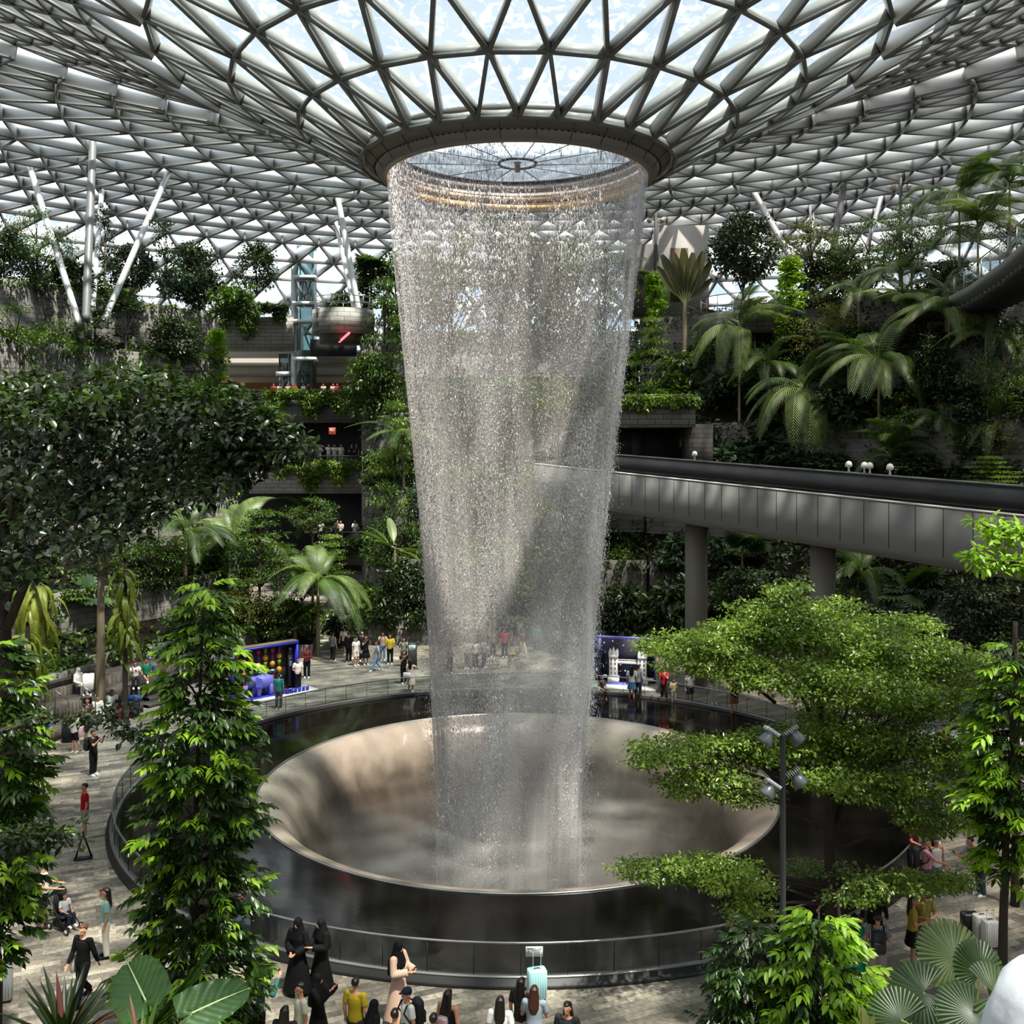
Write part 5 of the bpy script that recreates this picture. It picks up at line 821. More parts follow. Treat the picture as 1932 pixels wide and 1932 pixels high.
# ---------------------------------------------------------------- people
SKIN = mat('c08a6a', .55, name='skin'); HAIR = mat('120d0a', .35, name='hair')
def remesh(mb, vox, smooth=2):
    """fuses overlapping closed shapes into one continuous surface"""
    o = mb.build('tmp', [SKIN]); md = o.modifiers.new('r', 'REMESH'); md.mode = 'VOXEL'; md.voxel_size = vox; md.use_smooth_shade = True
    if smooth: sm = o.modifiers.new('s', 'SMOOTH'); sm.iterations = smooth; sm.factor = .5
    me = bpy.data.meshes.new_from_object(o.evaluated_get(bpy.context.evaluated_depsgraph_get())); bpy.data.objects.remove(o); me.polygons.foreach_set('use_smooth', np.ones(len(me.polygons), bool)); return me
V3 = lambda *a: np.array(a, float)
POSES = {   # joints for a 1.70 m figure facing -Y; L = figure's left (+X)
 'stand': {}, 'stride': dict(kl=(.1, -.16, .5), al=(.1, -.3, .09), kr=(-.1, .0, .49), ar=(-.1, .3, .13), hl=(.25, .18, .86), hr=(-.25, -.2, .86), el=(.26, .07, 1.08), er=(-.26, -.02, 1.08)),
 'phone_up': dict(el=(.24, -.2, 1.2), hl=(.1, -.4, 1.46), er=(-.24, -.2, 1.2), hr=(-.1, -.4, 1.46)), 'read': dict(el=(.25, -.05, 1.1), hl=(.07, -.34, 1.16), er=(-.25, -.05, 1.1), hr=(-.07, -.34, 1.16)),
 'clasp': dict(el=(.26, -.02, 1.1), hl=(.05, -.22, .98), er=(-.26, -.02, 1.1), hr=(-.05, -.22, .98)), 'shade': dict(er=(-.38, -.12, 1.36), hr=(-.16, -.13, 1.60)), 'lean': dict(el=(.26, -.16, 1.12), hl=(.14, -.42, 1.06), er=(-.26, -.16, 1.12), hr=(-.14, -.42, 1.06), lean=.1),
 'push': dict(el=(.26, .0, 1.1), hl=(.2, -.38, 1.0), er=(-.26, 0, 1.1), hr=(-.2, -.38, 1.0)), 'point': dict(er=(-.28, -.24, 1.2), hr=(-.2, -.5, 1.12)),
 'sit': dict(sit=1), 'sit_phone': dict(sit=1, el=(.24, -.12, .76), hl=(.08, -.34, .82), er=(-.24, -.12, .76), hr=(-.08, -.34, .82)), 'bend': dict(lean=.42, el=(.24, -.52, 1.05), hl=(.1, -.72, 1.18), er=(-.24, -.52, 1.05), hr=(-.1, -.72, 1.18)), 'cross': dict(sit=1, kr=(-.05, -.5, .5), ar=(.12, -.62, .3))}
def joints(p):
    q = POSES[p]; J = {}
    dz = -.44 if q.get('sit') else 0.; ln = q.get('lean', 0)
    J['pelvis'] = V3(0, 0, .9+dz); J['hipl'] = V3(.09, 0, .9+dz); J['hipr'] = V3(-.09, 0, .9+dz)
    up = lambda x, y, z: V3(x, y-(z-.9)*ln*1.1, .9+(z-.9)*math.sqrt(1-min(.9, ln*1.1)**2)+dz)
    J['chest'] = up(0, 0, 1.25); J['neck'] = up(0, .01, 1.42); J['head'] = up(0, -.01, 1.585); J['shl'] = up(.185, .01, 1.385); J['shr'] = up(-.185, .01, 1.385)
    d = dict(el=(.24, .03, 1.1), hl=(.25, -.04, .84), er=(-.24, .03, 1.1), hr=(-.25, -.04, .84))
    if q.get('sit'): d.update(kl=(.11, -.44, .47), al=(.12, -.45, .08), kr=(-.11, -.44, .47), ar=(-.12, -.42, .08), el=(.25, -.05, .66), hl=(.13, -.3, .56), er=(-.25, -.05, .66), hr=(-.13, -.3, .56))
    else: d.update(kl=(.1, -.01, .48), al=(.1, .02, .08), kr=(-.1, -.01, .48), ar=(-.1, .02, .08))
    d.update({k: v for k, v in q.items() if k not in ('sit', 'lean')})
    for k, v in d.items(): J[k] = V3(*v)
    if ln and 'el' in q and p == 'lean': pass
    return J
def hand(mb, w, d, side):
    """palm, four unequal bent fingers and a thumb leaving the side of the palm"""
    d = nrm(d); u = np.array([0, 0, 1.]) if abs(d[2]) < .85 else np.array([0, -1., 0]); s = nrm(np.cross(d, u))*side; n = nrm(np.cross(s, d)); n = -n if n[1] > .2 else n
    mb.tube([w-d*.02, w+d*.04, w+d*.085], [.024, .036, .034], 8, True, [.8, .55, .5])
    for k, (o, l) in enumerate(((-.027, .062), (-.009, .074), (.009, .07), (.027, .055))):
        b = w+d*.075+s*o; c = b+d*l*.5+n*.006; mb.tube([b, c, b+d*l*.85+n*.022], [.0105, .0095, .007], 5)
    b = w+d*.02-s*.03; mb.tube([b, b+d*.025-s*.02+n*.008, b+d*.055-s*.024+n*.02], [.013, .011, .008], 5)
def limbs(m, pts, r, n=10):
    """one tube per bone and a ball at every joint"""
    for i in range(len(pts)-1):
        a, b = pts[i], pts[i+1]; m.tube([a, a*.5+b*.5, b], [r[i], (r[i]+r[i+1])*.51, r[i+1]], n)
        if i: m.ball(a, r[i]*1.01, n, 7)
def body_mesh(p):
    J = joints(p); m = MB(); T = lambda pts, r, n=10, e=None: m.tube(pts, r, n, True, e)
    T([J['pelvis']-(0, 0, .07), J['pelvis'], (J['pelvis']*.55+J['chest']*.45), J['chest'], (J['chest']+J['neck'])/2, J['neck']], [.12, .152, .125, .15, .15, .06], 14, [.72, .72, .72, .68, .6, .9])
    T([J['neck']-(0, 0, .04), J['head']], [.055, .05])
    for s, sd in (('l', 1), ('r', -1)):
        sh, el, h = J['sh'+s], J['e'+s], J['h'+s]; limbs(m, [(J['neck']*.6+sh*.4)-(0, 0, .03), sh, el, h], [.055, .054, .04, .027]); hand(m, h, h-el, sd)
        hp, k, a = J['hip'+s], J['k'+s], J['a'+s]; limbs(m, [hp, hp*.5+k*.5, k, k*.65+a*.35, a], [.088, .076, .053, .055, .036])
        m.tube([a+(0, .03, -.03), a+(0, -.05, -.045), a+(0, -.15, -.06)], [.04, .042, .03], 8)
    H = J['head']; m.ball(H+(0, .005, .02), (.074, .092, .098), 14, 10); m.ball(H+(0, -.02, -.045), (.056, .068, .072), 12, 8)
    m.tube([H+(0, -.08, .02), H+(0, -.108, -.022), H+(0, -.09, -.035)], [.008, .016, .01], 6); m.ball(H+(0, -.085, -.062), (.026, .012, .009), 8, 5)
    for sd in (1, -1): m.ball(H+(sd*.075, .01, -.005), (.012, .02, .03), 8, 6); m.ball(H+(sd*.03, -.078, .012), (.017, .01, .009), 6, 5)
    return remesh(m, .0125, 1)
def cloth_mesh(p, kind):
    J = joints(p); m = MB(); T = lambda pts, r, n=12, e=None: m.tube(pts, r, n, True, e); pe, ch, nk = J['pelvis'], J['chest'], J['neck']; mid = pe*.5+ch*.5
    if kind in ('tee', 'longsleeve', 'vest'):
        T([pe-(0, 0, .05), pe+(0, 0, .03), mid, ch, (ch+nk)/2, nk-(0, 0, .02)], [.172, .172, .16, .178, .176, .075], 16, [.74, .74, .74, .7, .62, .9])
        for s in 'lr':
            sh, el, h = J['sh'+s], J['e'+s], J['h'+s]; b = (nk*.55+sh*.45)-(0, 0, .04)
            if kind == 'tee': limbs(m, [b, sh, sh*.3+el*.7], [.062, .066, .064], 12)
            elif kind == 'longsleeve': limbs(m, [b, sh, el, el*.1+h*.9], [.064, .068, .056, .046], 12)
        return remesh(m, .016, 2)
    if kind in ('trousers', 'shorts', 'skirt'):
        T([pe-(0, 0, .1), pe-(0, 0, .02), pe+(0, 0, .1)], [.15, .168, .15], 16, [.75, .76, .76])
        for s in 'lr':
            hp, k, a = J['hip'+s], J['k'+s], J['a'+s]
            if kind == 'trousers': limbs(m, [hp, hp*.5+k*.5, k, a+(0, 0, .0)], [.104, .094, .076, .07], 12)
            else: limbs(m, [hp, hp*.5+k*.5, hp*.15+k*.85], [.106, .1, .1], 12)
        if kind == 'skirt' and 'sit' not in p: T([pe+(0, 0, .06), pe-(0, 0, .1), pe-(0, 0, .36)], [.15, .19, .25], 18, [.76, .8, .8])
        return remesh(m, .016, 2)
    if kind in ('dress', 'abaya'):
        lo = -.82 if kind == 'abaya' else -.5; n = 26; m2 = MB(); zs = [lo, lo*.6, -.1, .12, .35]; rs = [.36, .29, .2, .165, .18] if kind == 'abaya' else [.27, .25, .19, .155, .17]; c = [pe+(0, 0, z) if z < .13 else ch for z in zs]
        m.tube(c+[(ch+nk)/2, nk], rs+[.175, .08], n, True, [.85, .82, .78, .74, .72, .68, .9])
        for s in 'lr':
            sh, el, h = J['sh'+s], J['e'+s], J['h'+s]; b = (nk*.55+sh*.45)-(0, 0, .04)
            limbs(m, [b, sh, el, el*.1+h*.9], [.068, .074, .078, .085], 12) if kind == 'abaya' else limbs(m, [b, sh, sh*.45+el*.55], [.062, .066, .064], 12)
        return remesh(m, .017, 2)
    if kind in ('shoe_l', 'shoe_r'):
        for s in kind[-1]:
            a = J['a'+s]; m.tube([a+(0, .045, -.035), a+(0, -.05, -.038), a+(0, -.165, -.056)], [.047, .05, .036], 10); m.box(a+(0, -.06, -.072), (.085, .25, .016))
        return remesh(m, .013, 1)
    H = J['head']
    if kind in ('short_hair', 'long_hair', 'bun', 'cap', 'hat', 'bald'):
        m.ball(H+(0, .032, .042), (.083, .086, .088), 14, 9); m.ball(H+(0, -.005, .085), (.066, .078, .042), 12, 7)
        if kind == 'long_hair': m.tube([H+(0, .04, .08), H+(0, .06, -.04), H+(0, .085, -.16), H+(0, .11, -.28), H+(0, .115, -.4)], [.085, .1, .115, .11, .06], 14, True, [1, .75, .5, .4, .4])
        if kind == 'bun': m.ball(H+(0, .12, .07), .045)
        if kind == 'cap': m.ball(H+(0, .01, .055), (.092, .105, .085), 14, 8); m.tube([H+(0, -.06, .05), H+(0, -.13, .045), H+(0, -.17, .035)], [.07, .065, .03], 10, True, [.15, .12, .1])
        if kind == 'hat': m.lathe([(.001, .15), (.09, .14), (.1, .07), (.2, .05), (.2, .04), (.001, .04)], 20, H)
        me = remesh(m, .013, 1); 
        # leave the face free
        return me
    if kind == 'veil':
        m.ball(H+(0, .015, .02), (.1, .115, .122), 14, 10); m.tube([H+(0, .03, .0), nk+(0, .02, 0), ch+(0, .04, .02), ch+(0, .06, -.22)], [.1, .15, .225, .24], 16, True, [1, .9, .8, .72]); return remesh(m, .016, 3)
PC = {}
def pm(p, k):
    if (p, k) not in PC: PC[p, k] = body_mesh(p) if k == 'body' else cloth_mesh(p, k)
    return PC[p, k]
def setmat(o, m_): o.material_slots[0].link = 'OBJECT'; o.material_slots[0].material = m_
CLOTH = lambda c: mat(c, .8, spec=.2, name='cloth')
def person(label, loc, face, pose, top, bottom, hair='short_hair', h=1.68, skin='b98466', shoes='e8e6e2', hairc='120d0a', sc=1., group=None):
    """face: direction looked at in degrees, 0 = towards the viewer, 90 = to the picture's right"""
    t = thing('person', loc, label, 'person', group, math.radians(face)); k = h/1.70*sc; t.scale = (k, k, k)
    b = link('body', pm(pose, 'body'), t); setmat(b, mat(skin, .55, name='skin'))
    if top: o = link({'tee': 'shirt', 'longsleeve': 'jacket'}.get(top[0], top[0]), pm(pose, top[0]), t); setmat(o, CLOTH(top[1]))
    if bottom: o = link(bottom[0], pm(pose, bottom[0]), t); setmat(o, CLOTH(bottom[1]))
    for s in 'lr' if shoes else '': o = link('shoe', pm(pose, 'shoe_'+s), t); setmat(o, CLOTH(shoes))
    if hair and hair != 'bald':
        if hair in ('cap', 'hat', 'veil'): o = link({'veil': 'headscarf'}.get(hair, hair), pm(pose, hair), t); setmat(o, CLOTH(hairc)); 
        else: o = link('hair', pm(pose, hair), t); setmat(o, mat(hairc, .4, name='hair'))
        if hair == 'hat' or hair == 'cap': q = link('hair', pm(pose, 'short_hair'), t); setmat(q, HAIR)
    e = EYES.get(pose)
    if e is None:
        H = joints(pose)['head']; m = MB(); [m.ball(H+(sd*.031, -.087, .012), (.011, .006, .006), 6, 4) for sd in (1, -1)]; e = EYES[pose] = m.mesh('eyes', mat('1c120d', .3, name='eye'))
    if hair != 'veil_full': link('eyes', e, t)
    return t
EYES = {}
def gp_(px, py, z=0.): p = G(px, py, z); return (p[0], p[1], z)
# near row along the bottom of the picture
def at(px, yhead, h, z=0.):
    """place so that the top of the head shows at (px, yhead)"""
    Z = F*(EYE-z-h)/(yhead-HY); p = P(px, yhead, Z); return (p[0], p[1], z)
person('person in black robe and face veil by the glass fence, hands held in front', gp_(562, 1872), -20, 'clasp', ('abaya', '0b0b0d'), None, 'veil', 1.66, shoes=None, hairc='09090a')
person('person in black robe and headscarf turned to the left at the glass fence', gp_(606, 1868), -45, 'read', ('abaya', '0a0a0b'), None, 'veil', 1.6, shoes=None, hairc='08080a')
person('person in long pale pink robe and black face veil looking at a phone', gp_(752, 1925), 60, 'read', ('abaya', 'c9a794'), None, 'veil', 1.68, shoes=None, hairc='09090a')
person('person in black robe walking behind the two at the fence, lower', at(600, 1838, 1.5), 70, 'phone_up', ('abaya', '0b0b0c'), None, 'veil', 1.5, shoes=None, hairc='0a0a0b')
person('person in cream t-shirt and dark overalls at the bottom edge', at(567, 1860, 1.62), -60, 'stand', ('tee', 'd8d3bd'), ('trousers', '1c2433'))
person('person with long dark hair just above the bottom edge, left', at(538, 1912, 1.55), 170, 'stand', ('tee', '23222a'), ('trousers', '22252c'), 'long_hair')
person('person in mustard yellow shirt with dark bobbed hair', at(671, 1851, 1.62), 160, 'stand', ('tee', '9a861f'), ('trousers', '2a2a2c'))
person('person in black headscarf and robe at the bottom edge', at(706, 1887, 1.45), 110, 'stand', ('abaya', '0d0d10'), None, 'veil', 1.45, shoes=None, hairc='0c0c0f')
person('person in white t-shirt and navy cap with backpack', at(768, 1864, 1.68), -60, 'stand', ('tee', 'dedbd6'), ('trousers', '22242a'), 'cap', hairc='1b2230')
person('person with long dark hair and black vest, bare shoulder', at(846, 1876, 1.6), 150, 'stand', ('vest', '111113'), ('trousers', '1b1b1e'), 'long_hair')
person('person in white top with long dark hair at the bottom edge', at(944, 1893, 1.55), 170, 'stand', ('tee', 'dcdcd8'), ('skirt', '2a2a2e'), 'long_hair')
person('person with long dark wavy hair bending towards the mint suitcase', at(984, 1853, 1.6), 150, 'stand', ('tee', '2b2422'), ('trousers', 'c9c6bd'), 'long_hair', hairc='140c09')
person('person with long reddish brown hair in a pale blue t-shirt holding a phone', at(1008, 1868, 1.6), 170, 'read', ('tee', '8f9aa6'), ('trousers', '2b3344'), 'long_hair', hairc='3a1a0e')
person('person with dark hair alone near the bottom edge, right of the suitcase', at(1070, 1904, 1.55), -20, 'stand', ('tee', '2a2a2c'), ('trousers', '1d1d20'), 'long_hair')
person('person whose dark head shows at the bottom edge below the pink robe', at(745, 1922, 1.5), 170, 'stand', ('tee', '1d1d22'), ('trousers', '1d1d22'))
person('person whose dark hair shows at the very bottom edge left of the black vest', at(818, 1926, 1.55), 170, 'stand', ('tee', '33302e'), ('trousers', '1d1d22'))
person('person in dark hat raising a phone beside the giant leaf', at(488, 1836, 1.6), 130, 'phone_up', ('longsleeve', '2f6a62'), ('trousers', '24262b'), 'hat', hairc='3b332e')
person('person in blue-grey jacket half hidden by the tall slim tree', at(463, 1678, 1.7), -70, 'lean', ('longsleeve', '4c5663'), ('trousers', '2a2f38'))
# left plaza
person('person in mint t-shirt and wide white trousers shading the eyes', gp_(200, 1806), -70, 'shade', ('tee', '86b3aa'), ('trousers', 'e0d9cb'), 'long_hair', 1.66, shoes='191919')
person('person in black sweater and leggings walking with a white tote bag', gp_(157, 1890), -20, 'stride', ('longsleeve', '111112'), ('trousers', '17171a'), 'bun', 1.7, shoes='141414', hairc='5a3a24', skin='cf9f80')
person('person in white shirt and black shorts pushing the stroller', gp_(82, 1750), 110, 'push', ('tee', 'e6e4de'), ('shorts', '111113'), 'short_hair', 1.72, shoes='2a211c')
c = gp_(122, 1752); kid = person('toddler in pale t-shirt and navy trousers sitting in the green stroller', (c[0], c[1], .12), 60, 'sit', ('tee', 'c8ced2'), ('trousers', '1a2233'), 'short_hair', 1.05, sc=1.)
person('person in red polo shirt and grey shorts beside the fence', gp_(160, 1580), -60, 'stand', ('tee', 'a3101c'), ('shorts', '8d8b86'), 'short_hair', 1.7, shoes='e8e2d8')
person('person in black with a backpack holding up a phone, left plaza', gp_(176, 1463), 75, 'phone_up', ('tee', '131315'), ('trousers', '131417'), 'short_hair', 1.68)
person('person in blue shirt and jeans sitting on the bench at left', (*gp_(84, 1405)[:2], 0), 25, 'sit', ('tee', '2e5f9a'), ('trousers', '252d3d'), 'short_hair', 1.7)
person('person in white blouse and black shorts standing with a pink bag', gp_(141, 1420), 160, 'stand', ('tee', 'dcd8cf'), ('shorts', '131314'), 'long_hair', 1.6, shoes='d8c8b4')
person('person in dark shorts behind the one with the pink bag', gp_(162, 1405), 100, 'stand', ('tee', '2a2a2c'), ('shorts', '18181b'), 'short_hair', 1.66)
S_ = lambda px, py, z: (*gp_(px, py, z)[:2], z-.42)
person('person in white shirt sitting next to the red suitcase', S_(211, 1336, .42), 20, 'sit', ('longsleeve', 'd9ddcf'), ('trousers', '16171a'), 'short_hair', 1.7, skin='6d4632')
person('person in white sitting left of the one beside the suitcases', S_(184, 1345, .42), 40, 'sit', ('tee', 'e0dcd6'), ('trousers', 'd4d0c8'), 'short_hair', 1.6)
person('person in dark grey t-shirt sitting behind the bench rail', S_(165, 1352, .42), 0, 'sit', ('tee', '4a4a4a'), ('trousers', '202024'), 'short_hair', 1.65)
person('person with red backpack sitting at the left of the steps', S_(60, 1360, .84), 70, 'sit', ('tee', '7a7d82'), ('shorts', '25262a'), 'short_hair', 1.65)
person('person in white top and patterned skirt on the upper step', S_(255, 1279, 1.26), 25, 'sit_phone', ('tee', 'e2ddd4'), ('trousers', '2c2624'), 'short_hair', 1.62)
person('person in green t-shirt sitting with one ankle on the knee', S_(276, 1275, 1.26), 15, 'cross', ('tee', '178a68'), ('shorts', '1f2226'), 'short_hair', 1.7)
person('person in white headscarf sitting behind the white suitcase', S_(148, 1292, 1.26), 60, 'sit', ('longsleeve', 'dcd8d2'), ('trousers', 'b8b4ac'), 'veil', 1.6, hairc='e0dcd6')
person('person in olive jacket sitting behind the pale bare trunk', S_(181, 1290, 1.26), 10, 'sit', ('longsleeve', '5d4a2c'), ('trousers', '2a2522'), 'short_hair', 1.65)
person('person in patterned white shirt bending by the steps behind the slim tree', gp_(332, 1330), 40, 'sit', ('tee', 'cfd0d2'), ('trousers', '2a2d33'), 'short_hair', 1.6)
# far plaza
person('person in white t-shirt and black trousers beside the lantern display', gp_(562, 1302), 10, 'clasp', ('tee', 'e6e2dc'), ('trousers', '1a1a1c'), 'short_hair', 1.62)
person('bald person in dark red shirt and dark trousers behind the lantern display', gp_(579, 1279), 0, 'read', ('longsleeve', '6d2c34'), ('trousers', '1b1c20'), 'bald', 1.72, skin='7d4a34')
person('person in teal top facing the lantern display', gp_(526, 1338), 170, 'stand', ('tee', '1f7f7a'), ('trousers', '4a4a4c'), 'short_hair', 1.68)
person('person in grey jacket at the tunnel entrance', gp_(628, 1247), 150, 'stand', ('longsleeve', '6d6e70'), ('trousers', '202124'), 'short_hair', 1.62)
person('person in white with a bag walking into the tunnel', gp_(650, 1236), 170, 'stride', ('tee', 'd6d2cc'), ('shorts', '33343a'), 'short_hair', 1.66)
person('tall person in black by the tunnel entrance', gp_(658, 1250), 160, 'stand', ('longsleeve', '141416'), ('trousers', '161618'), 'short_hair', 1.75)
person('person in white t-shirt and white shorts in front of the tunnel', gp_(672, 1256), 40, 'stand', ('tee', 'e4e1da'), ('shorts', 'dedad2'), 'short_hair', 1.6)
person('person in long black dress raising a phone by the tunnel', gp_(690, 1254), 30, 'phone_up', ('dress', '121214'), None, 'long_hair', 1.64)
person('person in black t-shirt behind the long black dress', gp_(683, 1247), 10, 'stand', ('tee', '1b1b1e'), ('trousers', '17171a'), 'short_hair', 1.72)
person('person in blue denim striding across the far plaza', gp_(711, 1266), -70, 'stride', ('tee', '8fa3b8'), ('trousers', '6f8fb0'), 'short_hair', 1.62)
person('person in pale pink top and light blue trousers', gp_(722, 1246), 10, 'phone_up', ('tee', 'd0b4ae'), ('trousers', '7f9cc4'), 'long_hair', 1.62)
person('person in yellow t-shirt with a shoulder strap', gp_(736, 1253), 0, 'read', ('tee', 'd9c02c'), ('trousers', '17181b'), 'short_hair', 1.7)
person('person in patterned grey-green top by the dark sign stand', gp_(762, 1258), 0, 'phone_up', ('longsleeve', '8c8f80'), ('trousers', '3a3a3c'), 'long_hair', 1.62)
person('person in black photographing near the dark sign stand', gp_(762, 1290), 30, 'phone_up', ('tee', '131316'), ('trousers', '141417'), 'short_hair', 1.72)
person('person in pale dress with a white bag, one arm held out to the rail', gp_(775, 1305), 160, 'point', ('dress', 'd8c4b8'), None, 'long_hair', 1.6)
person('person in cream dress and straw hat standing by the far fence', gp_(967, 1290), 150, 'shade', ('dress', 'd9d2c0'), None, 'hat', 1.62, hairc='c8a860')
for px, py, c1, c2, pz, lab in ((848, 1270, 'b8aca4', '2a2a2c', 'bend', 'person bending forward seen through the left of the waterfall'), (882, 1262, 'c9c4bc', '8c8880', 'read', 'person in pale clothes seen through the waterfall, second from left'), (897, 1262, 'dcd8d0', '3a3a40', 'stand', 'person in white top seen through the waterfall, third from left'), (913, 1260, 'b9bdc4', '44506a', 'stand', 'person in white cap and jeans seen through the waterfall'), (930, 1240, '8c7f74', '26262a', 'phone_up', 'person raising both arms seen through the waterfall'), (952, 1240, 'a8344c', '2a2a2e', 'stand', 'person in pink-red top seen through the waterfall'), (1014, 1230, '3f8fae', '2c2e34', 'stand', 'person in bright blue top seen through the waterfall'), (1055, 1235, 'd2cec6', '3a3a3c', 'stand', 'person in white hat seen through the right of the waterfall'), (985, 1240, '7a6a5c', 'b0aca4', 'stride', 'person striding behind the straw hat')):
    person(lab, gp_(px, py), R0.uniform(-40, 60), pz, ('tee', c1), ('trousers', c2), 'short_hair', 1.66)
person('person in white top and long blue skirt facing the white bridge display', gp_(1192, 1320), 165, 'stand', ('tee', 'd6d4d0'), ('skirt', '3d5f86'), 'long_hair', 1.64)
person('person in dark clothes standing close to the blue skirt', gp_(1204, 1320), 150, 'stand', ('longsleeve', '8f8f94'), ('trousers', '22252c'), 'short_hair', 1.68)
person('person posing seated inside the white bridge display', (*gp_(1166, 1288)[:2], -.1), 0, 'sit_phone', ('tee', '2a2220'), ('trousers', '1f1c1c'), 'short_hair', 1.6)
person('person in red shirt raising an arm right of the white bridge display', gp_(1253, 1325), -30, 'phone_up', ('tee', '9a1f26'), ('trousers', '3a2a2a'), 'short_hair', 1.7)
person('child in pale yellow clothes right of the red shirt', gp_(1271, 1328), 0, 'read', ('tee', 'b9b48c'), ('trousers', 'b0ab98'), 'short_hair', 1.2)
person('person in white and denim under the tiered tree, left', gp_(1302, 1330), 20, 'stand', ('tee', 'd6d6d6'), ('shorts', '39445a'), 'short_hair', 1.66)
person('person in white trousers half hidden by the tiered tree', gp_(1347, 1328), 0, 'stand', ('tee', '8d8d90'), ('trousers', 'c9c7c2'), 'short_hair', 1.66)
person('person in brown shorts leaning at the far fence under the tiered tree', gp_(1385, 1350), 10, 'lean', ('tee', '2f2b2a'), ('shorts', '7d5234'), 'short_hair', 1.7)
person('person crouching left of the white bridge display', (*gp_(1135, 1310)[:2], -.25), 40, 'sit', ('tee', '5a4a48'), ('trousers', '2b2626'), 'short_hair', 1.6)
person('person in red top behind the frame of the white bridge display', gp_(1112, 1262), 20, 'stand', ('tee', 'b02a34'), ('trousers', '26262a'), 'short_hair', 1.62)
# right plaza
person('person in striped navy shirt and grey shorts with a backpack', gp_(1656, 1868), 165, 'read', ('tee', '1c2233'), ('shorts', '8c877e'), 'short_hair', 1.74, shoes='17171a')
person('person in long green dress left of the striped shirt', gp_(1612, 1856), 150, 'read', ('dress', '1d7f62'), None, 'long_hair', 1.6)
person('person in mustard top and black skirt beside the pool', gp_(1722, 1822), 70, 'read', ('tee', 'a08a3c'), ('skirt', '121214'), 'long_hair', 1.64)
person('person in sunglasses and khaki shirt facing the mustard top', gp_(1742, 1812), -20, 'clasp', ('tee', '93864a'), ('trousers', '26262a'), 'short_hair', 1.74)
person('person in pink shirt with a black backpack holding a selfie stick', gp_(1748, 1700), 70, 'point', ('tee', 'c08a92'), ('trousers', '4a4a50'), 'short_hair', 1.72, hairc='6a6560')
person('person in white vest and mask behind the pink shirt', gp_(1766, 1690), 10, 'stand', ('vest', 'd4d2d0'), ('trousers', '6f7a88'), 'long_hair', 1.6)
person('person in dark red shirt leaning on the pool rail', gp_(1722, 1655), 30, 'lean', ('tee', '55161c'), ('trousers', '1b1b1f'), 'short_hair', 1.7)
person('person in grey t-shirt bending forward to take a photo', gp_(1850, 1690), -80, 'bend', ('tee', 'a3a3a4'), ('trousers', '3a4458'), 'short_hair', 1.7)
person('person in dark clothes stooping at the right edge above the grey t-shirt', gp_(1850, 1560), -60, 'bend', ('longsleeve', '17171a'), ('trousers', '26262a'), 'short_hair', 1.66)
person('person in white dress by the front fence beside the bush', gp_(1400, 1830), -20, 'stand', ('dress', 'dedad2'), ('trousers', 'dcd8d0'), 'long_hair', 1.64)
person('person in floral top leaning on the rail behind the tree trunk', gp_(1575, 1790), -60, 'lean', ('tee', 'b08fa0'), ('trousers', '33343a'), 'short_hair', 1.62)
person('person in dark clothes walking behind the low tier of leaves', gp_(1650, 1800), 150, 'stride', ('longsleeve', '1d1d20'), ('trousers', '1c1c1f'), 'short_hair', 1.7)
person('person holding a blue bottle behind the tiered tree', gp_(1728, 1420), 30, 'read', ('tee', '5d4a50'), ('trousers', '26262a'), 'short_hair', 1.66)
person('person in tan top reaching out beside the long white counter', gp_(1780, 1450), -30, 'point', ('tee', 'b99a5c'), ('trousers', '33302c'), 'short_hair', 1.66)
person('person in jeans standing behind the tiered tree near the pool rail', gp_(1762, 1590), 30, 'stand', ('tee', '26364a'), ('trousers', '3a4a60'), 'short_hair', 1.7)
# balconies
BP = [(516, 'c93a3a', 'stand', 'red'), (528, 'e0ded8', 'read', 'white'), (543, 'd8b8a8', 'phone_up', 'pale pink'), (552, '8a3a34', 'stand', 'brick red'), (556, 'd0582c', 'read', 'orange'), (573, 'e4e0d8', 'read', 'cream'), (581, '2a2a2e', 'phone_up', 'black'), (610, 'e6dcd0', 'phone_up', 'ivory with blond hair'), (628, 'b8988c', 'lean', 'dusty pink'), (636, 'c83044', 'stand', 'bright red beside the dusty pink'), (660, '9a9c9c', 'stand', 'grey'), (671, '222226', 'phone_up', 'black with a white hat')]
for px, c1, pz, w in BP:
    p = P(px, 757, 95.6); person(f'person in {w} top at the highest balcony railing', (p[0], p[1], p[2]), R0.uniform(-30, 30), pz, ('tee', c1), ('trousers', '8a8a88' if px % 2 else '2a2a2e'), 'short_hair' if px % 3 else 'long_hair', 1.68)
BP = [(543, 'd6d8dc', 'stand', 'white beside the lift mast'), (568, '26282c', 'lean', 'dark'), (587, 'dcd8d2', 'stand', 'pale'), (593, 'b08040', 'phone_up', 'tan'), (602, '6f7274', 'lean', 'grey'), (620, 'e6e4e0', 'phone_up', 'white with red hair'), (631, 'dedad4', 'read', 'white beside the red-haired one'), (643, 'e2dccf', 'stand', 'cream, tallest'), (664, '1f1f22', 'lean', 'black'), (672, '2c2c2e', 'stand', 'charcoal'), (764, '8d8478', 'stand', 'beige beside the waterfall')]
for px, c1, pz, w in BP:
    p = P(px, 875, 88.6); person(f'person in {w} top at the middle balcony railing', (p[0], p[1], p[2]), R0.uniform(-30, 30), pz, ('tee', c1), ('trousers', 'b8b4ac' if px > 600 and px < 650 else '26262a'), 'short_hair' if px % 3 else 'long_hair', 1.7)
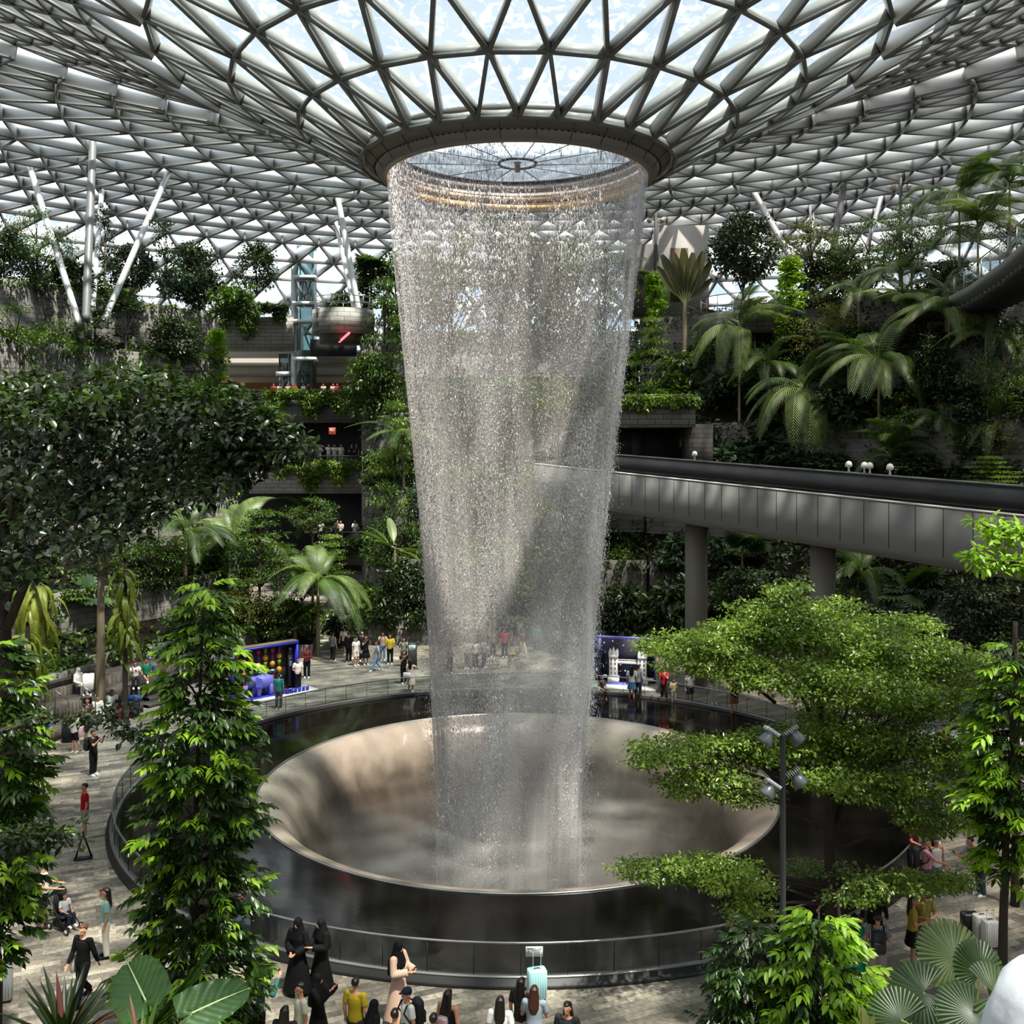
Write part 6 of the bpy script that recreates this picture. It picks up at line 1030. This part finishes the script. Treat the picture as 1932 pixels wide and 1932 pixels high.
BP = [(605, 'dcd6cc', 'phone_up', 'cream, behind palm fronds'), (637, '2c3138', 'phone_up', 'navy'), (643, 'c8c4b8', 'read', 'pale checked'), (670, 'd2d2d0', 'read', 'light grey hooded'), (685, '222226', 'lean', 'black'), (691, '6b2f2a', 'stand', 'maroon'), (697, '2c3c6a', 'stand', 'blue'), (703, '7a84a0', 'phone_up', 'pale blue'), (709, '8f8f98', 'stand', 'lilac grey')]
for i, (px, c1, pz, w) in enumerate(BP):
    p = P(px, 1024, 76.6+.3*(i % 2)); person(f'person in {w} top at the lowest balcony railing', (p[0], p[1], EYE-(1024-HY)/F*76.5), R0.uniform(-30, 30), pz, ('tee', c1), ('shorts' if px == 670 else 'trousers', '6f6a5c' if px == 670 else '2c2c30'), 'short_hair' if i % 3 else 'long_hair', 1.68)
# nearest: a person in a white headscarf at the right edge, on the viewer's own gallery
tag(MB().box((0, -.2, EYE-2.72), (14, 5.6, .12)).build('floor_gallery', M_WOOD), kind='structure')
t = person('person in white headscarf whose head fills the bottom right corner', (1.03, 1.93, EYE-2.66), 175, 'stand', ('abaya', 'd8d8d6'), None, None, 1.66, shoes=None)
m = MB(); H = joints('stand')['head']; n, k = 40, 26; a = np.linspace(0, 2*PI, n, endpoint=False); V = []
for i, s in enumerate(np.linspace(0, 1, k)):
    z = .135-.62*s**1.3; r = np.interp(s, [0, .06, .16, .3, .45, .6, .8, 1], [.002, .06, .1, .124, .13, .16, .22, .25]); rr = r*(1+.06*np.sin(a*5+s*9)*min(1, s*2.6)+.03*np.sin(a*11-s*16)*min(1, s*2)); V.append(np.c_[H[0]+rr*np.cos(a)*.92, H[1]+.01+rr*np.sin(a)*(1 if s < .5 else .85), np.full(n, H[2]+z)])
j = np.arange(n); j2 = (j+1) % n; m.add(np.concatenate(V), np.concatenate([np.stack([i*n+j, (i+1)*n+j, (i+1)*n+j2, i*n+j2], 1) for i in range(k-1)])); m.build('headscarf', mat('ccd0d4', .75, spec=.2, noise=.05, scale=8, bump=.15, name='white_cloth'), t, True)

m_, N, L, out = newmat('striped_cloth'); b = N.new('ShaderNodeBsdfPrincipled'); tc = N.new('ShaderNodeTexCoord'); wv = N.new('ShaderNodeTexWave'); wv.inputs['Scale'].default_value = 9; wv.bands_direction = 'X'; L.new(tc.outputs['Object'], wv.inputs[0]); cr = N.new('ShaderNodeValToRGB'); cr.color_ramp.interpolation = 'CONSTANT'; cr.color_ramp.elements[0].color = lin('161c2e'); cr.color_ramp.elements[1].position = .78; cr.color_ramp.elements[1].color = lin('d6d6d2'); L.new(wv.outputs['Fac'], cr.inputs[0]); L.new(cr.outputs[0], b.inputs[0]); b.inputs['Roughness'].default_value = .8; L.new(b.outputs[0], out.inputs[0])
for o in COL.objects:
    if o.parent and 'striped navy' in o.parent.get('label', '') and o.name.startswith('shirt'): setmat(o, m_)
# ---------------------------------------------------------------- things carried or standing about
def rbox(mb, c, s, r=.04):
    """box with rounded vertical edges and softened top"""
    x, y, z = np.array(s)/2; o = [(sx*(x-r)+r*math.cos(a), sy*(y-r)+r*math.sin(a)) for sx, sy, a0 in ((1, 1, 0), (-1, 1, 90), (-1, -1, 180), (1, -1, 270)) for a in np.radians(np.linspace(a0, a0+90, 4))]
    o = np.array(o); n = len(o); zs = [(-z, .9), (-z+r*.5, 1), (z-r*.5, 1), (z, .9)]; V = np.concatenate([np.c_[o*k, np.full(n, h)] for h, k in zs]); j = np.arange(n); j2 = (j+1) % n
    mb.add(np.vstack([V, [[0, 0, -z], [0, 0, z]]])+np.array(c), np.concatenate([np.stack([i*n+j, i*n+j2, (i+1)*n+j2, (i+1)*n+j], 1) for i in range(3)]), [[4*n, j2[i], j[i]] for i in range(n)]+[[4*n+1, 3*n+j[i], 3*n+j2[i]] for i in range(n)])
def suitcase(label, loc, col, h=.6, w=.42, d=.26, rz=0., handle=.0, name='suitcase', rough=.35):
    t = thing(name, loc, label, 'suitcase', None, rz); m = MB(); rbox(m, (0, 0, .06+h/2), (w, d, h), .05); b = m.build('shell', mat(col, rough, name='shell'), t)
    m = MB()
    for k in range(-3, 4): m.box((k*w/8, -d/2-.002, .06+h/2), (.012, .014, h*.86)); m.box((k*w/8, d/2+.002, .06+h/2), (.012, .014, h*.86))
    m.build('ribs', mat(col, rough+.15, name='ribs'), b)
    MB().tube([(-.07, 0, h+.055), (-.05, 0, h+.085), (.05, 0, h+.085), (.07, 0, h+.055)], .011, 6).build('grip', M_DARK, t)
    for sx in (-1, 1):
        for sy in (-1, 1): MB().tube([(sx*w*.38-.012, sy*d*.32, .032), (sx*w*.38+.012, sy*d*.32, .032)], .032, 10).build('wheel', M_BLACK, t)
    if handle: m = MB(); m.tube([(-.09, 0, h), (-.09, 0, h+handle)], .008, 6); m.tube([(.09, 0, h), (.09, 0, h+handle)], .008, 6); m.tube([(-.11, 0, h+handle), (.11, 0, h+handle)], .016, 6); m.build('trolley_handle', mat('c8d4d6', .3, .6, name='handle_metal'), t)
    return t
suitcase('mint green suitcase with raised handle by the front fence', gp_(1013, 1886), 'a9d6d8', .62, .42, .27, .25, .5)
suitcase('dark red suitcase beside the blue bag at the bench', gp_(234, 1360), '8c1430', .6, .42, .26, .2, .25); suitcase('dark brown suitcase left of the red one', gp_(219, 1355), '2a1f20', .62, .36, .26, .2); c = gp_(255, 1353); suitcase('black suitcase under the blue duffel bag', c, '17181b', .6, .4, .28, .2)
suitcase('large white suitcase on the upper step by the bare trunk', gp_(167, 1304, 1.26), 'e4e2dc', .72, .46, .3, .15); suitcase('tan suitcase beside the sitter in green', gp_(304, 1270, 1.26), '8a6a48', .55, .38, .24, .2); suitcase('tall black suitcase behind the white blouse', gp_(128, 1400), '121316', .75, .45, .3, .3)
suitcase('silver suitcase with black corners at the left edge', gp_(2, 1890), 'a9acb0', .72, .46, .28, .3, .2, rough=.25); suitcase('white suitcase with black stripes by the bare trunk on the right', gp_(1868, 1788), 'dddcd8', .62, .36, .27, .1, .3); suitcase('plain white suitcase behind the striped one', gp_(1852, 1776), 'd6d4ce', .6, .4, .27, .1); suitcase('black suitcase left of the white ones at the right', gp_(1830, 1768), '15161a', .55, .42, .28, .0, .75)
m = MB(); m.tube([(-.3, 0, 0), (-.27, 0, 0), (0, 0, .02), (.27, 0, 0), (.3, 0, 0)], [.08, .13, .15, .13, .08], 14); tag(m.build('duffel_bag', mat('1f3f86', .7, name='bag_blue'), None, True, (c[0], c[1], .85)), 'blue duffel bag lying on the black suitcase', 'bag')
t = thing('travel_bag', (*gp_(230, 1335, .42)[:2], .42), 'black travel bag behind the red suitcase on the bench', 'bag'); m = MB(); rbox(m, (0, 0, .2), (.6, .3, .4), .1); m.build('body', mat('17181a', .7), t); MB().tube([(-.15, 0, .38), (0, 0, .5), (.15, 0, .38)], .015, 6).build('strap', M_BLACK, t)
suitcase('small blue carry bag between the sitter in green and the tan suitcase', gp_(289, 1274, 1.26), '2c4a9a', .38, .26, .16, .0)
def backpack(label, wearer, col, s=1.):
    t = thing('backpack', wearer.location, label, 'backpack', None, wearer.rotation_euler.z); k = wearer.scale[0]; t.scale = (k, k, k); m = MB(); rbox(m, (0, .24, 1.17), (.31*s, .18*s, .46*s), .08); m.build('body', mat(col, .75, name='pack'), t); m = MB(); rbox(m, (0, .345, 1.08), (.24*s, .06, .22*s), .03); m.build('front_pocket', mat(col, .6, name='pocket'), t)
    for sx in (-1, 1): MB().tube([(sx*.11, .17, 1.36), (sx*.12, .06, 1.455), (sx*.125, -.07, 1.41), (sx*.135, -.13, 1.28), (sx*.15, .0, 1.08), (sx*.12, .16, 1.0)], .018, 6).build('strap', mat('111113', .8, name='strap'), t)
def who(s): return next(o for o in COL.objects if o.name.startswith('person') and s in o.get('label', ''))
for s, col, lab in (('striped navy', '111216', 'black backpack worn over the striped shirt'), ('in black with a backpack', '101114', 'black backpack of the phone user on the left plaza'), ('navy cap with', '17181c', 'black backpack over the white t-shirt at the bottom edge'), ('pink shirt with', '1a1b1f', 'black backpack worn over the pink shirt')): backpack(lab, who(s), col)
w = who('red backpack'); t = thing('backpack', (w.location.x, w.location.y, w.location.z-.42), 'red backpack of the sitter at the left of the steps', 'backpack', None, w.rotation_euler.z); m = MB(); rbox(m, (0, .24, 1.17), (.34, .2, .5), .08); m.build('body', mat('b01e32', .7, name='pack_red'), t)
w = who('black vest'); t = thing('backpack', w.location, 'small pink and white backpack of the person in the black vest', 'backpack', None, w.rotation_euler.z); m = MB(); rbox(m, (0, .2, 1.1), (.24, .12, .3), .07); m.build('body', mat('b79aa0', .7, name='pack_pink'), t)
for s, lab in (('pale pink robe', 'phone held by the person in the pink robe'), ('dark hat raising', 'black phone raised beside the giant leaf'), ('reddish brown', 'phone held by the person with reddish hair'), ('holding up a phone, left', 'phone held up on the left plaza'), ('bending forward to take', 'phone of the person bending forward'), ('patterned skirt', 'phone of the sitter in the patterned skirt'), ('long black dress', 'phone raised by the long black dress'), ('photographing near', 'phone raised near the dark sign stand'), ('turned to the left at', 'phone held by the person in black turned left')):
    w = who(s); t = thing('phone', w.location, lab, 'phone', 'phones in hands', w.rotation_euler.z); k = w.scale[0]; t.scale = (k, k, k); ps = 'read' if ('pink robe' in s or 'reddish' in s or 'turned' in s) else 'sit_phone' if 'skirt' in s else 'bend' if 'bending' in s else 'phone_up'; J = joints(ps); c = (J['hl']+J['hr'])/2+(0, -.07, .05); rot = Matrix.Rotation(.5 if ps != 'phone_up' else 0., 3, 'X'); m = MB(); m.box(c, (.15 if ps == 'phone_up' else .075, .01, .075 if ps == 'phone_up' else .15), 0, np.array(rot)); b = m.build('body', mat('0c0c0e', .3, name='phone_black'), t)
w = who('black sweater'); t = thing('tote_bag', w.location, 'white tote bag hanging from the shoulder of the person in the black sweater', 'bag', None, w.rotation_euler.z); m = MB(); rbox(m, (-.3, .12, .78), (.09, .34, .38), .03); m.build('body', mat('cfcabb', .8), t); MB().tube([(-.28, 0, .95), (-.19, -.03, 1.42), (-.16, .05, 1.44), (-.29, .22, .95)], .014, 6).build('strap', mat('cfcabb', .8), t)
w = who('pink bag'); t = thing('shopping_bag', w.location, 'pink bag hanging beside the white blouse', 'bag', None, w.rotation_euler.z); m = MB(); rbox(m, (-.3, -.05, .86), (.12, .3, .4), .04); m.build('body', mat('d9a9b2', .8), t)
w = who('one arm held out'); t = thing('handbag', w.location, 'white box bag of the person in the pale dress by the far fence', 'bag', None, w.rotation_euler.z); m = MB(); rbox(m, (.1, .24, .86), (.36, .12, .26), .02); m.build('body', M_WHITE, t)
w = who('selfie stick'); t = thing('selfie_stick', w.location, 'thin selfie stick held out by the person in pink', 'selfie stick', None, w.rotation_euler.z); MB().tube([(-.2, -.55, 1.12), (-.16, -.95, 1.08), (-.12, -1.3, 1.0)], .008, 6).build('rod', M_DARK, t); MB().box((-.12, -1.33, 1.04), (.02, .08, .15)).build('phone', M_BLACK, t)
# stroller
w = who('toddler'); t = thing('stroller', (w.location.x, w.location.y, 0), 'black stroller with green canopy and white wheels', 'stroller', None, w.rotation_euler.z)
m = MB(); rbox(m, (0, .0, .36), (.36, .34, .05), .02); rbox(m, (0, .2, .62), (.36, .05, .5), .02); m.build('seat', mat('151619', .8), t); m = MB(); rbox(m, (0, .05, .17), (.36, .4, .18), .05); m.build('basket', M_BLACK, t)
m = MB(); m.lathe([(.28, 0), (.27, .08), (.23, .18), (.15, .26), (.02, .3)], 22, (0, .22, .72), .2, PI-.2); m.build('canopy', mat('5d7f68', .8, name='canopy_green'), t, True)
for sx in (-1, 1):
    MB().tube([(sx*.2, -.36, .1), (sx*.2, .05, .42), (sx*.2, .3, .85), (sx*.2, .48, 1.02)], .014, 6).build('side_tube', M_DARK, t); MB().tube([(sx*.2, .3, .1), (sx*.2, -.05, .45)], .012, 6).build('rear_tube', M_DARK, t)
    for yy in (-.36, .3): m = MB(); m.tube([(sx*.22-.02, yy, .085), (sx*.22+.02, yy, .085)], .085, 16); wh = m.build('wheel', M_BLACK, t); MB().tube([(sx*.22-.024, yy, .085), (sx*.22+.024, yy, .085)], .05, 12).build('hub', mat('d8d2c0', .5), wh)
MB().tube([(-.2, .48, 1.02), (0, .5, 1.04), (.2, .48, 1.02)], .018, 6).build('handlebar', M_DARK, t)
# stands and signs
t = thing('floor_stand', gp_(157, 1622), 'dark angular A-shaped floor stand on the left plaza', 'stand', None, .3); m = MB(); m.bar((-.25, 0, 0), (0, 0, .82), .05); m.bar((.25, .1, 0), (0, 0, .82), .05); m.build('legs', M_DARK, t); MB().box((0, .05, .03), (.52, .2, .05)).build('foot', M_DARK, t)
t = thing('sign_stand', gp_(778, 1262), 'dark standing sign with a pale label left of the waterfall', 'sign', None, .25); MB().box((0, 0, .72), (.5, .12, 1.44)).build('panel', mat('3e3d3b', .6), t); lb = MB().box((-.02, -.065, 1.18), (.38, .01, .28)).build('label', mat('dfe8ea', .5), t)
for z, wd in ((1.26, .26), (1.2, .2), (1.14, .24)): MB().box((-.06, -.072, z), (wd*.7, .004, .02)).build('print', mat('4a7f9a', .6), lb)
MB().box((.1, -.072, 1.1), (.06, .004, .09)).build('print', mat('3a5a70', .6), lb)
pz = P(1008, 1795, AY-13.75); t = thing('fence_notice', (pz[0], AY-13.76, pz[2]), 'small white notice plate hung on the front glass fence', 'sign'); MB().box((0, 0, 0), (.39, .012, .235)).build('plate', mat('dcdfda', .5), t)
m = MB(); m.box((0, -.008, .07), (.33, .004, .02)); m.build('heading', mat('4d5350', .6), t); m = MB(); m.add([(-.15, -.008, .03), (-.1, -.008, .03), (-.125, -.008, 0)], None, [[0, 1, 2]]); m.box((-.125, -.008, -.012), (.008, .004, .03)); m.box((-.125, -.008, -.03), (.05, .004, .008)); m.build('pictogram', mat('3d4340', .6), t)
for k in range(4): MB().box((.03, -.008, .03-.024*k), (.2-.02*(k % 2), .004, .007)).build('text_line', mat('8b918e', .6), t)
MB().box((0, -.008, -.085), (.33, .004, .012)).build('text_line', mat('6b716e', .6), t)
# lantern display wall
A, B = np.array(gp_(437, 1322)), np.array(gp_(557, 1300)); d = B-A; Lw = np.linalg.norm(d); rz = math.atan2(d[1], d[0]); t = thing('lantern_display', A, 'blue-framed display wall hung with colourful lanterns, blue faceted animal in front', 'display', None, rz); M_BLUE = mat('2a2fb0', .45, name='frame_blue'); M_LIL = mat('7a78d8', .5, name='animal_lilac')
H_ = 2.4; MB().box((Lw/2, .25, H_/2), (Lw, .05, H_)).build('back_panel', mat('5a4a40', .8), t)
m = MB(); m.box((Lw/2, 0, H_), (Lw+.1, .55, .09)); m.box((0, 0, H_/2), (.09, .5, H_)); m.box((Lw, 0, H_/2), (.09, .5, H_)); m.build('frame', M_BLUE, t); MB().box((Lw/2, .05, H_+.07), (Lw+.1, .5, .05)).build('top_cap', mat('7a6a54', .8), t); MB().box((Lw/2+.25, -.55, .04), (Lw+.9, 1.3, .08)).build('base', M_WHITE, t); MB().box((Lw/2-.1, -.45, .09), (Lw*.8, .8, .03)).build('base_mat', M_BLUE, t)
cols = {'y': 'e8a01c', 'r': 'c01c4c', 'p': '5a3a92', 'g': '6f9a3c', 'b': '7cc4d8'}; rows = ['ygprgrp', 'rpypypy', 'ygbygyg', 'bygbyby', 'yrbpgrb', 'pypryrp']
for i, rw in enumerate(rows):
    for j, cc in enumerate(rw):
        x, z = .3+j*(Lw-1.05)/6.3, H_-.26-i*.34; m = MB(); n = 12
        pr = {'y': [(.04, -.15), (.11, -.09), (.14, 0), (.11, .09), (.04, .15)], 'r': [(.03, -.16), (.09, -.05), (.12, .02), (.08, .1), (.03, .15)], 'p': [(.07, -.16), (.06, 0), (.07, .16)], 'g': [(.04, -.13), (.08, .0), (.1, .12), (.06, .14)], 'b': [(.02, -.06), (.12, -.02), (.13, .02), (.03, .07)]}[cc]
        pr = [(.001, pr[0][1])]+pr+[(.001, pr[-1][1])]; m.lathe(pr, n, (x, .08, z)); b = m.build('lantern', mat(cols[cc], .6, name='lantern'), t); MB().bar((x, .08, z+.14), (x, .08, z+.2), .008).build('string', M_BLACK, b)
ip = MB().box((Lw-.28, .0, H_*.5), (.3, .06, H_*.82)).build('info_panel', mat('14141c', .5), t)
for z, wd in ((2.1, .16), (2.02, .12), (1.9, .08), (1.6, .1), (1.45, .14), (1.38, .16), (1.31, .14), (1.24, .12)): MB().box((Lw-.28, -.034, z), (wd, .004, .025)).build('print', mat('c9cbd6', .6), ip)
m = MB(); c0 = np.array([Lw*.4, -.45, .09]); q = lambda *a: c0+np.array(a)
m.tube([q(.55, 0, .62), q(.45, 0, .66), q(.1, 0, .72), q(-.25, 0, .7), q(-.4, 0, .66)], [.12, .3, .36, .34, .22], 7); m.tube([q(-.35, 0, .78), q(-.6, 0, .8), q(-.8, 0, .6)], [.24, .25, .14], 6); m.tube([q(-.76, 0, .64), q(-.95, -.02, .4), q(-1.02, -.04, .2), q(-1.1, -.05, .12)], [.13, .09, .06, .04], 6)
for lx_, ly in ((-.28, -.16), (-.36, .16), (.36, -.16), (.3, .16)): m.tube([q(lx_, ly, .6), q(lx_+.04, ly, .3), q(lx_, ly, 0)], [.17, .12, .12], 6)
an = m.build('animal_figure', M_LIL, t)
for sy in (-1, 1): m = MB(); m.add([q(-.42, sy*.2, 1.0), q(-.2, sy*.36, .9), q(-.22, sy*.4, .5), q(-.5, sy*.3, .55), q(-.42, sy*.24, .75)], None, [[0, 1, 4], [1, 2, 4], [2, 3, 4], [3, 0, 4]]); m.build('ear', mat('5f5fc8', .5, name='ear_lilac'), an)
MB().tube([q(.62, 0, .6), q(.7, 0, .4), q(.66, 0, .25)], .02, 5).build('tail', M_LIL, an)
for k in range(6): MB().box((Lw*.72+k*.22, -.95, .2), (.15, .05, .22)).build('cut_out_letter', M_BLUE, t)
m = MB(); m.box((0, 0, .006), (.9, .3, .012)); cm = m.build('floor_strip', mat('d8a81c', .6, name='strip_yellow'), None, False, gp_(571, 1306)); tag(cm, 'yellow and black striped strip on the floor beside the lantern display', 'floor strip'); cm.rotation_euler.z = .3
for k in range(5): MB().box((-.36+k*.18, 0, .014), (.06, .28, .004), .5).build('stripe', M_BLACK, cm)
# white bridge display
A = np.array(gp_(1120, 1290)); B = np.array(gp_(1236, 1297)); d = B-A; Lw = np.linalg.norm(d); rz = math.atan2(d[1], d[0]); t = thing('bridge_display', A, 'white model bridge with two towers before a starry navy wall in a rounded violet frame', 'display', None, rz); H_ = 2.45; M_NAVY = mat('11122c', .6, name='navy'); M_VIO = mat('6f6cc8', .45, name='violet')
MB().box((Lw/2, .35, H_/2), (Lw, .06, H_)).build('back_panel', M_NAVY, t); m = MB(); m.tube([(.0, 0, .05), (0, 0, H_-.2), (.06, 0, H_-.06), (.2, 0, H_), (Lw-.2, 0, H_), (Lw-.06, 0, H_-.06), (Lw, 0, H_-.2), (Lw, 0, .05)], .07, 8); m.build('frame', M_VIO, t); MB().box((Lw/2, -.3, .06), (Lw+.3, 1.5, .12)).build('base', M_WHITE, t); MB().box((Lw/2, -.1, .13), (Lw*.7, .7, .03)).build('base_mat', M_VIO, t); MB().box((.22, .28, H_/2), (.3, .06, H_*.9)).build('info_panel', mat('1c2350', .5), t)
for z in (1.9, 1.8, 1.7, 1.6, 1.5): MB().box((.22, .245, z), (.17, .004, .025)).build('print', mat('a9aed0', .6), t)
M_MODEL = mat('e4e2de', .6, name='model_white')
for fx in (.3, .8):
    X = Lw*fx+(.1 if fx < .5 else 0); m = MB(); m.box((X, -.05, .3), (.56, .42, .36)); m.box((X, -.05, .95), (.42, .34, 1.0)); m.box((X, -.05, 1.5), (.46, .38, .12)); tw = m.build('tower', M_MODEL, t)
    for sx in (-1, 1):
        for sy in (-1, 1): MB().lathe([(.06, 0), (.06, .22), (.001, .4)], 8, (X+sx*.18, -.05+sy*.14, 1.5)).build('pinnacle', M_MODEL, tw)
    MB().lathe([(.14, 0), (.1, .2), (.001, .45)], 4, (X, -.05, 1.55)).build('spire', M_MODEL, tw)
    for z in (.65, .9, 1.15, 1.35):
        for sx in (-.1, .1): MB().box((X+sx, -.222, z), (.07, .01, .13)).build('window', mat('5d5d66', .6), tw)
m = MB(); m.box((Lw*.57, -.05, 1.2), (Lw*.46, .2, .1)); m.box((Lw*.57, -.05, 1.34), (Lw*.46, .03, .03)); [m.box((Lw*.57+k*.1, -.05, 1.28), (.02, .03, .12)) for k in range(-6, 7)]; m.build('walkway', M_MODEL, t); m = MB(); m.box((Lw*.16+.1, -.05, .45), (.2, .3, .12)); m.box((Lw*.93, -.05, .4), (.3, .3, .12)); m.build('side_span', M_MODEL, t)
for x, z in ((.5, 2.1), (.95, 2.2), (1.5, 2.0), (1.9, 1.75), (2.6, 2.1), (1.35, 1.0), (1.9, .9), (1.6, .7), (2.2, 2.25)):
    m = MB(); a = np.arange(10)*PI/5; r = np.where(np.arange(10) % 2, .025, .065); m.add(np.vstack([[[x, .3, z]], np.c_[x+r*np.sin(a), np.full(10, .3), z+r*np.cos(a)]]), None, [[0, 1+i, 1+(i+1) % 10] for i in range(10)]); m.build('star', mat('d8d4c8', .5, emit=.3, name='star'), t)
# posts with cameras, bin, counter
for px, y0, y1, Z, lab in ((1699, 335, 400, 74, 'pole with round security cameras high on the right'), (1237, 400, 470, 86, 'dark pole beside the pale building')):
    b = P(px, 540 if px > 1500 else 560, Z); tp = P(px, y0, Z); t = thing('camera_pole', b, lab, 'pole'); h = tp[2]-b[2]; MB().tube([(0, 0, 0), (0, 0, h*.5), (0, 0, h)], .13, 8).build('pole', mat('4d4e4e', .5), t)
    for sx in (-1, 1): m = MB(); m.ball((sx*.55, -.1, h-.75), .24, 10, 7); cmr = m.build('camera', mat('b9a89a', .5), t); MB().bar((0, 0, h-.4), (sx*.55, -.1, h-.5), .08).build('bracket', M_DARK, cmr)
t = thing('bollard_pole', (*gp_(1571, 1330)[:2], 0), 'plain thin grey pole rising behind the tiered tree', 'pole'); h = P(0, 1090, t.location.y)[2]; MB().tube([(0, 0, 0), (0, 0, h/2), (0, 0, h)], .075, 8).build('pole', mat('5d5e5f', .5, .3), t)
c = gp_(1810, 1432); t = thing('white_counter', c, 'long white counter behind the tiered tree at the right', 'counter', None, -.35); MB().box((0, 0, .45), (4.2, .9, .9)).build('body', M_WHITE, t); MB().box((0, 0, .93), (4.4, 1.1, .06)).build('top', mat('f0efec', .35), t); m = MB(); m.box((-1.2, .3, 1.4), (1.2, .03, .9)); m.build('screen', glassmat('screen_glass', (.7, .75, .75), .2), t)
t = thing('plant_pot', (*gp_(101, 1290, 1.4)[:2], 1.3), 'dark round plant pot among the ground cover above the steps', 'pot'); MB().lathe([(.001, 0), (.22, 0), (.27, .55), (.24, .55), (.2, .1)], 18).build('bowl', mat('232627', .6), t)
t = thing('bench_table', (*gp_(395, 1222, .9)[:2], 0), 'orange litter bin by the upper stairs', 'bin'); t.name = 'litter_bin'; MB().lathe([(.001, 0), (.25, 0), (.25, .9), (.2, 1.0), (.001, 1.0)], 16).build('body', mat('a8602c', .6), t)
